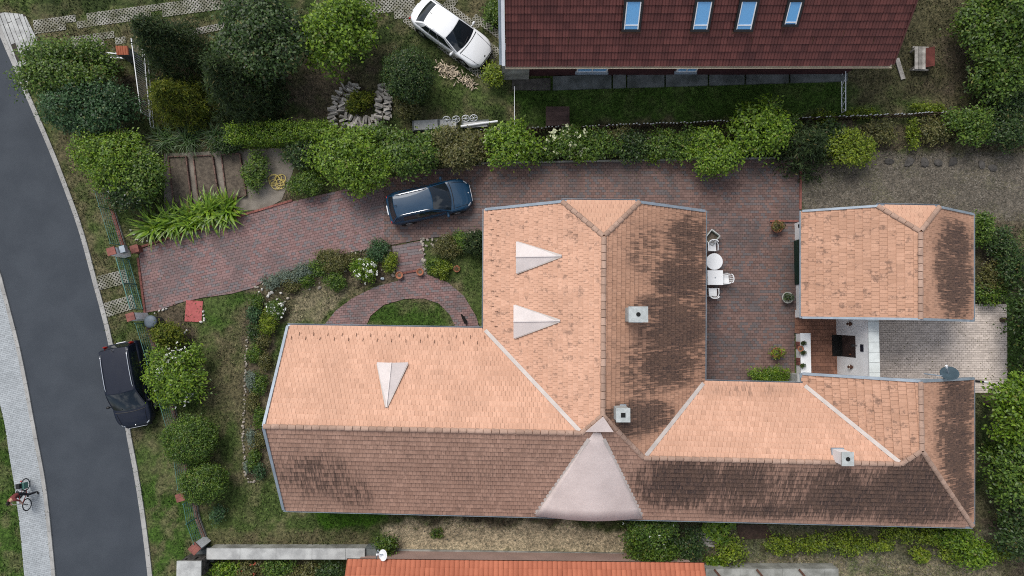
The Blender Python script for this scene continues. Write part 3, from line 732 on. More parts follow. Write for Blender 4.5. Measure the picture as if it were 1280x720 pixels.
# ------------------------------------------------------------------ main house
ZE = 2.7; PT = math.radians(33.4); e = lambda x, y: P(x, y, ZE)
HC = tuple(P(752, 540, ZE)[:2])
Wn = plane_from(e(360, 408), e(607, 412), PT, HC); Ssl = plane_from(e(355, 636), e(1215, 657), PT, HC)
Mw = plane_from(e(607, 262), e(606, 412), PT, HC); Me = plane_from(e(880, 264), e(879, 478), PT, HC)
En = plane_from(e(880, 478), e(1003, 481), PT, tuple(P(940, 560, ZE)[:2])); CC = tuple(P(1110, 560, ZE)[:2])
Cw = plane_from(e(1003, 467), e(1004, 482), PT, CC); Ce = plane_from(e(1215, 473), e(1215, 657), PT, CC)
GW = vplane(e(360, 408), e(355, 636)); GN = vplane(e(607, 262), e(880, 264)); GC = vplane(e(1003, 467), e(1215, 473)); Z0 = zplane(ZE)
pa, pb, pc = X3(Wn, Z0, GW), X3(Wn, Ssl, GW), X3(Ssl, Z0, GW)
pd, pe, pf, pg = X3(Wn, Mw, Z0), X3(Wn, Ssl, Mw), X3(Mw, Me, Ssl), X3(Me, Ssl, En)
ph, pi_, pj, pk = X3(Me, En, Z0), X3(En, Ssl, Cw), X3(Cw, Ce, Ssl), X3(Ce, Ssl, Z0)
pl_, pm, pn, po = X3(En, Cw, Z0), X3(Cw, Z0, GC), X3(Cw, Ce, GC), X3(Ce, Z0, GC)
pq, pr = X3(Mw, Z0, GN), X3(Me, Z0, GN)
ps = X3(Mw, GN, zplane(5.15)); pt = X3(Me, GN, zplane(5.15)); Hip = plane_from(ps, pt, math.radians(34), HC); pu = X3(Mw, Me, Hip)
house = thing('farmhouse', 'sprawling farmhouse with pale orange clay tile roof, three wings and pink sheet-metal dormers', 'house', (pf.x, pf.y, 0))
house_inv = Matrix.Translation((-pf.x, -pf.y, 0))
class Rel:  # parts are drawn in world coordinates and hung on the house at its base
    pass
house.location = (0, 0, 0)
SL = [('Wn', [pa, pd, pe, pb], Wn, 't_n'), ('Mw', [pq, pd, pe, pf, pu, ps], Mw, 't_w'), ('Me', [pr, pt, pu, pf, pg, ph], Me, 't_e'), ('En', [ph, pl_, pi_, pg], En, 't_n'),
      ('Cw', [pm, pl_, pi_, pj, pn], Cw, 't_cw'), ('Ce', [po, pn, pj, pk], Ce, 't_e'), ('S', [pc, pk, pj, pi_, pg, pf, pe, pb], Ssl, 't_s'), ('Hip', [ps, pt, pu], Hip, 't_hip')]
dm = MB()
for _, pol, pln, _m in SL: deck(dm, pol, pln[0])
dme = fixn(dm); dme.materials.append(MT['deck']); roof = add_obj('roof', dme, house)
PICK = {'Mw': 110, 'Cw': 110, 'Wn': 50, 'Hip': 30}
for nm, pol, pln, mt in SL:
    tile_slope(roof, pol, pln, MT[mt], 0.19, 0.27 if nm not in ('Cw',) else 0.35, lift=0.055 if nm not in ('Wn',) else 0.032, pick=PICK.get(nm, 0), picks=(0, 0), stagger=0.5)
for a, b in ((pb, pe), (pe, pf), (pf, pg), (pg, pi_), (pi_, pj), (pk, pj), (pj, pn), (ps, pu), (pt, pu), (pf, pu)): ridge_run(roof, a, b)
for a, b in ((pd, pe), (ph, pg), (pl_, pi_)):
    v = (b - a).normalized(); strip(house, 'valley_flashing', a + v * 0.05, b - v * 0.15, 0.19, 0.05, MT['valley'], 0.11)
for a, b, o in ((pa, pd, (0, 1)), (pq, pd, (-1, 0)), (pr, ph, (1, 0)), (ph, pl_, (0, 1)), (po, pk, (1, 0)), (pc, pk, (0, -1)), (ps, pt, (0, 1)), (pm, pl_, (-1, 0))): gutter(house, a, b, o)
for a, b in ((pa, pb), (pb, pc), (pq, ps), (pt, pr), (pm, pn), (pn, po)): strip(house, 'verge_flashing', a, b, 0.13, 0.16, MT['zinc'], 0.03)
# walls
wm = MB()
def wall_box(m, a, b, z1, ins=0.45):
    x0, x1 = sorted((a.x, b.x)); y0, y1 = sorted((a.y, b.y)); m.box(((x0 + x1) / 2, (y0 + y1) / 2, z1 / 2 - 0.1), (x1 - x0 - 2 * ins, y1 - y0 - 2 * ins, z1 + 0.2))
wall_box(wm, pa, Vector((pd.x + 2, pc.y, 0)), 2.72); wall_box(wm, pq, Vector((pr.x, pc.y, 0)), 2.72)
wall_box(wm, Vector((ph.x - 2, ph.y, 0)), Vector((pl_.x + 2, pk.y + 0.2, 0)), 2.72); wall_box(wm, pm, pk, 2.72)
house_wall = wm.build('wall', MT['render_w'], house)
def gable(parent, pts, inward, t=0.3, drop=0.2):
    q = [Vector(p) - Vector((0, 0, drop)) + Vector((*inward, 0)) * 0.30 for p in pts]; i = Vector((*inward, 0)) * t; m = MB(); n = len(q)
    m.add(q + [p + i for p in q], [tuple(range(n)), tuple(range(2 * n - 1, n - 1, -1))] + [(a, n + a, n + (a + 1) % n, (a + 1) % n) for a in range(n)])
    return m.build('gable_wall', MT['render_w'], parent)
def shr(a, b, c, k=0.9): return [a.lerp(b, 1 - k).lerp(c, 0.03), b, c.lerp(b, 1 - k)]
gable(house, shr(pa, pb, pc), (1, 0)); gable(house, [pq.lerp(pr, 0.05), ps, pt, pr.lerp(pq, 0.05)], (0, -1)); gable(house, shr(pm, pn, po), (0, -1))
def window(parent, c, w, h, nrm, mat_f='white', mat_g='glass'):
    """pane in a raised frame with a sill on a wall that looks along nrm"""
    nrm = Vector((*nrm, 0)); s = Vector((-nrm.y, nrm.x, 0)); c = Vector(c); f = MB()
    R = Matrix((s, nrm, Vector((0, 0, 1)))).transposed()
    for dx, dz, sx, sz in ((-w / 2, 0, .07, h + .07), (w / 2, 0, .07, h + .07), (0, h / 2, w - .07, .07), (0, -h / 2, w - .07, .07), (0, 0, .05, h - .07)): f.box(c + s * dx + Vector((0, 0, dz)) + nrm * 0.03, (sx, .07, sz), rot=R)
    fo = f.build('window', MT[mat_f], parent); g = MB(); g.box(c + nrm * 0.012, (w - .03, .03, h - .03), rot=R); g.build('pane', MT[mat_g], fo)
    g = MB(); g.box(c + nrm * 0.08 - Vector((0, 0, h / 2 + .07)), (w + .2, .2, .04), rot=R); g.build('sill', MT['zinc'], fo)
for x in (-9.2, -6.6, -4.0): window(house, (x, pa.y - 0.45, 1.5), 1.1, 1.2, (0, 1))
for y in (3.6, 0.9): window(house, (pq.x + 0.45, y, 1.5), 1.2, 1.2, (-1, 0))
for y in (3.4, 0.6): window(house, (pr.x - 0.45, y, 1.5), 1.1, 1.2, (1, 0))
for x in (11.0, 12.6): window(house, (x, ph.y - 0.45, 1.5), 0.9, 1.1, (0, 1))
def door(parent, c, w, h, nrm, mat):
    nrm = Vector((*nrm, 0)); s = Vector((-nrm.y, nrm.x, 0)); R = Matrix((s, nrm, Vector((0, 0, 1)))).transposed(); m = MB(); m.box(Vector(c) + nrm * 0.02, (w, .06, h), rot=R)
    d = m.build('door', mat, parent); m = MB(); m.cyl(Vector(c) + s * (w * .4) + nrm * .05, Vector(c) + s * (w * .4) + nrm * .13, .03, n=8); m.build('handle', MT['steel'], d); return d
door(house, (-2.2, pa.y - 0.45, 1.0), 1.0, 2.0, (0, 1), MT['wood_red'])
# chimneys
chimney(house, 798, 393, 6.9, 0.86, 0.70, Me, MT['chimney']); chimney(house, 779, 519, 7.0, 0.62, 0.62, Me, MT['chimney'], 'square')
ch3 = chimney(house, 1060, 574, 5.75, 0.55, 0.62, En, MT['render_w'], 'round')
# triangular dormers of white sheet
def dormer(parent, f1, f2, back, plane):
    z_at = lambda x, y: (plane[1] - plane[0].x * x - plane[0].y * y) / plane[0].z
    def on(px, py):
        z = 4.5
        for _ in range(8): q = P(px, py, z); z = z_at(q.x, q.y)
        return P(px, py, z + 0.10)
    A, B, C = on(*f1), on(*f2), on(*back); Mx = (A + B) / 2; top = Vector((Mx.x, Mx.y, A.z + 0.34))
    d = MB(); d.add([A, B, top - Vector((0, 0, .03))], [(0, 1, 2)]); root = d.build('dormer', MT['glass'], parent)
    out = (Mx - C); out.z = 0; out.normalize()
    for q in (A, B):
        m = MB(); o = out * 0.16; up = Vector((0, 0, 0.05)); ed = (q - Mx) * 0.06
        tri = [q + o + ed, top + o, C]; n = (tri[1] - tri[0]).cross(tri[2] - tri[0]).normalized(); n = n if n.z > 0 else -n
        m.add(tri + [p - n * 0.05 for p in tri], [(0, 1, 2), (5, 4, 3), (0, 3, 4, 1), (1, 4, 5, 2), (2, 5, 3, 0)]); m.build('sheet_roof', MT['sheet_w'], root)
    m = MB(); m.bar(top + out * .17 + Vector((0, 0, .02)), C + Vector((0, 0, .03)), 0.05, 0.03); m.build('standing_seam', MT['sheet_w'], root)
    for q in (A, B):
        m = MB(); m.bar(q + out * .1, C, 0.12, 0.03); m.build('flashing', MT['valley'], root)
    return root
dormer(house, (649, 303), (649, 341), (702, 320), Mw); dormer(house, (646, 382), (646, 422), (700, 401), Mw); dormer(house, (472, 457), (509, 457), (483, 509), Wn)
# broad eyebrow of pink sheet on the far slope
def eyebrow():
    z_at = lambda q: (Ssl[1] - Ssl[0].x * q.x - Ssl[0].y * q.y) / Ssl[0].z
    def on(px, py, up=0.0):
        z = 4.5
        for _ in range(8): q = P(px, py, z); z = z_at(q)
        return P(px, py, z + up)
    ap = on(747, 533, 0.06); A = on(669, 642, 0.05); B = on(803, 645, 0.05); n = 18; m = MB(); rows = 8; vs = []; ax = (B - A)
    dn = Vector((0, -1, 0))
    for j in range(rows + 1):
        t = j / rows; k = 0.06 + 0.94 * t
        for i in range(n + 1):
            s = i / n; base = ap.lerp(A.lerp(B, s), k) ; base = base + Vector((0, 0, 0.62 * t ** 1.3 * math.sin(math.pi * s) ** 1.2)) ; vs.append(base + dn * (0.10 * t))
    w = n + 1; fs = [(j * w + i, j * w + i + 1, (j + 1) * w + i + 1, (j + 1) * w + i) for j in range(rows) for i in range(n)]
    m.add(vs, fs); root = m.build('eyebrow_dormer', MT['sheet'], house, smooth=True)
    so = root.modifiers.new('t', 'SOLIDIFY'); so.thickness = 0.04; so.offset = -1
    m = MB(); f = [A.lerp(B, i / n) + Vector((0, 0.05, -0.05)) for i in range(n + 1)]
    m.add(f + [p + Vector((0, 0, 0.60 * math.sin(math.pi * i / n) ** 1.2)) for i, p in enumerate(f)], [(i, i + 1, n + 2 + i, n + 1 + i) for i in range(n)]); m.build('dormer_glazing', MT['glass'], root)
    # cap sheet over the peak, an arrow head
    m = MB(); c1, c2 = on(732, 540, 0.40), on(767, 540, 0.40); tp = pf + Vector((0, -0.03, 0.17)); m.add([tp, c1, c2], [(0, 1, 2)]); q = m.build('peak_sheet', MT['sheet'], root); so = q.modifiers.new('t', 'SOLIDIFY'); so.thickness = 0.03
    for s in (0.27, 0.5, 0.73):
        m = MB(); i = int(s * n); m.tube([Vector(vs[j * w + i]) + Vector((0, 0, .012)) for j in range(1, rows + 1)], 0.014, 4); m.build('standing_seam', MT['valley'], root)
    for q in (A, B):
        m = MB(); m.bar(q + Vector((0, 0, .02)), ap.lerp(q, 0.13) + Vector((0, 0, .03)), 0.16, 0.04); m.build('flashing', MT['valley'], root)
eyebrow()
# snow guards
sg = MB(); sg.bar((0, 0, 0), (0, 0.0, 0.07), 0.02, 0.015); sg.bar((0, 0, 0.02), (0, 0.16, 0.03), 0.022, 0.012); SG = sg.mesh('snow_guard', MT['rust'])
def guards(plane, rows):
    n = plane[0]; u = Vector((0, 0, 1)).cross(n).normalized(); v = n.cross(u).normalized()
    if v.z < 0: v = -v; u = -u
    for (x0, y0, x1, y1, k) in rows:
        for i in range(k):
            t = i / max(k - 1, 1); z = 3.2
            for _ in range(6): q = P(x0 + (x1 - x0) * t, y0 + (y1 - y0) * t, z); z = (plane[1] - n.x * q.x - n.y * q.y) / n.z
            o = add_obj('snow_guard', SG, roof); o.matrix_local = Matrix.Translation(P(x0 + (x1 - x0) * t, y0 + (y1 - y0) * t, z) + n * 0.06) @ Matrix((u, v, n)).transposed().to_4x4()
guards(Wn, [(375, 417, 606, 421, 14), (365, 422, 597, 428, 14)]); guards(Mw, [(615, 268, 615, 402, 8), (622, 276, 620, 408, 8)])

# ------------------------------------------------------------------ garage
GC_ = tuple(P(1110, 330, ZE)[:2])
Gw = plane_from(e(1003, 264), e(1003, 397), PT, GC_); Ge = plane_from(e(1215, 268), e(1215, 401), PT, GC_)
Gs = vplane(e(1003, 397), e(1215, 401)); Gn = vplane(e(1003, 264), e(1215, 268)); Gnn = (Gn[0], Gn[1])
g1, g2, g3 = X3(Gw, Z0, Gs), X3(Gw, Ge, Gs), X3(Ge, Z0, Gs); g4, g5 = X3(Gw, Z0, Gn), X3(Ge, Z0, Gn)
g6 = X3(Gw, Gn, zplane(4.55)); g7 = X3(Ge, Gn, zplane(4.55)); Gh = plane_from(g6, g7, math.radians(36), GC_); g8 = X3(Gw, Ge, Gh)
garage = thing('garage', 'detached garage with half-hipped orange tile roof and dark green door facing the courtyard', 'garage')
dm = MB(); GSL = [([g1, g2, g8, g6, g4], Gw, 't_cw', 0.19, 0.35), ([g3, g2, g8, g7, g5], Ge, 't_e', 0.20, 0.28), ([g6, g7, g8], Gh, 't_hip', 0.2, 0.28)]
for pol, pln, *_ in GSL: deck(dm, pol, pln[0])
dme = fixn(dm); dme.materials.append(MT['deck']); groof = add_obj('roof', dme, garage)
for k, (pol, pln, mt, tw, tl) in enumerate(GSL): tile_slope(groof, pol, pln, MT[mt], tw, tl, pick=300 if k == 0 else 0, picks=(0, 0))
for a, b in ((g2, g8), (g6, g8), (g7, g8)): ridge_run(groof, a, b)
for a, b in ((g1, g2), (g2, g3), (g4, g6), (g7, g5)): strip(garage, 'verge_flashing', a, b, 0.11, 0.14, MT['zinc'], 0.03)
for a, b, o in ((g4, g1, (-1, 0)), (g5, g3, (1, 0)), (g6, g7, (0, 1))): gutter(garage, a, b, o)
gx = (994 - 645) / 23.0; m = MB(); m.box(((gx + g3.x - .4) / 2, (g1.y + g4.y) / 2, 1.25), (g3.x - .4 - gx, g4.y - g1.y - 0.5, 2.7)); m.build('wall', MT['render_w'], garage)
gable(garage, [g1.lerp(g3, .07), g2, g3.lerp(g1, .05)], (0, 1)); gable(garage, [g4.lerp(g5, .07), g6, g7, g5.lerp(g4, .05)], (0, -1))
y0, y1 = P(996, 301).y, P(996, 356).y; m = MB(); m.box((gx - .02, (y0 + y1) / 2, 1.08), (.06, y0 - y1, 2.1)); gd = m.build('garage_door', MT['garagegreen'], garage)
for k in range(5):
    m = MB(); m.box((gx - .062, (y0 + y1) / 2, 0.25 + k * .42), (.03, y0 - y1 - .06, .36)); m.build('door_panel', MT['garagegreen'], gd)
m = MB(); m.bar((gx, P(0, 288).y, 2.0), (gx - .34, P(0, 289).y, 2.05), .04); m.bar((gx - .25, P(0, 289).y, 2.06), (gx - .62, P(0, 290).y, 2.02), .20, .12); wl_ = m.build('wall_lamp', MT['trim'], garage)
m = MB(); m.bar((gx, P(0, 385).y, 2.0), (gx - .32, P(0, 385.5).y, 2.0), .035); m.build('wall_bracket', MT['trim'], garage)

# ------------------------------------------------------------------ house at the top
def red_tile():
    m, nt, b = newmat('red_glazed_pantile', 0.6, 0.22); r = rand(nt); w = wpos(nt)
    c = mix(nt, r, (0.080, 0.028, 0.025), (0.128, 0.044, 0.038)); c = mix(nt, rng(nt, nz(nt, w, 0.6, 5), .45, .75, 0, .5), c, (0.055, 0.022, 0.022))
    c = mix(nt, rng(nt, nz(nt, w, 9, 5, .8), .70, .78, 0, .55), c, (0.22, 0.13, 0.09))
    put(nt, b.inputs['Base Color'], c); return m
MT['t_red'] = red_tile()
def orange_tile():
    m, nt, b = newmat('orange_pantile', 0.75, 0.3); r = rand(nt); w = wpos(nt)
    c = mix(nt, r, (0.34, 0.105, 0.055), (0.43, 0.140, 0.075)); c = mix(nt, rng(nt, nz(nt, w, .8, 5), .45, .75, 0, .35), c, (0.30, 0.085, 0.045)); put(nt, b.inputs['Base Color'], c); return m
MT['t_orange'] = orange_tile()
NZ = 4.5; na, nb = P(632, 81, NZ), P(1115, 80.5, NZ); nb.y = na.y; np_ = math.radians(43); run = 5.2
nr1 = na + Vector((0, run, run * math.tan(np_))); nr2 = nb + Vector((0, run, run * math.tan(np_))); nbk1, nbk2 = na + Vector((0, 2 * run, 0)), nb + Vector((0, 2 * run, 0))
Ns = plane_from(na, nb, np_, (na.x, na.y + 5)); Nn = plane_from(nbk1, nbk2, np_, (na.x, na.y + 5))
nh = thing('red_roofed_house', 'maroon house at the top with glossy dark red pantile roof and four roof windows', 'house')
dm = MB(); deck(dm, [na, nb, nr2, nr1], Ns[0]); deck(dm, [nbk2, nbk1, nr1, nr2], Nn[0]); dme = fixn(dm); dme.materials.append(MT['deck']); nroof = add_obj('roof', dme, nh)
tile_slope(nroof, [na, nb, nr2, nr1], Ns, MT['t_red'], 0.30, 0.36, lift=0.055, pick=300, picks=(4, 8), stagger=0.0, wave=(0.035, 6, 2))
tile_slope(nroof, [nbk2, nbk1, nr1, nr2], Nn, MT['t_red'], 0.30, 0.36, lift=0.055, stagger=0.0)
ridge_run(nroof, nr1, nr2)
m = MB(); m.bar(na + Vector((-.10, -.02, .02)), nr1 + Vector((-.10, 0, .02)), 0.16, 0.2); m.build('verge_board', MT['white'], nh)
m = MB(); m.bar(na + Vector((-.25, 0.1, -.25)), nr1 + Vector((-.25, 0, -.25)), 0.14, 0.05); m.build('verge_board', MT['zinc'], nh)
m = MB(); m.bar(nb + Vector((.05, 0, 0)), nr2 + Vector((.05, 0, 0)), 0.08, 0.16); m.build('verge_board', MT['t_red'], nh)
m = MB(); m.bar(na + Vector((0.05, -.03, -.06)), nb + Vector((0, -.03, -.06)), 0.06, 0.12); m.build('fascia', MT['cream'], nh)
gutter(nh, na + Vector((0, -.03, -.05)), nb + Vector((0, -.03, -.05)), (0, -1), MT['cream'], 0.08)
nwy = P(0, 96).y; m = MB(); m.box(((na.x + nb.x) / 2 + .2, (nwy + nbk1.y - .6) / 2, 2.3), (nb.x - na.x - .6, nbk1.y - .6 - nwy, 4.7)); nw = m.build('wall', MT['maroon'], nh)
for x0, x1 in ((722, 759), (847, 871)):
    z = 0.98; q = (P(x0, 88.5, z) + P(x1, 88.5, z)) / 2; window(nh, (q.x, nwy, z), abs(P(x1, 0, z).x - P(x0, 0, z).x), 0.55, (0, -1), mat_g='skyglass')
p0, p1 = P(628, 102), P(661, 102); m = MB(); m.box(((p0.x + p1.x) / 2, (p0.y + na.y + 1) / 2 + .1, 2.1), (p1.x - p0.x, na.y + 1 - p0.y, 4.2)); m.build('corner_block', MT['concrete'], nh)
m = MB(); m.box(((p0.x + p1.x) / 2, (p0.y + na.y + 1) / 2 + .1, 4.24), (p1.x - p0.x + .12, na.y + 1 - p0.y + .12, 0.08)); m.build('block_cap', MT['zinc'], nh)
for px, w in ((790, 0.78), (877, 0.78), (932, 0.80), (990, 0.66)):
    n = Ns[0]; u = Vector((1, 0, 0)); v = n.cross(u); v = v if v.z > 0 else -v; z = 6.0
    for _ in range(8): q = P(px, 18 if px < 980 else 15, z); z = (Ns[1] - n.x * q.x - n.y * q.y) / n.z
    R = Matrix((u, v, n)).transposed(); f = MB(); h = 1.35 if px < 980 else 1.1
    for dx, dy, sx, sy in ((-w / 2, 0, .10, h + .1), (w / 2, 0, .10, h + .1), (0, h / 2, w - .1, .10), (0, -h / 2, w - .1, .10)): f.box(q + u * dx + v * dy + n * .12, (sx, sy, .16), rot=R)
    ro = f.build('roof_window', MT['trim'], nh); f = MB()
    for dx, dy, sx, sy in ((-w / 2 + .075, 0, .05, h - .1), (w / 2 - .075, 0, .05, h - .1), (0, -h / 2 + .24 if px < 980 else -h / 2 + .14, w - .2, .05)): f.box(q + u * dx + v * dy + n * .14, (sx, sy, .09), rot=R)
    f.build('sash', MT['white'], ro); f = MB(); f.box(q + n * .125, (w - .06, h - .06, .06), rot=R); f.build('pane', MT['skyglass'], ro)
    f = MB(); f.box(q - v * (h / 2 + .13) + n * .075, (w + .2, .10, .03), rot=R); f.build('flashing', MT['rust'], ro)
for i in range(12):   # snow hooks in a staggered row
    z = 5.0; px = 672 + i * 38; py = 46 + (i % 2) * 8
    for _ in range(6): q = P(px, py, z); z = (Ns[1] - Ns[0].x * q.x - Ns[0].y * q.y) / Ns[0].z
    m = MB(); m.bar(q + Ns[0] * .08, q + Ns[0] * .10 + Vector((0, .25, .22)), .03, .02); m.build('snow_guard', MT['rust'], nroof)
# worn slabs along the foot of that wall
fs = kind(thing('house_apron', 'x', 'x'), 'structure'); del fs['label'], fs['category']
for i, (a, b) in enumerate(((691, 764), (766, 782), (784, 830), (832, 884), (886, 930), (932, 985), (987, 1058))):
    t0 = 98 - 11 * (a - 690) / 370; t1 = 98 - 11 * (b - 690) / 370; m = MB(); m.prism(P2([(a, t0 - 2), (b, t1 - 2), (b, t1 + 15), (a, t0 + 15)]), -.05, .10 + random.uniform(-.02, .03)); m.build('slab', MT['slab_dk'], fs)
m = MB(); m.prism(P2([(640, 100), (688, 98), (688, 113), (640, 113)]), -.05, .06); m.build('slab', MT['stone_dk'], fs)

# ------------------------------------------------------------------ house at the bottom
OZ = 2.9; oa, ob = P(434, 701, OZ), P(880, 706, OZ); ob.y = oa.y - 0.15; opit = math.radians(32); orun = 4.5
od = (ob - oa).normalized(); oin = Vector((od.y, -od.x, 0)); oin = oin if oin.y < 0 else -oin; orr = oin * orun + Vector((0, 0, orun * math.tan(opit)))
oh = thing('orange_roofed_house', 'low building at the bottom edge with bright orange pantile roof', 'house'); On = plane_from(oa, ob, opit, tuple((oa + oin * 3)[:2])); osb = plane_from(oa + oin * 2 * orun, ob + oin * 2 * orun, opit, tuple((oa + oin * 3)[:2]))
dm = MB(); deck(dm, [oa, ob, ob + orr, oa + orr], On[0]); deck(dm, [ob + oin * 2 * orun, oa + oin * 2 * orun, oa + orr, ob + orr], osb[0]); dme = fixn(dm); dme.materials.append(MT['deck']); oroof = add_obj('roof', dme, oh)
tile_slope(oroof, [oa, ob, ob + orr, oa + orr], On, MT['t_orange'], 0.24, 0.36, lift=0.05, stagger=0.0, wave=(0.035, 5, 1), pick=200, picks=(0, -14))
tile_slope(oroof, [ob + oin * 2 * orun, oa + oin * 2 * orun, oa + orr, ob + orr], osb, MT['t_orange'], 0.30, 0.36, stagger=0.0); ridge_run(oroof, oa + orr, ob + orr)
gutter(oh, oa, ob, (0, 1), MT['rust'], 0.06)
c = (oa + ob) / 2 + oin * orun; m = MB(); m.box((c.x, c.y, 1.4), ((ob - oa).length - .5, 2 * orun - .9, 2.9), rz=math.atan2(od.y, od.x)); m.build('wall', MT['pinkwalk'], oh)
for i in range(8):
    q = oa + od * (1.0 + i * 1.05) + oin * 1.0 + Vector((0, 0, math.tan(opit) + .08)); m = MB(); m.bar(q, q + oin * .28 + Vector((0, 0, .2)), .035, .02); m.build('snow_guard', MT['steel'], oroof)

# ------------------------------------------------------------------ courtyard walls between garage and house
wx = (1043 - 645) / 23.0
gwall = thing('gate_wall', 'tall white wall with dark doorway and pale glazed coping between garage and farmhouse', 'wall')
yN, yS, d0, d1 = g1.y + .30, pm.y - .40, -0.80, -1.95; th = 0.42
m = MB(); m.box((wx + th / 2, (yN + d0) / 2, 1.7), (th, yN - d0, 3.4)); m.box((wx + th / 2, (yS + d1) / 2, 1.7), (th, d1 - yS, 3.4)); m.box((wx + th / 2, (d0 + d1) / 2, 2.75), (th, d0 - d1, 1.3)); m.build('wall_face', MT['render_w'], gwall)
dd = MB(); dd.box((wx + .30, (d0 + d1) / 2, 1.05), (.06, d0 - d1, 2.1)); dr = dd.build('door', MT['wood_dk'], gwall); dd = MB(); dd.cyl((wx + .27, d1 + .15, 1.05), (wx + .2, d1 + .15, 1.05), .035, n=8); dd.build('handle', MT['terracotta'], dr)
dd = MB(); dd.box((wx + .1, (d0 + d1) / 2, .05), (.7, d0 - d1 - .02, .12)); dd.build('doorstep', MT['black'], gwall)
n = 7
for i in range(n):
    a = yS + (yN - yS) * i / n; b = yS + (yN - yS) * (i + 1) / n; m = MB(); m.box((wx + th / 2 + .02, (a + b) / 2, 3.43), (th + .10, b - a - .015, .06)); m.build('coping_tile', MT['glazed'], gwall)
for y in (-0.20, -2.42):
    m = MB(); m.lathe([(.03, -.24), (.10, -.12), (.12, 0), (.09, .12), (.04, .24)], (wx - .06, y, 1.62), 10); l = m.build('wall_lantern', MT['rust'], gwall); m = MB(); m.ring((wx - .12, y, 1.62), .09, .03, (1, 0, 0), 14, 6); m.build('lantern_ring', MT['stone_w'], l)
m = MB(); m.box((wx - .01, -1.40, 2.75), (.03, .36, .30)); m.build('dark_plate', MT['p_navy'], gwall)
m = MB(); m.bar((wx, -1.30, 2.25), (wx - .14, -1.30, 2.2), .04); m.ell((wx - .16, -1.30, 2.12), (.09, .09, .13)); m.build('door_lamp', MT['trim'], gwall)
lw = thing('low_wall', 'low white wall with brick insets and flower pots on its top', 'wall')
lx = (993 - 645) / 23.0; a, b = P(0, 417).y, P(0, 474).y; m = MB(); m.box((lx + .24, (a + b) / 2, .28), (.46, a - b, .62)); m.build('wall_body', MT['render_w'], lw)
m = MB(); m.box((lx + .25, (a + b) / 2, .62), (.54, a - b + .08, .06)); m.build('coping', MT['white'], lw)
for yy in (431, 451):
    for k in range(4):
        for c in range(2):
            m = MB(); m.box((lx - .005, P(0, yy).y + (c - .5) * .20, .10 + k * .13), (.06, .18, .115)); m.build('brick', MT['brick'], lw)
q = P(1001, 474, 1.3); m = MB(); m.box((q.x - .02, q.y, .68), (.34, .46, 1.36)); m.box((q.x - .02, q.y, 1.39), (.40, .52, .06)); tag(m.build('gate_post', MT['concrete_lt']), 'pale grey post at the farmhouse end of the low white wall', 'post')
q = P(1004, 398, 1.6); m = MB(); m.box((lx + .12, g1.y + .22, .95), (.30, .40, 1.9)); m.box((lx + .12, g1.y + .22, 1.93), (.36, .46, .06)); tag(m.build('gate_post', MT['render_w']), 'white post against the corner of the garage', 'post')

def pot(label, px, py, z, r=.16, h=.26, mat='terracotta', plant=None, name='flower_pot', grp=None):
    q = P(px, py, z + h); t = thing(name, label, 'flower pot', (q.x, q.y, z), 0, grp)
    m = MB(); m.lathe([(r * .68, 0), (r, h * .85), (r * 1.12, h * .86), (r * 1.12, h), (r * .92, h), (r * .88, h * .85), (r * .1, h * .84)], n=16); m.build('pot', MT[mat], t, True)
    m = MB(); m.lathe([(r * .86, h * .80), (r * .5, h * .86), (.01, h * .88)], n=12); m.build('potting_soil', MT['soil'], t)
    if plant: leaf_part(t, 'foliage', plant[0], plant[1], (r * plant[2], r * plant[2], r * plant[3]), h + r * plant[3] * .55, plant[4], 'round', 3)
    return t

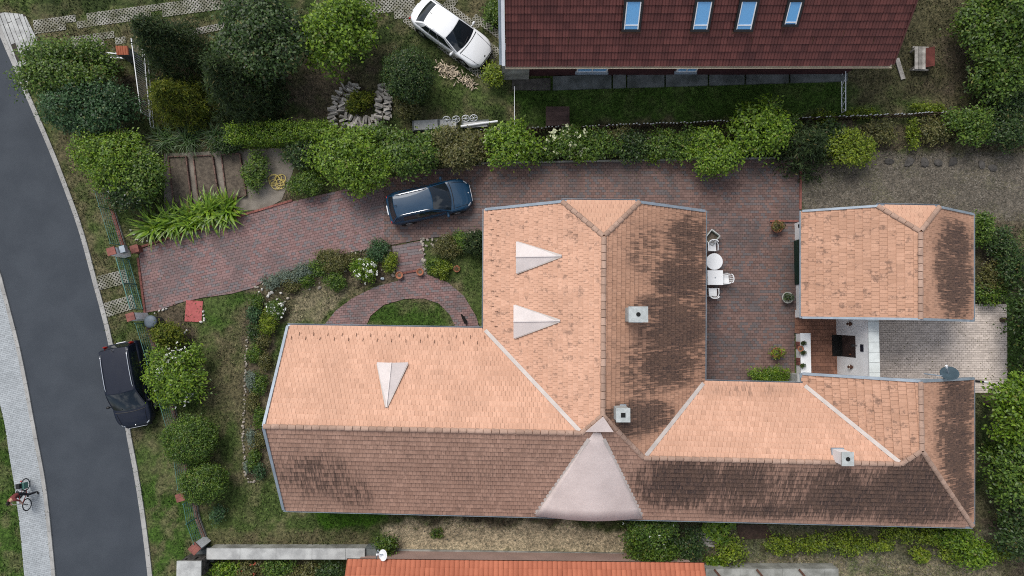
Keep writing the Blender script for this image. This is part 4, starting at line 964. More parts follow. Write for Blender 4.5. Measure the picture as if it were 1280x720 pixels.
# ------------------------------------------------------------------ foliage
def leaf_points(n, R, zc, style, rg):
    R = np.array(R)
    if style == 'box':
        f = rg.random((n, 3)) * 2 - 1; k = rg.integers(0, 5, n); ax = np.array([0, 0, 1, 1, 2])[k]; sg = np.array([1, -1, 1, -1, 1])[k]
        areas = np.array([R[1] * R[2], R[1] * R[2], R[0] * R[2], R[0] * R[2], R[0] * R[1] * 1.6]); k = rg.choice(5, n, p=areas / areas.sum()); ax = np.array([0, 0, 1, 1, 2])[k]; sg = np.array([1, -1, 1, -1, 1])[k]
        f[np.arange(n), ax] = sg * (1 - 0.12 * rg.random(n) ** 2); d = np.zeros((n, 3)); d[np.arange(n), ax] = sg; d += rg.normal(0, .35, (n, 3)); p = f * R * (1 + rg.normal(0, .02, (n, 1))); p[:, 2] += zc
        p[:, 2] += (fbm(p[:, 0] + 50, p[:, 1] + 50, 2.0, 3) - .5) * .25 * (ax == 2)
        return p, d / np.linalg.norm(d, axis=1, keepdims=True)
    if style == 'conifer':
        t = rg.random(n) ** 1.15; th = rg.random(n) * 2 * np.pi; h = R[2] * 2
        arms = 1 + .16 * np.sin(th * 5 + t * 9) + .12 * np.sin(th * 11 - t * 17)
        rad = ((1 - t) ** .85 * 1.02 + .02) * arms * (1 - .30 * rg.random(n) ** 2)
        p = np.stack([rad * np.cos(th) * R[0], rad * np.sin(th) * R[1], .04 * h + t * h * .96], 1); d = np.stack([np.cos(th), np.sin(th), .55 + t], 1)
        p[:, 2] += zc - R[2]; d += rg.normal(0, .25, (n, 3)); return p, d / np.linalg.norm(d, axis=1, keepdims=True)
    k = {'ball': 1, 'mound': 9, 'round': 15, 'loose': 28}[style]
    if k == 1: C = np.zeros((1, 3)); S = np.ones(1) * .93
    else:
        C = rg.normal(0, 1, (k, 3)); C /= np.linalg.norm(C, axis=1, keepdims=True); C[:, 2] = np.abs(C[:, 2]) * .9 - .25
        C *= (.42 + .26 * rg.random((k, 1))); S = .30 + .24 * rg.random(k); C[0] = 0; S[0] = .58
        if style == 'loose': C *= 1.12 + .25 * rg.random((k, 1)); S *= .40 + .42 * rg.random(k); S[0] = .45
    w = S ** 2; l = rg.choice(k, int(n * 2.2), p=w / w.sum()); m = len(l)
    d = rg.normal(0, 1, (m, 3)); d /= np.linalg.norm(d, axis=1, keepdims=True); d[:, 2] = np.where((d[:, 2] < -.3) & (rg.random(m) < .75), -d[:, 2], d[:, 2])
    az = np.arctan2(d[:, 1], d[:, 0]); bumpy = 1 + .10 * np.sin(az * 4 + l * 2) * np.cos(d[:, 2] * 5 + l) + (.06 * np.sin(az * 9 + l * 5) * np.sin(d[:, 2] * 9) if k == 1 else 0)
    r = S[l] * bumpy * (1 - .45 * rg.random(m) ** 2.2); q = C[l] + d * r[:, None]
    keep = np.ones(m, bool)
    for c, s in zip(C, S):
        keep &= (np.linalg.norm(q - c, axis=1) > s * .60) | (rg.random(m) < .10)
    q = q[keep][:n]; d = d[keep][:n]; q[:, :2] /= np.percentile(np.hypot(q[:, 0], q[:, 1]), 93); q[:, 2] /= np.percentile(q[:, 2], 98); p = q * R; p[:, 2] += zc; ok = p[:, 2] > .04; return p[ok], d[ok]
def leaf_quads(p, d, L, Wd, rg, flat=.5, shape='leaf'):
    n = len(p); up = np.array([0, 0, 1.0]); nr = d * .55 + up * flat + rg.normal(0, .42, (n, 3)); nr /= np.linalg.norm(nr, axis=1, keepdims=True)
    a = rg.normal(0, 1, (n, 3)) + d * .9; a -= nr * (a * nr).sum(1, keepdims=True); a /= np.linalg.norm(a, axis=1, keepdims=True); b = np.cross(nr, a)
    l = L * (.65 + .7 * rg.random((n, 1))); w = Wd * (.65 + .7 * rg.random((n, 1)))
    v = np.stack([p, p + a * l * .5 + b * w * .5 + nr * w * .18, p + a * l - nr * l * .12, p + a * l * .5 - b * w * .5 + nr * w * .18], 1).reshape(-1, 3)
    return v, np.arange(4 * n).reshape(n, 4)
def leaf_part(parent, name, mat, n, R, zc, leaf, style='round', seed=0, flat=.5):
    rg = np.random.default_rng(seed); k = 9 if n > 600 and style != 'box' else (4 if n > 600 else 1); p, d = leaf_points(n // k + 1, R, zc, style, rg)
    if k > 1:      # leaves stand in sprays
        p = np.repeat(p, k, 0); d = np.repeat(d, k, 0); p = p + rg.normal(0, leaf * (.85 if style != 'conifer' else .45), p.shape) + d * rg.normal(0, leaf * .5, (len(p), 1)); d = d + rg.normal(0, .25, d.shape); d /= np.linalg.norm(d, axis=1, keepdims=True); 
        if style == 'loose': out = np.repeat((rg.random(len(p) // k) < .05) * rg.random(len(p) // k) * .35, k)[:, None]; p = p + d * out * np.array([R[0], R[1], R[2]])
        ok = p[:, 2] > .03; p = p[ok]; d = d[ok]
    v, f = leaf_quads(p, d, leaf, leaf * (.22 if style == 'conifer' else .55), rg, flat if style != 'conifer' else .2)
    return add_obj(name, np_mesh(name, v, f, MT[mat]), parent)
def petals(parent, mat, n, R, zc, size, style, seed, name='blossom', side=None):
    rg = np.random.default_rng(seed + 99); p, d = leaf_points(n * 5, R, zc, style, rg); ok = d[:, 2] > .15
    if side is not None: ok &= (d[:, 0] * side[0] + d[:, 1] * side[1]) > .12
    p = (p + d * .05)[ok][:n]; d = d[ok][:n]; k = 5; P_ = np.repeat(p, k, 0) + rg.normal(0, size * .35, (len(p) * k, 3)); D = np.repeat(d, k, 0)
    v, f = leaf_quads(P_, D, size, size, rg, 1.2); return kind(add_obj(name, np_mesh(name, v, f, MT[mat]), parent), 'stuff')
def blades(parent, name, mat, n, spread, length, width, seed, lift=.55, rise=.6):
    """long strap leaves that rise and arch over"""
    rg = np.random.default_rng(seed); V = []; Fq = []; S = 5
    for i in range(n):
        a = rg.random() * 2 * math.pi; r0 = spread * math.sqrt(rg.random()); bx, by = r0 * math.cos(a * 1.7 + i), r0 * math.sin(a * 1.7 + i); L = length * (.6 + .55 * rg.random()); w = width * (.7 + .5 * rg.random()); el = math.radians(rg.uniform(35, 80))
        x = y = 0.0; cx, cy, cz = bx, by, .02; base = len(V)
        for s in range(S + 1):
            t = s / S; ww = w * (1 - t ** 2.2) * (.55 + 1.2 * t * (1 - t)) + .002; V.append((cx - math.sin(a) * ww / 2, cy + math.cos(a) * ww / 2, cz)); V.append((cx + math.sin(a) * ww / 2, cy - math.cos(a) * ww / 2, cz)); st = L / S; cx += math.cos(a) * math.cos(el) * st; cy += math.sin(a) * math.cos(el) * st; cz += math.sin(el) * st; cz = max(cz, .03); el -= lift * rise
        for s in range(S): Fq.append((base + 2 * s, base + 2 * s + 1, base + 2 * s + 3, base + 2 * s + 2))
    return add_obj(name, np_mesh(name, V, Fq, MT[mat]), parent)
def stems(parent, name, h, r, k, spread, seed, mat='bark'):
    rr = random.Random(seed); m = MB()
    if name == 'trunk': m.tube([(0, 0, -.05), (rr.uniform(-.05, .05), 0, h * .3), (rr.uniform(-.1, .1), rr.uniform(-.1, .1), h * .62)], [r, r * .8, r * .45], 8)
    for i in range(k):
        a = 2 * math.pi * i / k + rr.uniform(-.4, .4); b = spread * rr.uniform(.5, .9); z0 = h * (.25 if name == 'trunk' else 0) * rr.uniform(.7, 1.2)
        m.tube([(0, 0, z0), (b * .4 * math.cos(a), b * .4 * math.sin(a), z0 + h * .22), (b * math.cos(a), b * math.sin(a), h * rr.uniform(.55, .8))], [r * .5, r * .36, r * .12], 5)
    return m.build(name, MT[mat], parent)
SEED = [100]
def plant(name, label, px, py, rx, ry, h, mat, style='round', leaf=.13, dens=1.0, cat='shrub', fl=None, grp=None, rz=0.0, tall=None, flat=.5):
    """px, py: where its crown shows; rx, ry: half its width and depth in picture points; h: height in m"""
    leaf = leaf * (1.15 if style in ('loose', 'round') and h > .9 else 1.1 if style in ('loose', 'mound') else 1.0); flat = .85 if style == 'loose' else flat
    SEED[0] += 1; sd = SEED[0]; zc = h * (.52 if style not in ('ball', 'loose') else .58); q = P(px, py, zc); X, Y = PX(rx, zc), PX(ry, zc)
    t = thing(name, label, cat, (q.x, q.y, 0), rz, grp); R = (X, Y, h - zc if style != 'box' else h / 2)
    if style == 'box': zc = h / 2
    if style == 'conifer': R = (X, Y, h / 2); zc = h / 2
    area = math.pi * X * Y + math.pi * (X + Y) * h * .45; n = int(dens * area * 3.0 / (leaf * leaf * .55 * .6) * (1.9 if style == 'conifer' else 1)); n = max(120, min(n, 26000))
    tree = cat == 'tree' or h > 2.4
    stems(t, 'trunk' if tree else 'stem', h * .9, .05 + .03 * h, 6 if tree else 5, min(X, Y) * .8, sd)
    leaf_part(t, 'crown' if tree else 'foliage', mat, n, R, zc, leaf, style, sd, flat)
    if fl: petals(t, fl[0], fl[1], R, zc, fl[2], style, sd, side=fl[3] if len(fl) > 3 else None)
    return t
def strap(name, label, px, py, spread, n, L, w, mat, cat='plant', grp=None, z=.35, lift=.55, rise=.6):
    SEED[0] += 1; q = P(px, py, z); t = thing(name, label, cat, (q.x, q.y, 0), 0, grp); blades(t, 'foliage', mat, n, spread, L, w, SEED[0], lift, rise); m = MB(); m.lathe([(spread * .8 + .05, -.03), (spread * .5, .05), (.02, .08)], n=8); m.build('crown_base', MT['soil'], t); return t

# upper left
plant('leafy_shrub', 'broad light green bush at the road bend beside the parking bay', 83, 84, 56, 37, 3.4, 'l_mid', 'loose', .13)
plant('leafy_shrub', 'bluish dark green bush below the light green one at the road bend', 117, 140, 50, 38, 3.2, 'l_blue', 'round', .12)
plant('leafy_shrub', 'yellowish green bush at the upper end of the garden fence', 146, 206, 50, 36, 2.6, 'l_bright', 'loose', .12)
plant('variegated_shrub', 'small dark variegated bush in front of the yellowish one by the fence', 158, 240, 26, 24, 2.0, 'l_dark', 'round', .11, fl=('petal_w', 45, .05))
plant('leafy_shrub', 'mid green shrub leaning over the vegetable beds from the fence corner', 186, 218, 24, 30, 2.2, 'l_mid', 'loose', .13)
plant('small_shrub', 'little olive bush between white railing and road bend bush', 143, 86, 11, 10, 1.3, 'l_olive', 'loose', .10)
plant('conifer', 'dark conifer beside the upper end of the white railing', 205, 54, 44, 42, 5.0, 'l_con', 'conifer', .22, cat='tree')
plant('conifer', 'golden green conifer to the right of the white railing', 217, 122, 44, 32, 3.4, 'l_cony', 'conifer', .18, cat='tree')
plant('conifer', 'large dark conifer near the clipped hedge', 292, 102, 47, 48, 5.4, 'l_con', 'conifer', .22, cat='tree')
plant('leafy_tree', 'dark green broadleaf tree at the top edge left of the golden one', 332, 46, 58, 52, 4.6, 'l_dark', 'loose', .15, cat='tree')
plant('leafy_tree', 'yellow green broadleaf tree at the top edge above the log stack', 427, 40, 46, 42, 4.0, 'l_bright', 'loose', .16, .9, cat='tree')
plant('ball_tree', 'round clipped dark green tree near the white car', 511, 95, 29, 30, 3.0, 'l_dark', 'ball', .10, cat='tree')
plant('small_shrub', 'thin olive shrub below the round clipped tree', 508, 134, 14, 14, 1.1, 'l_olive', 'loose', .10, .6)
plant('small_shrub', 'yellow green weeds inside the ring of stacked logs', 452, 128, 16, 15, .8, 'l_cony', 'mound', .10)
plant('small_shrub', 'yellow green bush at the corner of the red roofed house', 617, 97, 11, 14, 1.1, 'l_yellow', 'loose', .10, .8)
plant('small_shrub', 'sparse bush at the top edge right of the white car', 618, 18, 14, 18, .9, 'l_mid', 'loose', .10, .5)
# hedge, upper side of the drive
plant('clipped_hedge', 'neatly clipped straight hedge with bright top behind the beds', 350, 168, 62, 10, 1.5, 'l_bright', 'box', .10, 1.0, cat='hedge', rz=math.radians(2))
strap('arching_grass', 'long dark green arching leaves at the left end of the clipped hedge', 205, 174, .45, 170, 1.3, .05, 'l_reed', grp=None); strap('arching_grass', 'long dark green arching leaves behind the first vegetable bed', 236, 172, .45, 170, 1.3, .05, 'l_reed'); strap('arching_grass', 'long dark green arching leaves nearest the clipped hedge', 270, 171, .4, 150, 1.2, .05, 'l_reed')
plant('low_shrub', 'dark shrub in front of the left part of the clipped hedge', 285, 180, 22, 9, .9, 'l_dark', 'mound', .11)
plant('leafy_shrub', 'dark shrub between hose and clipped hedge', 378, 192, 24, 16, 1.3, 'l_dark', 'loose', .12)
plant('box_bush', 'round bush with small dark leaves at the edge of the drive', 383, 231, 20, 16, 1.1, 'l_mid', 'round', .08)
plant('leafy_shrub', 'large bright green shrub hanging over the drive left of the blue car', 442, 198, 47, 40, 2.4, 'l_bright', 'loose', .13)
plant('leafy_shrub', 'mid green shrub behind the rear of the blue car', 513, 190, 34, 26, 2.2, 'l_mid', 'loose', .13)
plant('leafy_shrub', 'olive green shrub with brownish leaves above the blue car', 568, 186, 32, 24, 2.0, 'l_olive', 'loose', .11)
plant('leafy_shrub', 'bright green bush with upright shoots left of the cream flowers', 638, 183, 36, 23, 1.9, 'l_bright', 'loose', .15, fl=('petal_c', 8, .10))
plant('flowering_shrub', 'green shrub dotted with cream flower heads opposite the roof hip', 707, 179, 24, 20, 1.5, 'l_mid', 'round', .12, fl=('petal_c', 46, .14))
plant('leafy_shrub', 'low green shrub just right of the cream flowers', 750, 181, 24, 20, 1.3, 'l_mid', 'loose', .12, .8); plant('leafy_shrub', 'dark low bush at the middle of the drive border', 790, 183, 24, 18, 1.1, 'l_dark', 'loose', .12, .8); plant('leafy_shrub', 'mid green loose bush left of the yellow green one in the border', 833, 181, 26, 20, 1.3, 'l_mid', 'loose', .12, .8)
plant('leafy_shrub', 'yellow green shrub bulging out over the courtyard paving', 893, 191, 32, 27, 2.0, 'l_bright', 'loose', .13)
plant('leafy_shrub', 'green broad-leaved bush between the yellow green shrub and the dark pine', 950, 163, 33, 32, 2.3, 'l_bright', 'loose', .15)
plant('young_pine', 'dark spreading young pine above the courtyard corner', 1008, 182, 36, 36, 2.6, 'l_con', 'conifer', .26, .8, cat='tree')
plant('leafy_shrub', 'olive yellow bush right of the young pine', 1062, 186, 32, 20, 1.5, 'l_yellow', 'loose', .12, .9)
plant('leafy_shrub', 'dark green shrub by the wire fence at the gravel track', 1208, 156, 28, 22, 1.6, 'l_mid', 'loose', .12); plant('leafy_shrub', 'dim green shrub at the right edge above the gravel', 1258, 162, 26, 22, 1.6, 'l_dark', 'loose', .12)
plant('small_shrub', 'yellow green weed clump beside the boulders', 1141, 168, 7, 16, .7, 'l_yellow', 'loose', .10, .7)
for i, (x, y, rx, l) in enumerate(((1030, 148, 18, 'right of the pine'), (1078, 142, 22, 'below the white railing'), (1164, 136, 22, 'under the bench'), (985, 150, 15, 'left of the white railing foot'))): plant('ground_cover', 'low golden creeping plants along the fence ' + l, x, y, rx, 6, .35, 'l_yellow', 'mound', .09, cat='plant')
for x, y, rx, ry, h, mt, l in ((415, 182, 26, 20, 1.5, 'l_bright', 'bright shrub between log stack and clipped hedge end'), (478, 172, 26, 14, 1.3, 'l_mid', 'low shrub right behind the log stack'), (545, 176, 22, 14, 1.2, 'l_mid', 'low shrub below the thick concrete slabs'), (603, 180, 16, 18, 1.2, 'l_olive', 'olive shrub below the white pipe'), (675, 190, 18, 12, .9, 'l_mid', 'low green filler left of the cream flowers'), (728, 190, 16, 12, .8, 'l_bright', 'low bright filler below the cream flowers'), (770, 172, 18, 12, .9, 'l_olive', 'olive filler in the middle of the drive border'), (812, 190, 18, 10, .7, 'l_bright', 'bright low plant at the drive kerb'), (858, 176, 16, 16, 1.0, 'l_mid', 'mid green filler left of the yellow green shrub'), (925, 190, 14, 10, .8, 'l_dark', 'dark low filler between yellow green and broad-leaved shrubs'), (983, 158, 18, 16, 1.2, 'l_mid', 'green filler behind the young pine'), (1040, 168, 18, 14, 1.1, 'l_dark', 'dark filler right behind the young pine'), (1100, 165, 20, 14, .8, 'l_olive', 'dry olive scrub above the first boulder'), (1168, 165, 20, 16, .9, 'l_olive', 'dry olive scrub above the middle boulders')):
    plant('border_shrub', l, x, y, rx, ry, h, mt, 'loose', .12, .8)
plant('leafy_tree', 'dark leafy tree at the top edge left of the corner tree', 1232, 12, 26, 26, 3.0, 'l_mid', 'loose', .14, cat='tree'); plant('scrub', 'shaded bush under the corner trees beside the fence', 1262, 128, 26, 14, 1.4, 'l_dark', 'loose', .12)
# upper right trees
plant('leafy_tree', 'tall green tree filling the top right corner', 1254, 36, 46, 62, 3.8, 'l_mid', 'loose', .15, cat='tree'); plant('leafy_tree', 'lower branchy tree under the top right corner tree', 1256, 88, 42, 34, 2.8, 'l_mid', 'loose', .14, cat='tree')
# right edge
plant('small_shrub', 'rounded dark green bush touching the garage gutter', 1224, 288, 11, 18, 1.6, 'l_mid', 'round', .10)
for i, (x, y, rx, ry, h, mt, l) in enumerate(((1250, 300, 16, 20, 1.2, 'l_dark', 'dark bush right of the rounded one behind the garage'), (1240, 345, 18, 22, 1.0, 'l_olive', 'olive scrub behind the middle of the garage'), (1262, 335, 18, 26, 1.8, 'l_dark', 'dark scrub at the right edge level with the garage'), (1240, 368, 20, 14, .9, 'l_mid', 'green scrub just above the rear patio'))): plant('scrub', l, x, y, rx, ry, h, mt, 'loose', .11, .75)
plant('leafy_tree', 'green tree with pale leaf tips beside the rear patio corner', 1268, 510, 30, 42, 3.6, 'l_bright', 'loose', .16, .85, cat='tree'); plant('leafy_tree', 'green tree at the right edge level with the hip of the roof', 1266, 588, 30, 40, 3.4, 'l_mid', 'loose', .15, .9, cat='tree'); plant('leafy_tree', 'dim tree low on the right edge near the bright bush', 1272, 665, 26, 30, 2.8, 'l_dark', 'loose', .14, .8, cat='tree'); plant('small_shrub', 'small green shrub left of the right edge trees', 1241, 561, 10, 10, 1.0, 'l_mid', 'loose', .11)
plant('leafy_tree', 'dark tree in shade right of the garage scrub', 1284, 400, 18, 60, 3.2, 'l_dark', 'loose', .14, .8, cat='tree')
# along the foot of the farmhouse, lower side
plant('leafy_shrub', 'tall dark bush with pale glints against the farmhouse eaves', 810, 662, 29, 20, 2.0, 'l_mid', 'loose', .12, fl=('petal_w', 18, .05)); plant('leafy_shrub', 'lower bush between the tall dark one and the orange roof', 815, 690, 32, 16, 1.4, 'l_mid', 'round', .12); plant('leafy_shrub', 'dark loose shrub left of the weathered planks', 858, 682, 20, 22, 1.0, 'l_dark', 'loose', .11, .8)
plant('large_leaf_plant', 'bright plant with large leaves under the farmhouse gutter', 899, 664, 20, 14, .9, 'l_bright', 'loose', .20, .9, cat='plant'); plant('spiky_bush', 'yellow green spiky bush below the large-leaved plant', 912, 688, 15, 16, .8, 'l_yellow', 'loose', .14, .8); plant('small_shrub', 'bright low weeds beside the end of the orange roof', 895, 703, 14, 7, .4, 'l_bright', 'mound', .10)
for i, (x, y, rx, ry, l) in enumerate(((975, 682, 20, 11, 'first'), (1016, 680, 20, 10, 'second'), (1062, 679, 26, 13, 'third'), (1100, 683, 14, 7, 'fourth'), (1122, 667, 22, 9, 'fifth'), (1166, 671, 20, 9, 'sixth'), (1150, 694, 12, 9, 'seventh'), (1188, 690, 16, 8, 'eighth'), (1252, 690, 14, 9, 'ninth'))): plant('spurge_clump', l + ' yellow green clump from the left along the lower eaves', x, y, rx, ry, .55, 'l_yellow', 'loose', .12, .8, cat='plant', grp='yellow green clumps below the eaves')
plant('leafy_shrub', 'vivid green feathery bush at the farmhouse corner bottom right', 1194, 668, 18, 14, 1.4, 'l_bright', 'loose', .12); plant('leafy_shrub', 'vivid green bush in front of the feathery one bottom right', 1216, 690, 22, 18, 1.3, 'l_bright', 'round', .13)
plant('box_bush', 'round glossy bush where the grey wall ends', 484, 682, 12, 11, 1.0, 'l_mid', 'round', .10)
plant('weed_clump', 'small weed clump on the bare sandy strip', 546, 667, 9, 6, .3, 'l_mid', 'loose', .08, .5, cat='plant')
# behind the grey wall, bottom left
for i, (x, y, rx, mt, l, f) in enumerate(((282, 712, 18, 'l_bright', 'leafy plants just behind the stone pillar', None), (312, 712, 16, 'l_olive', 'rose bush with red blooms behind the grey wall', ('petal_r', 14, .06)), (350, 708, 20, 'l_mid', 'shrub behind the middle of the grey wall', None), (382, 716, 16, 'l_olive', 'olive shrub behind the right part of the grey wall', ('petal_c', 8, .06)), (415, 716, 18, 'l_dark', 'dark shrub beside the orange roof', None))): plant('leafy_shrub', l, x, y, rx, 10, .9, mt, 'loose', .11, .8, fl=f)
# front garden
plant('golden_conifer', 'small golden conifer by the lower gate pillar', 209, 416, 18, 17, 1.2, 'l_cony', 'round', .10); plant('flowering_shrub', 'large yellow green shrub with white flowers beside the parked black car', 219, 466, 35, 36, 1.9, 'l_bright', 'loose', .13, fl=('petal_w', 110, .055, (.7, -.7)))
plant('box_bush', 'upper of two round bushes along the garden fence', 238, 550, 30, 28, 1.9, 'l_mid', 'ball', .09); plant('box_bush', 'lower of two round bushes along the garden fence', 255, 603, 27, 23, 1.7, 'l_mid', 'ball', .09); plant('small_shrub', 'tiny green shrub below the round bushes', 272, 643, 9, 9, .6, 'l_blue', 'loose', .09, .7)
# strap-leaved row by the drive
for i, (x, y, l, n) in enumerate(((190, 282, 'leftmost', 90), (213, 276, 'second', 100), (236, 273, 'third', 100), (258, 264, 'fourth', 100), (282, 262, 'rightmost', 95))): strap('strap_leaf_clump', l + ' clump of the row of big bright strap-leaved plants at the drive', x, y, .30, n, 1.45, .19, 'l_strap', grp='strap-leaved plants at the drive', z=.6, lift=.42)
# rock garden above and left of the house
RG = [(340, 352, 12, 6, .35, 'l_grey', 'silver cushion plant at the lower left of the rock garden'), (360, 346, 13, 7, .35, 'l_grey', 'silver cushion plant next along the rock garden edge'), (380, 340, 12, 7, .4, 'l_grey', 'silver cushion plant farthest right in the silver row'), (361, 356, 11, 8, .35, 'l_olive', 'brownish cushion below the silver row'), (398, 333, 12, 9, .5, 'l_mid', 'green shrub right of the silver row'), (418, 328, 15, 11, .6, 'l_olive', 'olive bush at the edge of the drive in the rock garden'), (383, 352, 7, 7, .4, 'l_mid', 'small green tuft in the middle of the rock garden'), (418, 353, 11, 9, .5, 'l_mid', 'green cushion above the dry grass'), (472, 314, 14, 10, .6, 'l_blue', 'grey green bush at the left of the garden steps'), (487, 327, 9, 9, .5, 'l_yellow', 'yellow green cushion next to the garden steps'), (318, 393, 8, 8, .5, 'l_blue', 'green clump at the corner of the long bed'), (335, 404, 12, 12, .6, 'l_yellow', 'yellow green bush at the house corner'), (322, 378, 7, 8, .4, 'l_mid', 'green tuft left of the white flowers'), (545, 331, 11, 5, .4, 'l_mid', 'low green plant by the stone edge right of the steps'), (560, 309, 15, 11, .7, 'l_olive', 'reddish brown shrub right of the steps'), (578, 303, 11, 10, .8, 'l_mid', 'green shrub between brown shrub and dark conifer'), (551, 337, 11, 9, .5, 'l_yellow', 'yellow green grass tuft by the blue stone'), (405, 320, 8, 6, .4, 'l_olive', 'small olive tuft on the drive edge'), (440, 322, 8, 5, .3, 'l_olive', 'dry tuft behind the white flower bush')]
for x, y, rx, ry, h, mt, l in RG: plant('garden_plant', l, x, y, rx * 1.18, ry * 1.2, h, mt, 'mound', .075, .9, cat='plant')
plant('flowering_shrub', 'round bush covered in white flowers in the rock garden', 456, 338, 16, 14, .7, 'l_bright', 'round', .09, fl=('petal_w', 45, .08)); plant('flowering_shrub', 'white flowering bush near the upper left house corner', 346, 387, 11, 10, .6, 'l_mid', 'round', .08, fl=('petal_w', 40, .08))
plant('dwarf_conifer', 'dark dwarf conifer at the house wall right of the steps', 594, 304, 12, 16, 1.2, 'l_con', 'round', .10)
# the long bed left of the gable
BED = [(318, 418, 9, 12, 'l_dark'), (328, 425, 8, 11, 'l_olive'), (318, 445, 9, 13, 'l_mid'), (331, 452, 7, 12, 'l_olive'), (314, 476, 6, 12, 'l_grey'), (324, 480, 9, 13, 'l_mid'), (316, 505, 8, 12, 'l_olive'), (325, 520, 7, 14, 'l_mid'), (315, 546, 6, 10, 'l_grey'), (324, 552, 8, 12, 'l_olive'), (318, 575, 8, 11, 'l_mid'), (309, 583, 4, 8, 'l_grey'), (325, 590, 7, 9, 'l_blue')]
WORD = ['first', 'second', 'third', 'fourth', 'fifth', 'sixth', 'seventh', 'eighth', 'ninth', 'tenth', 'eleventh', 'twelfth', 'thirteenth']
HUE = {'l_dark': 'dark green', 'l_olive': 'olive', 'l_mid': 'green', 'l_grey': 'silver grey', 'l_blue': 'blue green'}
for k, (x, y, rx, ry, mt) in enumerate(BED): plant('border_plant', HUE[mt] + ' plant, ' + WORD[k] + ' from the top in the long bed by the gable', x, y, rx, ry, .4, mt, 'mound', .075, .85, cat='plant', grp='plants in the long bed')
# court
plant('low_shrub', 'bright green mound in the lower right corner of the courtyard', 961, 470, 23, 12, .8, 'l_bright', 'mound', .07)
pot('large pot with olive bush near the upper end of the garage door', 972, 283, .03, .30, .4, 'terracotta', ('l_olive', 260, 1.1, .6, .09)); pot('grey pot with a small plant at the lower end of the garage door', 985, 372, .03, .28, .4, 'concrete', ('l_dark', 200, .9, .5, .08)); pot('potted bush standing before the low white wall', 971, 441, .03, .26, .35, 'terracotta', ('l_yellow', 300, 1.5, .9, .09))
for px, py, l in ((1004, 429, 'upper'), (1004, 441, 'middle'), (1003, 457, 'lower')): pot(l + ' of three dark potted plants on the low white wall', px, py, .65, .10, .14, 'rust', ('l_dark', 140, 1.3, .8, .06), grp='pots on the low wall')
pot('empty terracotta bowl between the pots on the low white wall', 1001, 436, .65, .15, .10)
pot('terracotta pot on the left of the foot of the garden steps', 499, 344, .0, .18, .30); pot('terracotta pot on the right of the foot of the garden steps', 525, 340, .0, .18, .30); pot('terracotta bowl on the lawn right of the steps', 571, 336, .0, .17, .14, plant=('l_olive', 40, .9, .4, .07))

# ------------------------------------------------------------------ fences and gates
def mesh_fence(label, tops, h=1.3, name='wire_fence', panel=2.4, brick='brick', cat='fence', rails=2, pitch=.14):
    t = thing(name, label, cat); pts = [Vector((*P(x, y, h)[:2], 0)) for x, y in tops]; line = [pts[0]]
    for a, b in zip(pts, pts[1:]):
        k = max(1, round((b - a).length / panel)); line += [a.lerp(b, (i + 1) / k) for i in range(k)]
    for p in line:
        m = MB(); m.cyl(p, p + Vector((0, 0, h + .05)), .028, n=8); m.build('post', MT['fencegreen'], t)
    for a, b in zip(line, line[1:]):
        m = MB(); d = (b - a); L = d.length; d.normalize()
        for z in [.22 + (h - .24) * i / 5 for i in range(6)]: m.bar(a + Vector((0, 0, z)), b + Vector((0, 0, z)), .012 if z < h - .1 else .022)
        n = int(L / pitch)
        for i in range(1, n): q = a + d * (L * i / n); m.bar(q + Vector((0, 0, .2)), q + Vector((0, 0, h)), .009)
        m.build('mesh_panel', MT['fencegreen'], t)
        if brick:
            m = MB(); m.bar(a + Vector((0, 0, .06)), b + Vector((0, 0, .06)), .22, .14); m.build('plinth', MT['concrete'], t)
            nb = max(1, int(L / .26))
            for i in range(nb):
                q = a + d * (L * (i + .5) / nb); m = MB(); m.box((q.x, q.y, .17 + random.uniform(-.005, .008)), (L / nb - .018, .17, .08), rz=math.atan2(d.y, d.x)); m.build('coping_brick', MT[brick], t)
    return t
mesh_fence('green wire fence on brick plinth from the bushes to the upper gate pillar', [(118, 238), (124, 258), (138, 304)])
mesh_fence('green wire fence on brick plinth beside the parked black car', [(169, 404), (184, 455), (200, 508), (215, 560), (222, 612)], brick='brick_old')
mesh_fence('short green wire fence between the two lowest brick-capped pillars', [(229, 630), (233, 655), (242, 680)], brick='brick_old')
gt = thing('driveway_gate', 'green double gate of wire mesh across the drive between two pillars', 'gate'); A, B = Vector((*P(145, 322, 1.3)[:2], 0)), Vector((*P(163, 386, 1.3)[:2], 0))
for a, b in ((A, A.lerp(B, .495)), (A.lerp(B, .505), B)):
    m = MB(); d = b - a
    for z in (.12, .72, 1.3): m.bar(a + Vector((0, 0, z)), b + Vector((0, 0, z)), .045)
    for k in (0, 1): q = a.lerp(b, k); m.bar(q + Vector((0, 0, .10)), q + Vector((0, 0, 1.32)), .045)
    lf = m.build('gate_leaf', MT['fencegreen'], gt); m = MB()
    for i in range(1, 11): q = a.lerp(b, i / 11); m.bar(q + Vector((0, 0, .14)), q + Vector((0, 0, 1.28)), .014)
    for z in (.32, .52, .92, 1.12): m.bar(a + Vector((0, 0, z)), b + Vector((0, 0, z)), .014)
    m.build('wire_infill', MT['fencegreen'], lf)
def pillar(label, px, py, h=1.45, w=.36, l=.36, rz=0.0, body='render_w', extra=False):
    q = P(px, py, h); t = thing('gate_pillar', label, 'pillar', (q.x, q.y, 0), rz); m = MB(); m.box((0, 0, h / 2 - .04), (w, l, h)); m.build('shaft', MT[body], t)
    for k in range(2):
        m = MB(); m.box(((k - .5) * (w + .06) / 2, 0, h - .02), ((w + .05) / 2, l + .08, .08)); m.build('cap_brick', MT['brick'], t)
    return t
A_ = math.atan2((B - A).y, (B - A).x)
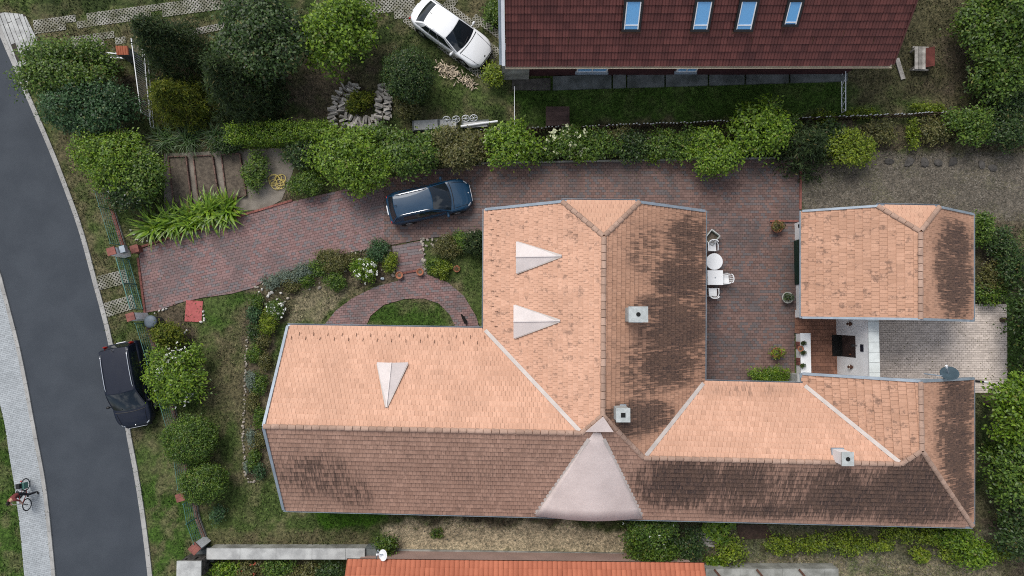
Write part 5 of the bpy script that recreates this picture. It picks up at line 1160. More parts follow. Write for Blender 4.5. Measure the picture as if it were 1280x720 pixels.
pillar('white gate pillar with brick cap at the upper end of the drive gate', 139, 314, rz=A_); pillar('white gate pillar with brick cap at the lower end of the drive gate', 163, 396, rz=A_); pillar('white brick-capped pillar in the fence beside the lower round bush', 225, 622, 1.0, rz=A_); pillar('white brick-capped pillar next to the dark stone pillar', 243, 686, 1.25, .42, .42, rz=A_ + .5)
t = pillar('small brick block beside the drive at the upper pillar', 168, 311, .5, .36, .36, A_, 'brick')
m = MB(); q = P(150, 311, 1.0); m.box((q.x + .20, q.y - .03, 1.0), (.36, .28, .32), rz=A_); lb = m.build('letter_box', MT['zinc']); tag(lb, 'pale metal letter box on the inner side of the upper gate pillar', 'letter box')
q = P(188, 402, .95); t = thing('waste_bin', 'round blue-grey bin behind the lower gate pillar', 'bin', (q.x, q.y, 0)); m = MB(); m.lathe([(.24, 0), (.30, .82), (.33, .84), (.33, .90)], n=18); m.build('body', MT['bin'], t, True); m = MB(); m.lathe([(.34, .90), (.33, .96), (.18, 1.0), (.01, 1.02)], n=18); m.build('lid', MT['bin'], t, True)
def railing(label, tops, h, gap=.13, mat='white', name='metal_railing', w=.03, lattice=False, cat='railing'):
    t = thing(name, label, cat); pts = [Vector((*P(x, y, h)[:2], 0)) for x, y in tops]
    for a, b in zip(pts, pts[1:]):
        up = lambda z: Vector((0, 0, z)); n = max(2, int((b - a).length / gap))
        for z in (.10, h): m = MB(); m.bar(a + up(z), b + up(z), w * 1.4); m.build('rail', MT[mat], t)
        for i in range(n + 1):
            q = a.lerp(b, i / n); m = MB()
            if lattice and i < n: m.bar(q + up(.1 if i % 2 else h), a.lerp(b, (i + 1) / n) + up(h if i % 2 else .1), w * .7)
            else: m.bar(q + up(.0 if i in (0, n) else .1), q + up(h), w * (1.5 if i in (0, n) else .8))
            m.build('baluster', MT[mat], t)
    return t
railing('long white metal railing in the upper left garden beside two conifers', [(164, 48), (176, 140)], 1.15); railing('white side railing running down to the clipped hedge', [(180, 62), (188, 158)], .45, .3, w=.022)
railing('short white striped gate next to the tile-capped pillar', [(124, 66), (150, 67)], .75, .17, w=.05, name='garden_gate', cat='gate')
railing('thin white railing at the left end of the house yard', [(643, 108), (643, 156)], .9, .6, w=.022); railing('white lattice railing at the right end of the house yard', [(1057, 84), (1057, 138)], .55, .28, lattice=True, w=.03)
q = P(153, 63, 1.3); t = thing('gate_pillar', 'grey pillar topped with orange tiles left of the white railing', 'pillar', (q.x, q.y, 0)); m = MB(); m.box((0, 0, .6), (.62, .36, 1.3)); m.build('shaft', MT['slab_dk'], t)
for i in range(5):
    m = MB(); m.cyl((-.26 + i * .13, -.22, 1.24), (-.26 + i * .13, .22, 1.36), .075, n=8); m.build('cap_tile', MT['t_orange'], t)
# picket fence along the border
t = thing('picket_fence', 'dark brown picket fence with white tips behind the drive border', 'fence'); pts = [Vector((*P(x, y, .85)[:2], 0)) for x, y in ((600, 162), (925, 150), (1100, 143), (1300, 135))]
pm_ = MB(); pm_.box((0, 0, .36), (.07, .025, .76)); pm_.box((0, 0, .80), (.075, .03, .12), m=1); pm_.add([(-.037, -.015, .86), (.037, -.015, .86), (.037, .015, .86), (-.037, .015, .86), (0, 0, .90)], [(0, 1, 4), (1, 2, 4), (2, 3, 4), (3, 0, 4)], 1); PK = pm_.mesh('picket', [MT['pickdark'], MT['white']])
for a, b in zip(pts, pts[1:]):
    d = (b - a); L = d.length; rz = math.atan2(d.y, d.x); n = int(L / .18)
    for z in (.25, .62): m = MB(); m.bar(a + Vector((0, .03, z)), b + Vector((0, .03, z)), .03, .07); m.build('rail', MT['pickdark'], t)
    for i in range(n):
        q = a.lerp(b, (i + .5) / n)
        if random.random() < .05: continue
        o = add_obj('picket', PK, t, (q.x, q.y, random.uniform(-.02, .02))); o.rotation_euler = (random.uniform(-.05, .05), random.uniform(-.05, .05), rz)
# stone pillar and walls, bottom left
q = P(236, 713, 1.7); t = thing('stone_pillar', 'thick dark stone pillar with pale slab cap at the bottom left', 'pillar', (q.x, q.y, 0)); m = MB(); m.box((0, 0, .8), (1.02, .72, 1.6)); m.build('core', MT['stone_dk'], t); m = MB(); m.box((0, 0, 1.66), (1.25, .92, .1)); m.build('cap_slab', MT['concrete_lt'], t)
for z in range(7):
    for k in range(7):
        for sx, sy, ax in ((1, 0, 0), (0, 1, 1), (-1, 0, 0)):
            m = MB(); w = random.uniform(.13, .19)
            m.box((sx * .53 if ax == 0 else -.45 + k * .15, sy * .38 if ax == 1 else -.33 + k * .11, .1 + z * .22), (.08 if ax == 0 else w * .9, .08 if ax == 1 else w * .65, .19), rot=Matrix.Rotation(random.uniform(-.08, .08), 3, 'Y'))
            if random.random() < .75: m.build('stone', MT['stone_dk'], t)
m = MB(); a, b = P(250, 692, .5), P(262, 690, .5); m.box(((a.x + b.x) / 2, a.y - .1, .25), (1.0, .6, .6)); tag(m.build('rubble_wall', MT['slab_dk']), 'low dark stretch of wall between stone pillar and grey garden wall', 'wall')
t = thing('garden_wall', 'long pale grey concrete garden wall at the bottom left', 'wall'); xs = [258, 300, 345, 390, 432, 456]
for x0, x1 in zip(xs, xs[1:]):
    a, b = P(x0, 692, 1.0), P(x1, 693, 1.0); m = MB(); m.box(((a.x + b.x) / 2, (a.y + b.y) / 2, .45), (b.x - a.x, .34, .95)); m.build('wall_section', MT['concrete'], t); m = MB(); m.box(((a.x + b.x) / 2, (a.y + b.y) / 2, .95), (b.x - a.x - .015, .56, .10)); m.build('coping_slab', MT['concrete_lt'], t)
a, b = P(456, 692, .8), P(474, 692, .8); m = MB(); m.box(((a.x + b.x) / 2, a.y, .4), (b.x - a.x, .5, .85)); tag(m.build('wall_end', MT['slab_dk']), 'darker end block of the grey garden wall beside the glossy bush', 'wall')
m = MB(); a, b = P(495, 687), P(780, 692); m.bar(a, b, .09, .16); kind(m.build('walkway_edging', MT['concrete']), 'structure')
t = thing('retaining_wall', 'weathered concrete wall top with rusty brackets at the bottom edge', 'wall'); xs = [882, 925, 978, 1030, 1048]
for x0, x1 in zip(xs, xs[1:]):
    a, b = P(x0, 715, .8), P(x1, 715.5, .8); m = MB(); m.box(((a.x + b.x) / 2, (a.y + b.y) / 2 , .4), (b.x - a.x - .01, .38, .85)); m.build('coping_slab', MT['concrete'], t)
for x in (893, 946, 999):
    a = P(x, 712, .9); m = MB(); m.bar(a, a + Vector((.35, -.42, .0)), .10, .07); m.build('bracket', MT['rust'], t)
# small dish by the orange roof and the large one on the garage-side verge
def dish(label, c, r, az, el, mat, pole, name='satellite_dish', lnb=True):
    t = thing(name, label, 'satellite dish', (c[0], c[1], 0)); d = Vector((math.cos(az) * math.cos(el), math.sin(az) * math.cos(el), math.sin(el))); q = d.to_track_quat('Z', 'Y'); m = MB(); vs = []; n = 20; K = 5; C = Vector((0, 0, c[2]))
    for k in range(K + 1):
        for i in range(n): a = 2 * math.pi * i / n; rr = r * k / K; vs.append(C + q @ Vector((rr * math.cos(a) * .9, rr * math.sin(a), .22 * r * (k / K) ** 2)))
    m.add(vs, [(k * n + i, k * n + (i + 1) % n, (k + 1) * n + (i + 1) % n, (k + 1) * n + i) for k in range(K) for i in range(n)]); o = m.build('reflector', MT[mat], t, True); s = o.modifiers.new('t', 'SOLIDIFY'); s.thickness = .02
    f = C + d * r * 1.25 - Vector((0, 0, .15)); m = MB(); m.bar(C - q @ Vector((0, r * .8, 0)) * .2, f, .035); m.build('arm', MT['zinc'], t); m = MB(); m.cyl(f - d * .02, f + d * .14, .05, n=8); m.build('receiver', MT['white'], t)
    m = MB(); pts = [Vector(p) - Vector((c[0], c[1], 0)) for p in pole]; m.tube(pts, .03, 6); m.build('mast', MT['zinc'], t); return t
z = 4.1; c = P(1187, 468, 4.6); dish('large grey satellite dish over the rear patio at the roof verge', c, .42, math.radians(125), math.radians(38), 'dish', [P(1155, 467, 4.6), P(1178, 470, 4.55), c - Vector((0, 0, .1)), Vector((c.x + .1, c.y - .5, 3.6))])
c = P(480, 694, 2.9); dish('small white satellite dish on the eaves of the orange roof', c, .30, math.radians(160), math.radians(50), 'white', [c, P(472, 688, 2.6), P(470, 700, 2.4)])

# ------------------------------------------------------------------ garden furniture and bits
def chair(label, px, py, rz):
    q = P(px, py, .45); t = thing('garden_chair', label, 'chair', (q.x, q.y, .03), rz, 'white plastic chairs'); m = MB(); m.box((0, 0, .42), (.42, .42, .035)); m.build('seat', MT['plastic'], t)
    for sx in (-1, 1):
        for sy in (-1, 1): m = MB(); m.bar((sx * .18, sy * .18, .41), (sx * .23, sy * .23, 0), .04); m.build('leg', MT['plastic'], t)
        m = MB(); m.tube([(sx * .24, .20, .42), (sx * .26, .18, .64), (sx * .26, -.10, .66), (sx * .23, -.24, .62)], .026, 6); m.build('armrest', MT['plastic'], t)
    m = MB(); arc = [(-.23, -.20), (-.20, -.26), (-.1, -.30), (0, -.31), (.1, -.30), (.20, -.26), (.23, -.20)]; m.tube([(x, y - .05, .84 - .5 * x * x) for x, y in arc], .028, 6); bk = m.build('backrest', MT['plastic'], t)
    for x, y in arc[1:-1:1]: m = MB(); m.bar((x * .9, y + .06, .42), (x, y - .05, .83), .05, .02); m.build('back_slat', MT['plastic'], bk)
    return t
chair('white plastic chair above the round garden table', 890, 309, math.pi); chair('white plastic chair to the right of the square table', 906, 349, math.radians(95)); chair('white plastic chair below the square table', 891, 365, 0.0)
bpy_c = [o for o in COL.objects if o.name.startswith('garden_chair')]
def table(label, px, py, shape):
    q = P(px, py, .75); t = thing('garden_table', label, 'table', (q.x, q.y, .03)); m = MB()
    if shape == 'round': m.lathe([(.40, .685), (.44, .70), (.445, .73), (.43, .74), (.01, .742)], n=28); m.build('table_top', MT['plastic'], t)
    else: m.box((0, 0, .72), (.82, .78, .035)); m.build('table_top', MT['plastic'], t); m = MB(); m.cyl((0, 0, .735), (0, 0, .745), .04, n=10); m.build('parasol_hole', MT['steel'], t)
    for i in range(4):
        a = math.pi / 4 + i * math.pi / 2; m = MB(); m.bar((.28 * math.cos(a), .28 * math.sin(a), .70), (.36 * math.cos(a), .36 * math.sin(a), 0), .05); m.build('leg', MT['plastic'], t)
    return t
table('round white plastic table beside the farmhouse wall', 893, 327, 'round'); table('square white plastic table below the round one', 894, 347, 'square')
q = P(890, 297, .45); t = thing('mortar_tub', 'grey green rectangular tub by the farmhouse wall above the chairs', 'tub', (q.x, q.y, .03), math.radians(-38)); m = MB()
for sx, sy, w, l in ((-.26, 0, .04, .62), (.26, 0, .04, .62), (0, -.31, .56, .04), (0, .31, .56, .04)): m.box((sx, sy, .22), (w, l, .42))
m.box((0, 0, .03), (.5, .6, .04)); m.build('tub_wall', MT['tub'], t); m = MB(); m.box((0, 0, .22), (.48, .58, .04)); m.build('contents', MT['soil'], t)
m = MB()
for sx, sy, w, l in ((-.28, 0, .05, .70), (.28, 0, .05, .70), (0, -.34, .52, .05), (0, .34, .52, .05)): m.box((sx, sy, .445), (w, l, .035))
m.build('rim', MT['concrete_lt'], t)
m = MB(); a, b = P(962, 276.5), P(997, 276.5); m.bar(a + Vector((0, 0, .06)), b + Vector((0, 0, .06)), .10, .09); tag(m.build('red_kerb', MT['brick']), 'dark red edging strip between courtyard and garage corner', 'edging')
m = MB(); a, b = P(1000.5, 200), P(1000, 262); m.bar(a + Vector((0, 0, .04)), b + Vector((0, 0, .04)), .12, .09); tag(m.build('red_kerb', MT['brick']), 'red edging strip between courtyard and gravel track', 'edging')
q = P(1228, 477, .06); t = thing('paint_roller', 'black and white rod lying on the rear patio', 'rod', (q.x, q.y, .06), math.radians(-5)); m = MB(); m.cyl((-.38, 0, .02), (.05, 0, .02), .055, n=10); m.build('dark_end', MT['trim'], t); m = MB(); m.cyl((.05, 0, .02), (.42, 0, .02), .045, .03, n=10); m.build('white_end', MT['white'], t)
m = MB(); q = P(242.5, 389); m.box((q.x, q.y, .02), (.92, 1.15, .03), rz=math.radians(-3)); tag(m.build('red_mat', MT['redmat']), 'plain red mat on the lawn at the edge of the drive', 'mat')
# hose
q = P(347, 227, .1); t = thing('garden_hose', 'coiled pale yellow hose on the concrete beside the beds', 'hose', (q.x, q.y, 0)); m = MB(); rr = random.Random(5); pts = []
for i in range(220): a = i * .21; r = .26 + .16 * math.sin(i * .37) + .06 * math.sin(i * .11); pts.append((r * math.cos(a) * 1.15 + .05 * math.sin(i * .05), r * math.sin(a), .03 + .0011 * i * .5))
m.tube(pts, .017, 5); m.build('coil', MT['hose'], t)
m = MB(); m.prism(P2([(205, 192), (366, 184), (366, 215), (352, 250), (330, 262), (205, 268)]), -.05, .0); kind(m.build('bed_paving', MT['path_dirt']), 'structure')
# raised beds
def bed(label, quad):
    t = thing('raised_bed', label, 'garden bed'); w = P2(quad); m = MB(); m.prism(w, -.02, .10); m.build('bed_earth', MT['soil'], t)
    for i in range(4):
        a = Vector((*w[i], 0)); b = Vector((*w[(i + 1) % 4], 0)); d = b - a; L = d.length; n = max(1, int(L / .25))
        for k in range(n): q = a + d * ((k + .5) / n); m = MB(); m.box((q.x, q.y, .09 + random.uniform(-.01, .01)), (L / n - .02, .06, .20), rz=math.atan2(d.y, d.x) + random.uniform(-.03, .03)); m.build('brick', MT['brick_old'], t)
bed('leftmost brick-edged earth bed next to the fence bushes', [(212, 197), (234, 196), (242, 262), (220, 266)]); bed('middle brick-edged earth bed', [(243, 196), (267, 195), (275, 248), (250, 254)]); bed('rightmost brick-edged earth bed', [(278, 194), (301, 193), (309, 245), (285, 250)])
plant('bed_shrub', 'leafy green plant standing right of the last brick-edged bed', 318, 212, 14, 24, .9, 'l_mid', 'loose', .10, .85)
def brick_row(label, pl, name='brick_edging', z=.04):
    t = thing(name, label, 'edging'); pts = [P(x, y) for x, y in pl]
    for a, b in zip(pts, pts[1:]):
        d = b - a; L = d.length; n = max(1, int(L / .25))
        for k in range(n): q = a + d * ((k + .5) / n); m = MB(); m.box((q.x, q.y, z + random.uniform(-.006, .01)), (L / n - .015, .11, .10), rz=math.atan2(d.y, d.x)); m.build('brick', MT['brick'], t)
brick_row('red brick edging along the upper side of the drive entrance', [(176, 309), (215, 296.5), (262, 283.5), (312, 266.5), (366, 250.5)]); brick_row('red brick edging inside the drive gate', [(173, 322), (182, 392)]); brick_row('red brick threshold across the foot of the garden steps', [(501, 342), (523, 338)], 'brick_threshold', .06)
m = MB(); m.bar(P(395, 243, .05), P(1000, 199.5, .05), .12, .14) if False else None
t = thing('drive_kerb', 'thin pale concrete kerb between border and courtyard', 'kerb'); pts = [P(x, y) for x, y in ((598, 204.5), (700, 202.5), (860, 199.5), (998, 197.5))]
for a, b in zip(pts, pts[1:]):
    n = int((b - a).length); 
    for i in range(n): m = MB(); m.bar(a.lerp(b, i / n + .002) + Vector((0, 0, .05)), a.lerp(b, (i + 1) / n - .002) + Vector((0, 0, .05)), .09, .14); m.build('kerb_stone', MT['concrete'], t)
# stones
def rock(r, seed, sq=.7):
    m = MB(); random.seed(seed); m.ell((0, 0, 0), (r, r * random.uniform(.6, .9), r * sq), 7, 4, jit=.22); return m
def stones(label, pts, mat, rmin, rmax, name='stone_edging', cat='stones', spread=0.0, z=.02):
    t = thing(name, label, cat); ms = [rock(1, 40 + i).mesh('stone', MT[mat]) for i in range(5)]; rr = random.Random(len(label))
    for (x, y) in pts:
        q = P(x + rr.uniform(-spread, spread), y + rr.uniform(-spread, spread)); o = add_obj('stone', ms[rr.randrange(5)], t, (q.x, q.y, z)); s = rr.uniform(rmin, rmax); o.scale = (s, s, s); o.rotation_euler = (rr.uniform(-.3, .3), rr.uniform(-.3, .3), rr.uniform(0, 6.3))
    random.seed(len(label) + 3); return t
def along(pl, step):
    out = []
    for (a, b), (c, d) in zip(pl, pl[1:]):
        n = max(1, int(math.hypot(c - a, d - b) / step)); out += [(a + (c - a) * i / n, b + (d - b) * i / n) for i in range(n)]
    return out
stones('pale stones piled along the left side of the garden steps', along([(484, 306), (487, 318), (492, 330), (494, 345)], 2.6), 'stone', .07, .14, spread=2.5)
stones('pale stones piled along the right side of the garden steps', along([(526, 300), (530, 318), (533, 345)], 2.2) + along([(528, 300), (545, 302)], 3) + along([(535, 305), (545, 312)], 3), 'stone', .07, .14, spread=2.5)
stones('pale stones edging the rock garden towards the drive', along([(318, 360), (345, 348)], 5) + along([(420, 320), (445, 315), (480, 308)], 4.5) + along([(545, 300), (575, 294), (605, 287)], 4), 'stone', .06, .11, spread=1.5)
stones('pale stones scattered between the rock garden plants', [(370, 362), (362, 370), (392, 358), (398, 360), (428, 345), (433, 340), (405, 345), (437, 332), (445, 345), (462, 328), (478, 335), (385, 362), (355, 378), (410, 345), (402, 352), (378, 356)], 'stone', .06, .12, spread=3)
stones('white stones heaped at the corner of the long bed', [(330, 362), (336, 368), (322, 369), (341, 366), (327, 376), (349, 367), (338, 375), (345, 372), (333, 381), (325, 366), (352, 378), (340, 360), (323, 374), (335, 372)], 'stone_w', .07, .13, spread=2.5)
stones('line of pale stones bounding the long bed on the lawn side', along([(312, 405), (308, 440), (307, 480), (305, 520), (304, 555), (306, 590), (311, 602), (322, 603)], 3.6), 'stone', .06, .11, spread=1.2)
stones('curved line of white stones at the red mat', [(254, 390), (254.5, 394), (256, 398), (255, 401), (252, 403), (233, 413), (227, 418), (225, 421), (231, 416)], 'stone_w', .07, .12, spread=.8); stones('white stones lining the lower edge of the drive by the gate', [(194, 391), (200, 388), (204, 386.5), (208, 385.5)], 'stone_w', .06, .09, spread=.8)
stones('pale stones between fence corner and strap-leaved plants', [(166, 293), (172, 301), (178, 303), (183, 302), (169, 298), (163, 288)], 'stone_w', .05, .09, spread=1.5)
for i, (x, y, r, l) in enumerate(((1112, 201, .26, 'leftmost'), (1137, 202, .32, 'second'), (1157, 203, .30, 'third'), (1173, 203, .24, 'fourth'), (1192, 201, .34, 'fifth'), (1228, 206, .26, 'sixth'), (1242, 209, .28, 'rightmost'))):
    q = P(x, y, .1); m = rock(r, 60 + i, .16); random.seed(i); o = m.build('boulder', MT['stone_dk'], loc=(q.x, q.y, .05)); tag(o, l + ' dark flat boulder along the upper side of the gravel track', 'boulder', 'boulders at the gravel track'); o.rotation_euler = (0, 0, i)
for x, y, r, l in ((548, 331, .16, 'blue-grey round stone by the right flower pot of the steps'), (478, 348, .13, 'pale grey stone on the left of the steps near the pot')):
    q = P(x, y, .1); m = rock(r, 9, .6); tag(m.build('stone_ball', MT['zinc'], loc=(q.x, q.y, .06)), l, 'stone')
# gravel grit and grass as uncounted cover
def scatter_poly(poly, n, rg):
    w = P2(poly); xs = [p[0] for p in w]; ys = [p[1] for p in w]; X = rg.uniform(min(xs), max(xs), n); Y = rg.uniform(min(ys), max(ys), n); k = sdist(w, X, Y) > .05; return X[k], Y[k]
rg = np.random.default_rng(11); X, Y = scatter_poly([(1001, 200), (1100, 192), (1300, 188), (1300, 278), (1001, 272)], 16000, rg); X2, Y2 = scatter_poly([(470, 655), (785, 658), (785, 688), (470, 686)], 120, rg); X3_, Y3_ = scatter_poly([(880, 690), (1250, 690), (1250, 720), (880, 720)], 1800, rg); X = np.concatenate([X, X2, X3_]); Y = np.concatenate([Y, Y2, Y3_])
n = len(X); s = .012 + .05 * rg.random(n) ** 3; a = rg.random(n) * 6.28; V = np.zeros((n, 5, 3))
for k in range(4): V[:, k, 0] = X + s * np.cos(a + k * 1.57 + rg.normal(0, .2, n)); V[:, k, 1] = Y + s * np.sin(a + k * 1.57); V[:, k, 2] = -.02
V[:, 4, 0] = X; V[:, 4, 1] = Y; V[:, 4, 2] = -.01 + s * .7; b = np.arange(n)[:, None] * 5; Fq = np.concatenate([b + np.array([[0, 1, 4]]), b + np.array([[1, 2, 4]]), b + np.array([[2, 3, 4]]), b + np.array([[3, 0, 4]])])
o = kind(add_obj('gravel', np_mesh('gravel', V.reshape(-1, 3), Fq, MT['gravel'])), 'stuff'); o['label'] = 'loose grey gravel stones on the track'; o['category'] = 'gravel'
def grass():
    rg = np.random.default_rng(21); n = 230000; X = rg.uniform(-31, 31, n); Y = rg.uniform(-16, 19, n)
    hard = [P2(DW), P2(DE), [(p.x, p.y) for p in RL[::4]] + [(p.x, p.y) for p in RR[::-4]], [(p.x, p.y) for p in wl[::4]] + [(p.x, p.y) for p in off[::-4]],
            P2([(490, 308), (527, 301), (534, 343), (498, 351)]), P2([(400, 422), (404, 408), (420, 388), (440, 373), (470, 358), (498, 351), (534, 343), (560, 353), (580, 370), (595, 395), (604, 424), (577, 424), (562, 393), (548, 379), (530, 373), (505, 374), (480, 381), (463, 395), (452, 422)]),
            P2([(993, 386), (1259, 380), (1259, 491), (993, 500)]), P2([(205, 192), (366, 184), (366, 215), (352, 250), (330, 262), (205, 268)]), P2([(-14, 14), (31, 18), (48, 53), (36, 108), (8, 52)]), P2([(470, 662), (785, 664), (785, 715), (470, 715)]), P2([(1003, 200), (1300, 195), (1300, 272), (1003, 272)]),
            [(pa.x + .5, pa.y - .5), (pd.x + .5, pd.y - .5), (pd.x + .5, pq.y - .5), (pr.x - .5, pr.y - .5), (pr.x, ph.y - .6), (pm.x, pm.y - .4), (pk.x - .5, po.y), (pk.x - .5, pk.y + .5), (pc.x + .5, pc.y + .5)], [(gx, g1.y), (g3.x, g3.y), (g3.x, g5.y), (gx, g4.y)], [(na.x, nwy - .5), (nb.x, nwy - .5), (nb.x, 25), (na.x, 25)]]
    keep = np.ones(n, bool)
    for h in hard: keep &= sdist(h, X, Y) < -.02
    keep &= (X > -30) & (fbm(X, Y, .9, 33) + rg.normal(0, .08, n) > .40); X = X[keep]; Y = Y[keep]; n = len(X); C = ground_col(X, Y) * (.45 + 1.35 * rg.random((n, 1))); grn = np.array([.8, 1.15, .6]); C = C * (1 + (grn - 1) * rg.random((n, 1)) * .6)
    a = rg.random(n) * 6.28; L = .06 + .12 * rg.random(n); w = .016 + .026 * rg.random(n); dx, dy = np.cos(a), np.sin(a); lean = .3 + .6 * rg.random(n); V = np.zeros((n, 3, 3))
    V[:, 0] = np.stack([X - dy * w, Y + dx * w, np.full(n, -.03)], 1); V[:, 1] = np.stack([X + dy * w, Y - dx * w, np.full(n, -.03)], 1); V[:, 2] = np.stack([X + dx * L * lean, Y + dy * L * lean, L * .8], 1)
    m, nt, b = newmat('grass_blade', .8, .2); at = N(nt, 'ShaderNodeVertexColor', layer_name='blade'); put(nt, b.inputs['Base Color'], at.outputs[0])
    me = np_mesh('grass', V.reshape(-1, 3), np.arange(3 * n).reshape(n, 3), m); ca = me.color_attributes.new('blade', 'FLOAT_COLOR', 'POINT'); ca.data.foreach_set('color', np.repeat(np.concatenate([C, np.ones((n, 1))], 1), 3, 0).astype(np.float32).ravel())
    o = kind(add_obj('grass', me), 'stuff'); o['label'] = 'short patchy grass on lawns and verges'; o['category'] = 'grass'
grass()
# fallen leaves on the paving below the hedge and round the court
def litter():
    rg = np.random.default_rng(5); Xs = []; Ys = []
    for poly, n in (([(300, 268), (430, 236), (480, 223), (600, 207), (1000, 200), (1000, 222), (600, 228), (480, 250), (320, 290)], 1500), (DW, 500), (DE, 500), ([(1095, 400), (1258, 384), (1258, 490), (1095, 490)], 220)):
        x, y = scatter_poly(poly, n, rg); Xs.append(x); Ys.append(y)
    X = np.concatenate(Xs); Y = np.concatenate(Ys); p = np.stack([X, Y, np.full(len(X), .045)], 1); d = np.tile([0, 0, 1.0], (len(X), 1)); v, f = leaf_quads(p, d, .055, .035, rg, 3.0)
    o = kind(add_obj('leaf_litter', np_mesh('leaf_litter', v, f, MT['l_olive'])), 'stuff'); o['label'] = 'small fallen leaves scattered over the brick paving'; o['category'] = 'leaves'
litter()
# wood: the ring of stacked logs, loose firewood, boards
def log_piece(L, r, seed, mats):
    rr = random.Random(seed); m = MB(); k = rr.choice((3, 4, 5)); ang = sorted(rr.uniform(0, 6.28) for _ in range(k)) if False else [6.28 * i / k + rr.uniform(-.3, .3) for i in range(k)]; v = []
    for x in (-L / 2, L / 2): v += [(x, r * rr.uniform(.8, 1.1) * math.cos(a), r * rr.uniform(.7, 1.0) * math.sin(a)) for a in ang]
    m.add(v, [(i, (i + 1) % k, k + (i + 1) % k, k + i) for i in range(k)], 0); m.add([], [], 1); b = 0; m.f.append(list(range(k - 1, -1, -1))); m.m.append(1); m.f.append(list(range(k, 2 * k))); m.m.append(1); return m.mesh('log', mats)
LOGS = [log_piece(.42, .085, i, [MT['wood_grey'], MT['wood_cut']]) for i in range(8)]
t = thing('log_stack', 'horseshoe of stacked split logs around a weedy patch', 'log stack'); rr = random.Random(9)
arc = along([(438, 104), (424, 116), (416, 132), (415, 148), (420, 158)], 4.2), along([(446, 108), (436, 120), (429, 134), (428, 150), (434, 160)], 4.2), along([(434, 146), (446, 150), (460, 150), (472, 147)], 4.2), along([(438, 155), (450, 159), (464, 158), (476, 154)], 4.2), along([(478, 108), (474, 122), (473, 136), (474, 150)], 4.0), along([(486, 108), (484, 122), (483, 138), (482, 152)], 4.0)
for ri, row in enumerate(arc):
    for i, (x, y) in enumerate(row):
        for lv in range(3):
            if lv == 2 and rr.random() < .25: continue
            nx_, ny_ = (row[min(i + 1, len(row) - 1)][0] - row[max(i - 1, 0)][0], row[min(i + 1, len(row) - 1)][1] - row[max(i - 1, 0)][1]); a = math.atan2(-ny_, nx_) + math.pi / 2 + rr.gauss(0, .3); q = P(x + rr.uniform(-2.2, 2.2), y + rr.uniform(-2.2, 2.2), .3)
            o = add_obj('log', LOGS[rr.randrange(8)], t, (q.x, q.y, .08 + lv * .155)); o.rotation_euler = (rr.uniform(0, 6.3), rr.uniform(-.15, .15), a); sc_ = rr.uniform(.7, 1.15); o.scale = (sc_, rr.uniform(.8, 1.4), rr.uniform(.8, 1.3))
FIRE = [log_piece(.42, .10, 50 + i, [MT['wood_cut'], MT['wood_cut']]) for i in range(5)]
t = thing('firewood_heap', 'heap of loose pale firewood on the grass near the white car', 'firewood')
for i in range(150):
    u = rr.random(); x = 546 + 48 * u + rr.uniform(-4, 4); y = 82 + 24 * u + rr.gauss(0, 4.5); q = P(x, y); o = add_obj('firewood_stick', FIRE[rr.randrange(5)], t, (q.x, q.y, rr.uniform(.02, .13))); s = rr.uniform(.35, .75); o.scale = (s * .9, s * .6, s * .6); o.rotation_euler = (rr.uniform(0, 6.3), rr.uniform(-.3, .3), rr.uniform(0, 3.2))
for i, (x, y, w, l, rz, z, lab) in enumerate(((531, 155, 1.5, .62, .05, .25, 'thick grey concrete slab stack below the round clipped tree'), (560, 154, 1.1, .5, -.05, .15, 'thin cracked concrete slab in the middle of the slab row'), (594, 155, 1.5, .40, .06, .15, 'concrete slab under the white pipe'))):
    q = P(x, y, z); t = thing('concrete_slab', lab, 'slab', (q.x, q.y, 0), rz)
    for k in range(3): m = MB(); m.box((random.uniform(-.06, .06), random.uniform(-.05, .05), .04 + k * z / 3), (w - .1 * k, l - .05 * k, z / 3 * .9), rz=random.uniform(-.05, .05)); m.build('slab', MT['concrete_lt' if k == 2 else 'slab_dk'], t)
m = MB(); m.cyl(P(576, 158, .28), P(622, 151.5, .24), .06, n=10); tag(m.build('white_pipe', MT['white']), 'straight white pipe lying on the concrete slabs', 'pipe')
for x, y, l in ((558, 149, 'leftmost'), (570, 148.5, 'second'), (582, 147.5, 'third'), (592, 147, 'rightmost')):
    q = P(x, y, .35); t = thing('spoked_wheel', l + ' of four small white spoked wheels leaning behind the slabs', 'wheel', (q.x, q.y, .28)); ax = Vector((.1, -.75, .65)); m = MB(); m.ring((0, 0, 0), .20, .022, ax, 20, 5); m.build('rim', MT['white'], t); qq = ax.normalized().to_track_quat('Z', 'Y'); m = MB(); m.ell((0, 0, 0), (.05, .05, .05), 8, 4); m.build('hub', MT['white'], t)
    for k in range(6): m = MB(); a = k * math.pi / 3; m.bar((0, 0, 0), qq @ Vector((.2 * math.cos(a), .2 * math.sin(a), 0)), .022); m.build('spoke', MT['white'], t)
q = P(697, 145, .6); t = thing('wooden_hutch', 'low dark brown plank box in the shaded house yard', 'box', (q.x, q.y, 0)); m = MB(); m.box((0, 0, .28), (1.15, .92, .56)); m.build('box_body', MT['wood_dk'], t)
for k in range(4): m = MB(); m.box((0, -.40 + k * .265, .585), (1.28, .25, .04)); m.build('lid_plank', MT['wood_dk'], t)
q = P(1153, 72, .5); t = thing('garden_bench', 'weathered wooden bench with red-brown back at the top right', 'bench', (q.x, q.y, 0), math.radians(-2))
for k in range(3): m = MB(); m.box((-.30 + k * .20, 0, .45), (.18, 1.25, .05)); m.build('seat_plank', MT['wood_grey'], t)
m = MB(); m.box((.36, 0, .62), (.42, 1.05, .06), rot=Matrix.Rotation(-.7, 3, 'Y')); m.build('backrest', MT['wood_red'], t)
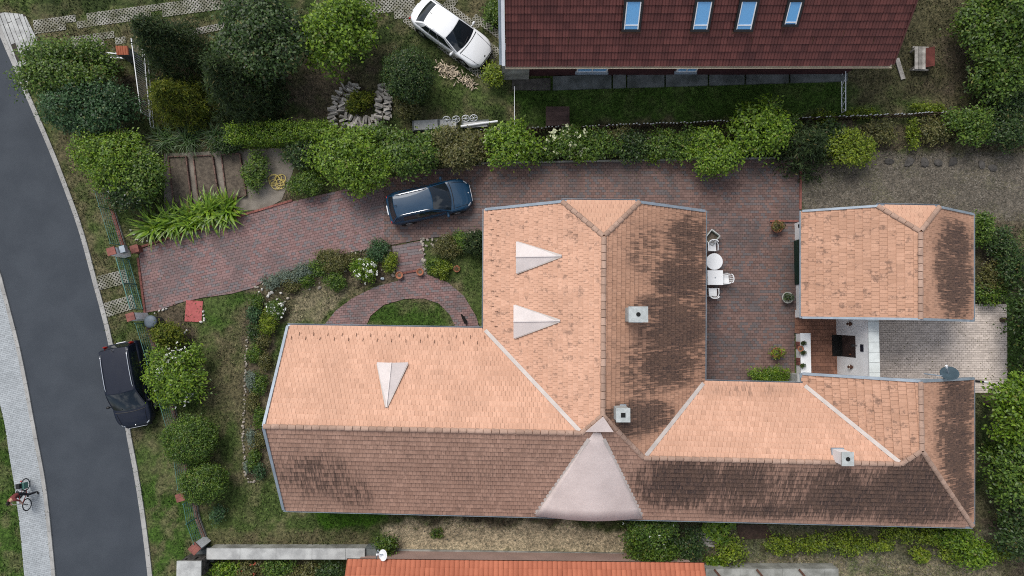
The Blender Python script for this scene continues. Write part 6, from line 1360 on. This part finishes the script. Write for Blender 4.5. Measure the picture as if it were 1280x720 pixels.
for sx in (-.36, .2):
    for sy in (-.5, .5): m = MB(); m.box((sx, sy, .21), (.09, .09, .43)); m.build('leg', MT['wood_grey'], t)
for sy in (-.62, .62): m = MB(); m.box((-.02, sy, .34), (.85, .07, .12)); m.build('side_rail', MT['wood_grey'], t)
m = MB(); a, b = P(1121, 73, .06), P(1129, 99, .06); m.bar(a, b, .24, .06); tag(m.build('loose_board', MT['wood_grey']), 'single grey board lying beside the corner of the red roof', 'board')
q = P(886, 675, .1); t = thing('plank_pile', 'pile of weathered planks in the weeds below the eaves', 'planks', (q.x, q.y, 0), -.05)
for k in range(5): m = MB(); m.box((random.uniform(-.1, .1), -.3 + k * .15, .05 + .03 * (k % 2)), (1.35, .12, .05), rz=random.uniform(-.06, .06)); m.build('plank', MT['wood_grey'], t)
m = MB(); a, b = P(920, 655, .1), P(962, 668, .1); m.prism(P2([(920, 656), (958, 656), (965, 672), (925, 674)]), -.05, .06); tag(m.build('brown_board', MT['pickdark']), 'flat dark brown board in the weeds under the eaves', 'board')

# ------------------------------------------------------------------ cars
def interp(t, tab):
    for (a, u), (b, v) in zip(tab, tab[1:]):
        if a <= t <= b: k = (t - a) / (b - a + 1e-9); k = k * k * (3 - 2 * k) * .5 + k * .5; return u + (v - u) * k
    return tab[-1][1] if t > tab[-1][0] else tab[0][1]
def car(name, label, px, py, heading, L, W, spec, paintm, cat='car'):
    q = P(px, py, .75); t = thing(name, label, cat, (q.x, q.y, .0), heading); pm = MT[paintm]; hw0 = W / 2
    top = spec['top']; St = [0, .012, .04, .09, .15, .22, .3, .4, .5, .6, .68, .76, .84, .90, .945, .975, .992, 1.0]; m = MB(); rows = []
    for s in St:
        en = max(0, (abs(s - .5) - .36) / .14); hw = hw0 * (1 - spec['round'][1 if s > .5 else 0] * en ** 2.4) * (1 if .1 < s < .9 else 1); x = (s - .5) * L; zt = interp(s, top); zl = .20 + .12 * en ** 3; zs = zt - .10
        mid = zl + (zs - zl) * .45
        half = [(0, zl), (hw * .80, zl), (hw * .96, zl + .07), (hw, mid), (hw * .985, zs), (hw * .90, zt - .015), (hw * .55, zt + .012), (0, zt + .022)]
        rows.append([(x, y, z) for y, z in half] + [(x, -y, z) for y, z in half[-2:0:-1]])
    k = len(rows[0]); vs = [p for r in rows for p in r]; fs = []
    for i in range(len(rows) - 1):
        for j in range(k): fs.append((i * k + j, (i + 1) * k + j, (i + 1) * k + (j + 1) % k, i * k + (j + 1) % k))
    fs += [tuple(range(k)), tuple(range(len(vs) - 1, len(vs) - k - 1, -1))]
    m.add(vs, fs); body = m.build('body', pm, t, True); bm = bmesh.new(); bm.from_mesh(body.data); bmesh.ops.recalc_face_normals(bm, faces=bm.faces); bm.to_mesh(body.data); bm.free(); ss = body.modifiers.new('s', 'SUBSURF'); ss.levels = ss.render_levels = 2
    # cabin
    X = lambda s: (s - .5) * L; c = spec['cab']; zr = spec['roof']; wb, wt = hw0 * .90, hw0 * spec['wt']; zb = interp(c[3], top) - .01; zbr = interp(c[0], top) - .01
    FB = lambda s: Vector((X(c[3]) - .17 * s * s, s * wb, zb - .03 * s * s)); FT = lambda s: Vector((X(c[2]) - .07 * s * s, s * wt, zr - .03 - .035 * s * s)); RT = lambda s: Vector((X(c[1]) + .05 * s * s, s * wt * .97, zr - spec.get('rdrop', .05) - .035 * s * s)); RB = lambda s: Vector((X(c[0]) + .10 * s * s, s * wb * .95, zbr - .02 * s * s))
    def shield(A, B_): return lambda s, v: A(s).lerp(B_(s), v) + Vector((0, 0, .05 * 4 * v * (1 - v) * (1 - s * s * .6)))
    def roofp(s, v): return FT(s).lerp(RT(s), v) + Vector((0, 0, .045 * 4 * v * (1 - v)))
    def side(sg): return lambda u, v: (FB(sg).lerp(RB(sg), u) + Vector((0, sg * .03 * 4 * u * (1 - u), 0))).lerp(roofp(sg, u), v) + Vector((0, sg * .035 * 4 * v * (1 - v), 0))
    def patch(mb, f, u0, u1, v0, v1, nu=10, nv=8, off=0.0, mi=0):
        b = len(mb.v); g = [[f(u0 + (u1 - u0) * i / nu, v0 + (v1 - v0) * j / nv) for i in range(nu + 1)] for j in range(nv + 1)]
        if off:
            h = []
            for j in range(nv + 1):
                r = []
                for i in range(nu + 1):
                    du = g[j][min(i + 1, nu)] - g[j][max(i - 1, 0)]; dv = g[min(j + 1, nv)][i] - g[max(j - 1, 0)][i]; n = du.cross(dv).normalized(); ctr = Vector((0, 0, .6)); n = n if n.dot(g[j][i] - ctr) > 0 else -n; r.append(g[j][i] + n * off)
                h.append(r)
            g = h
        mb.add([p for r in g for p in r], [(j * (nu + 1) + i, j * (nu + 1) + i + 1, (j + 1) * (nu + 1) + i + 1, (j + 1) * (nu + 1) + i) for j in range(nv) for i in range(nu)], mi)
    m = MB(); patch(m, shield(FB, FT), -1, 1, 0, 1); patch(m, roofp, -1, 1, 0, 1, 12, 12); patch(m, shield(RB, RT), -1, 1, 0, 1); patch(m, side(1), 0, 1, 0, 1); patch(m, side(-1), 0, 1, 0, 1)
    me = m.mesh('roof', pm, True); bm = bmesh.new(); bm.from_mesh(me); bmesh.ops.remove_doubles(bm, verts=bm.verts, dist=.002); bmesh.ops.recalc_face_normals(bm, faces=bm.faces); bm.to_mesh(me); bm.free(); add_obj('roof', me, t)
    gl = MT['glass']
    m = MB(); patch(m, shield(FB, FT), -.93, .93, .05, .96, 12, 8, .007); ws = m.build('windscreen', gl, t, True)
    for sg in (-1, 1): w = MB(); a = shield(FB, FT)(sg * .1 - .3, .1); b = shield(FB, FT)(sg * .35 - .05, .16); w.bar(a + Vector((0, 0, .025)), b + Vector((0, 0, .025)), .018, .012); w.build('wiper', MT['trim'], ws)
    m = MB(); patch(m, shield(RB, RT), -.88, .88, .12, .94, 12, 6, .007); m.build('rear_window', gl, t, True)
    for sg in (1, -1):
        for u0, u1 in spec['panes']: m = MB(); patch(m, side(sg), u0, u1, .12, .86, 6, 4, .007); m.build('side_window', gl, t, True)
        # mirror
        a = FB(sg) + Vector((-.22, sg * .05, .06)); m = MB(); m.bar(a - Vector((0, sg * .05, .02)), a + Vector((0, sg * .10, .0)), .05, .03); m.ell(a + Vector((.0, sg * .17, .02)), (.075, .115, .075), 10, 6); m.build('wing_mirror', pm if spec.get('mirror', 1) else MT['trim'], t, True)
        # lamps
        s = .958; x = X(s); y = hw0 * (1 - spec['round'][1] * ((.458 - .36) / .14) ** 2.4) * .80; z = interp(s, top) - .05; m = MB(); m.ell((x - .05, sg * y, z), (.20, .10, .055), 12, 6, rot=Matrix.Rotation(-sg * .75, 3, 'Z') @ Matrix.Rotation(.28, 3, 'Y')); m.build('headlight', MT['lamp'], t, True)
        y = hw0 * .70; m = MB(); m.ell((X(.026), sg * y, spec['tailz']), (.05, .15, .06) if not spec.get('talltail') else (.07, .09, .24), 10, 6, rot=Matrix.Rotation(sg * .35, 3, 'Z')); m.build('tail_light', MT['lamp_r'], t, True)
        for xx in (X(.79), X(.20)):
            r = spec.get('wheel', .32); wh = thing('wheel', 'x', 'x', (xx, sg * (hw0 - .115), r)); del wh['label'], wh['category']; wh.parent = t
            m = MB(); m.cyl((0, -.11, 0), (0, .11, 0), r, n=24); m.build('tyre', MT['rubber'], wh); m = MB(); m.cyl((0, sg * .09, 0), (0, sg * .121, 0), r * .64, r * .56, n=16); m.build('rim', MT['alloy'], wh)
            m = MB(); m.ring((xx, sg * (hw0 * .965), r + .01), r + .05, .04, (0, 1, 0), 24, 6); m.build('wheel_arch', MT['trim'], t)
        for u in spec['handles']: q2 = side(sg)(u, 0) + Vector((0, sg * .03, -.10)); m = MB(); m.box(q2, (.18, .04, .035)); m.build('door_handle', MT['chrome'] if spec.get('rail') else pm, t)
        m = MB(); patch(m, side(sg), .03, .97, -.025, .045, 14, 1, .010); m.build('belt_trim', MT['chrome'] if spec.get('chrome', 1) else MT['trim'], t)
        if spec.get('rail'):
            pts = [roofp(sg * .90, v) + Vector((0, 0, .05)) for v in [.06 + .86 * i / 12 for i in range(13)]]; pts[0].z -= .04; pts[-1].z -= .04; m = MB(); m.tube(pts, .020, 6); m.build('roof_rail', MT['chrome'], t, True)
    zg = interp(.985, top); m = MB(); m.box((X(.993), 0, zg - .13), (.06, W * .52, .09)); g = m.build('grille', MT['trim'], t); m = MB(); m.box((X(.996), 0, zg - .13), (.06, W * .5, .015)); m.build('grille_bar', MT['chrome'], g); m = MB(); m.box((X(.992), 0, .36), (.09, W * .66, .12)); m.build('bumper_intake', MT['trim'], t)
    m = MB(); m.box((X(.999), 0, .45), (.05, .5, .11)); m.build('number_plate', MT['white'], t); m = MB(); m.box((X(-.001), 0, spec.get('platez', .75)), (.05, .5, .11)); m.build('number_plate', MT['white'], t)
    m = MB(); m.cyl((X(.972), 0, interp(.972, top) + .012), (X(.976), 0, interp(.976, top) + .028), .05, n=12); m.build('badge', MT['trim' if paintm == 'p_white' else 'chrome'], t)
    m = MB(); xb = X(c[3]) + .01; m.tube([(xb - .12 * (y / hw0) ** 2 + .04, y, interp(c[3] + .012, top) + .018) for y in [hw0 * .8 * (i / 6 - 1) for i in range(13)]], .02, 5); m.build('cowl', MT['trim'], t)
    for sg in (1, -1):
        m = MB(); m.tube([(X(c[3] + .02 + (.955 - c[3]) * i / 8), sg * hw0 * (.76 - .10 * i / 8), interp(c[3] + .02 + (.955 - c[3]) * i / 8, top) - .002) for i in range(9)], .009, 4); m.build('bonnet_gap', MT['trim'], t)
    # bonnet and door gaps as thin dark lines set in the surface
    m = MB(); m.cyl((X(c[1]) + .15, 0, zr + .0), (X(c[1]) + .05, 0, zr + .09), .02, .01, n=6); m.build('aerial', MT['trim'], t)
    return t
SED = dict(top=[(0, .82), (.03, .97), (.10, 1.03), (.20, 1.02), (.45, .93), (.70, .94), (.80, .90), (.92, .78), (.97, .66), (1, .58)], round=(.42, .48), cab=(.085, .215, .535, .745), roof=1.45, wt=.72, rdrop=.07, panes=((.08, .395), (.405, .655), (.665, .85)), handles=(.36, .62), tailz=.82, wheel=.33, chrome=0)
EST = dict(top=[(0, .80), (.03, .92), (.08, .95), (.45, .93), (.72, .95), (.80, .91), (.92, .80), (.97, .68), (1, .58)], round=(.22, .46), cab=(.02, .10, .545, .775), roof=1.47, wt=.69, rdrop=.07, panes=((.10, .31), (.33, .54), (.56, .82)), handles=(.32, .55), tailz=.80, rail=True, wheel=.32)
VAN = dict(top=[(0, .90), (.03, 1.02), (.08, 1.05), (.45, 1.02), (.76, 1.04), (.84, .98), (.93, .86), (.975, .72), (1, .60)], round=(.16, .40), cab=(.012, .065, .575, .80), roof=1.70, wt=.80, rdrop=.06, panes=((.12, .31), (.33, .54), (.56, .86)), handles=(.32, .55), tailz=1.05, talltail=True, rail=True, wheel=.32, mirror=0)
car('white_sedan', 'white sedan parked on grass at the top beside the red roofed house', 564, 40, math.radians(-35.5), 4.72, 1.84, SED, 'p_white'); car('blue_estate_car', 'dark petrol blue estate car standing on the brick drive', 536.5, 251.5, math.radians(12.5), 4.55, 1.80, EST, 'p_blue'); car('black_minivan', 'midnight black minivan parked half on the verge beside the road', 161, 481, math.radians(-78.5), 4.55, 1.98, VAN, 'p_navy', 'minivan')

# ------------------------------------------------------------------ bicycle and rider
bq = P(39, 616); bh = math.radians(-84)
bk = thing('bicycle', 'bicycle with dark tyres and green bag on the grey footway', 'bicycle', (bq.x, bq.y, .045), bh); R_ = .335; xf, xr = .53, -.53
tilt = 0.10
for x in (xf, xr):
    w = thing('wheel', 'x', 'x', (x, 0, R_)); del w['label'], w['category']; w.parent = bk; m = MB(); m.ring((0, 0, 0), R_ - .022, .024, (0, 1, 0), 32, 6); m.build('tyre', MT['rubber'], w); m = MB(); m.ring((0, 0, 0), R_ - .055, .012, (0, 1, 0), 28, 5); m.build('rim', MT['steel'], w); m = MB(); m.cyl((0, -.05, 0), (0, .05, 0), .03, n=8)
    for i in range(12): a = i * math.pi / 6; m.bar((0, 0, 0), ((R_ - .05) * math.cos(a), .0, (R_ - .05) * math.sin(a)), .005)
    m.build('spokes', MT['steel'], w)
m = MB(); bb = (-.05, 0, .28); st = (-.2, 0, .80); hd = (.36, 0, .82); hb = (.40, 0, .66)
for a, b in ((bb, st), (bb, hb), (st, hd), (hd, hb), (bb, (xr, .0, R_)), ((-.17, 0, .7), (xr, 0, R_))): m.tube([a, b], .020, 8)
m.build('frame', MT['lamp_r'], bk, True); m = MB(); m.tube([hb, (.47, .05, .5), (xf, .06, R_)], .014, 6); m.tube([hb, (.47, -.05, .5), (xf, -.06, R_)], .014, 6); m.build('fork', MT['trim'], bk)
m = MB(); m.tube([hd, (.35, 0, .98)], .016, 6); m.tube([(.22, .30, 1.02), (.34, .22, 1.01), (.36, 0, .99), (.34, -.22, 1.01), (.22, -.30, 1.02)], .015, 6); m.build('handlebar', MT['steel'], bk, True)
m = MB(); m.tube([st, (-.22, 0, .92)], .016, 6); m.ell((-.24, 0, .95), (.14, .085, .035), 12, 6); m.build('saddle', MT['trim'], bk, True); m = MB(); m.cyl((bb[0], -.05, bb[2]), (bb[0], -.07, bb[2]), .09, n=18); m.bar((bb[0], -.07, bb[2]), (bb[0] - .12, -.08, bb[2] - .12), .02); m.bar((bb[0], .07, bb[2]), (bb[0] + .12, .08, bb[2] + .12), .02); m.build('crank', MT['steel'], bk)
for s, x, z in ((-1, -.17, .16), (1, .07, .40)): m = MB(); m.box((x, s * .13, z), (.09, .10, .025)); m.build('pedal', MT['trim'], bk)
m = MB(); m.bar((-.28, 0, .72), (-.72, 0, .72), .13, .02); m.bar((-.6, 0, .72), (xr, .06, R_), .012); m.build('luggage_rack', MT['steel'], bk); m = MB(); m.box((-.52, .13, .55), (.32, .11, .32)); m.build('pannier_bag', MT['fencegreen'], bk); m = MB(); m.box((-.55, -.02, .82), (.26, .20, .16)); m.build('rack_bag', MT['trim'], bk); m = MB(); m.box((-.78, 0, .62), (.06, .08, .06)); m.build('rear_light', MT['lamp_r'], bk)
# rider: one skinned body, one foot on the ground (to the left of travel), the other on its pedal
MT['skin'] = plain('skin', (0.42, 0.24, 0.165), .6, .05, 6.0); MT['shirt'] = plain('red_shirt', (0.17, 0.040, 0.040), .9, .1, 8.0); MT['jeans'] = plain('dark_trousers', (0.018, 0.018, 0.024), .9, .12, 8.0); MT['hair'] = plain('dark_hair', (0.016, 0.011, 0.008), .6, .2, 20.0); MT['shoe'] = plain('dark_shoe', (0.02, 0.016, 0.015), .7, .1)
def rider():
    J = {}; Ed = []; reg = []
    def j(k, p, r, par=None, g='shirt'):
        J[k] = (len(J), Vector(p), r); reg.append(g)
        if par: Ed.append((J[par][0], J[k][0]))
    j('pel', (-.20, .02, 1.0), (.15, .13), None, 'jeans'); j('sp1', (-.13, .02, 1.16), (.14, .11), 'pel'); j('sp2', (-.03, .02, 1.34), (.16, .115), 'sp1'); j('nk', (.06, .02, 1.49), (.062, .06), 'sp2', 'skin'); j('hd', (.11, .02, 1.58), (.075, .075), 'nk', 'skin')
    for s, n in ((1, 'l'), (-1, 'r')):
        j('sh' + n, (.02, s * .19 + .02, 1.40), (.062, .06), 'sp2'); j('el' + n, (.14, s * .30, 1.20), (.046, .044), 'sh' + n); j('wr' + n, (.27, s * .29, 1.06), (.030, .026), 'el' + n, 'skin'); j('pa' + n, (.31, s * .285, 1.045), (.036, .022), 'wr' + n, 'skin')
        for f, (dy, l) in enumerate(((-.028, .85), (-.010, 1.0), (.010, .95), (.028, .75))):
            a = Vector((.345, s * (.285 + dy), 1.045)); j('f%d%s' % (f, n), a, (.010, .010), 'pa' + n, 'skin'); j('g%d%s' % (f, n), a + Vector((.022 * l, 0, -.022)), (.009, .009), 'f%d%s' % (f, n), 'skin'); j('h%d%s' % (f, n), a + Vector((.004, 0, -.045 * l)), (.008, .008), 'g%d%s' % (f, n), 'skin')
        j('t' + n, (.31, s * .245, 1.035), (.011, .011), 'pa' + n, 'skin'); j('u' + n, (.325, s * .235, 1.00), (.009, .009), 't' + n, 'skin')
    j('hpl', (-.19, .12, .93), (.098, .095), 'pel', 'jeans'); j('knl', (-.02, .29, .51), (.062, .060), 'hpl', 'jeans'); j('anl', (-.06, .43, .10), (.040, .042), 'knl', 'jeans'); j('tol', (.10, .45, .045), (.040, .032), 'anl', 'shoe')
    j('hpr', (-.19, -.08, .93), (.098, .095), 'pel', 'jeans'); j('knr', (.10, -.13, .62), (.062, .060), 'hpr', 'jeans'); j('anr', (-.16, -.13, .26), (.040, .042), 'knr', 'jeans'); j('tor', (-.06, -.13, .20), (.040, .032), 'anr', 'shoe')
    ks = sorted(J, key=lambda k: J[k][0]); me = bpy.data.meshes.new('person'); me.from_pydata([J[k][1] for k in ks], Ed, []); o = bpy.data.objects.new('tmp', me); COL.objects.link(o); sk = o.modifiers.new('k', 'SKIN'); sk.use_smooth_shade = True
    for i, k in enumerate(ks): me.skin_vertices[0].data[i].radius = J[k][2]; me.skin_vertices[0].data[i].use_root = (k == 'pel')
    sb = o.modifiers.new('s', 'SUBSURF'); sb.levels = sb.render_levels = 2; bpy.context.view_layer.update(); ev = o.evaluated_get(bpy.context.evaluated_depsgraph_get()); nm = bpy.data.meshes.new_from_object(ev); bpy.data.objects.remove(o)
    mats = ['skin', 'shirt', 'jeans', 'shoe']; nm.materials.clear()
    for k in mats: nm.materials.append(MT[k])
    segs = [(J[ks[a]][1], J[ks[b]][1], reg[b]) for a, b in Ed]
    for p in nm.polygons:
        c = p.center; best = min(segs, key=lambda s: (c - (s[0] + (s[1] - s[0]) * max(0, min(1, (c - s[0]).dot(s[1] - s[0]) / ((s[1] - s[0]).length_squared + 1e-9))))).length); p.material_index = mats.index(best[2])
    smooth_mesh(nm); pr = add_obj('person', nm, None, (bq.x, bq.y, .045)); pr.rotation_euler = (0, 0, bh); tag(pr, 'person in red shirt and dark trousers astride a bicycle, one foot down', 'person')
    hc = Vector((.13, .02, 1.645)); Rt = Matrix.Rotation(.25, 3, 'Y'); m = MB(); m.ell(hc, (.098, .078, .125), 14, 10, rot=Rt); m.ell(hc + Rt @ Vector((.098, 0, -.012)), (.018, .014, .022), 6, 4)
    for s in (1, -1): m.ell(hc + Rt @ Vector((0, s * .078, -.005)), (.02, .01, .032), 6, 4)
    m.build('head', MT['skin'], pr, True); m = MB(); m.ell(hc + Rt @ Vector((-.018, 0, .028)), (.105, .088, .112), 14, 8, rot=Rt, jit=.03); m.build('hair', MT['hair'], pr, True)
    m = MB()
    for s in (1, -1): m.ell(hc + Rt @ Vector((.087, s * .030, .004)), (.010, .014, .008), 6, 4)
    m.build('eyes', MT['black'], pr); m = MB(); m.ell(hc + Rt @ Vector((.088, 0, -.058)), (.010, .026, .008), 8, 4); m.build('mouth', MT['lamp_r'], pr)
rider()
# the dark cat on the garden path
def cat():
    MT['cat'] = plain('black_fur', (0.010, 0.009, 0.008), .9, .2, 20.0); q = P(582, 402); J = [(0, 0, .17, .055), (.10, 0, .18, .065), (.22, 0, .19, .06), (.30, 0, .22, .04), (.36, 0, .26, .045), (.41, 0, .25, .03), (-.10, 0, .20, .018), (-.24, .05, .22, .014), (-.36, .02, .27, .012), (.20, .05, .12, .025), (.21, .06, .05, .018), (.24, .06, .02, .018), (.20, -.05, .12, .025), (.24, -.06, .05, .018), (.27, -.06, .02, .018), (.0, .055, .12, .035), (-.04, .065, .07, .02), (.0, .07, .02, .017), (.0, -.055, .12, .035), (.02, -.065, .07, .02), (.04, -.07, .02, .017), (.355, .028, .31, .012), (.355, -.028, .31, .012)]
    E = [(0, 1), (1, 2), (2, 3), (3, 4), (4, 5), (0, 6), (6, 7), (7, 8), (2, 9), (9, 10), (10, 11), (2, 12), (12, 13), (13, 14), (0, 15), (15, 16), (16, 17), (0, 18), (18, 19), (19, 20), (4, 21), (4, 22)]
    me = bpy.data.meshes.new('cat'); me.from_pydata([p[:3] for p in J], E, []); o = bpy.data.objects.new('tmp', me); COL.objects.link(o); o.modifiers.new('k', 'SKIN')
    for i, p in enumerate(J): me.skin_vertices[0].data[i].radius = (p[3], p[3]); me.skin_vertices[0].data[i].use_root = i == 0
    s = o.modifiers.new('s', 'SUBSURF'); s.levels = s.render_levels = 2; bpy.context.view_layer.update(); nm = bpy.data.meshes.new_from_object(o.evaluated_get(bpy.context.evaluated_depsgraph_get())); bpy.data.objects.remove(o); nm.materials.clear(); nm.materials.append(MT['cat']); smooth_mesh(nm); c = add_obj('cat', nm, None, (q.x, q.y, .03)); c.rotation_euler = (0, 0, math.radians(118)); c.scale = (1.15,) * 3; tag(c, 'black cat walking on the brick path by the house corner', 'cat')
cat()

# ------------------------------------------------------------------ put every thing's own origin at its base
for o in list(COL.objects):
    if o.parent is None and o.type == 'EMPTY' and o.location.length < 1e-6 and o.children:
        pts = [c.matrix_local @ Vector(b) for c in o.children if c.type == 'MESH' for b in c.bound_box]
        if not pts: continue
        c0 = Vector(((min(p.x for p in pts) + max(p.x for p in pts)) / 2, (min(p.y for p in pts) + max(p.y for p in pts)) / 2, 0)); o.location = c0
        for c in o.children: c.location = c.location - c0
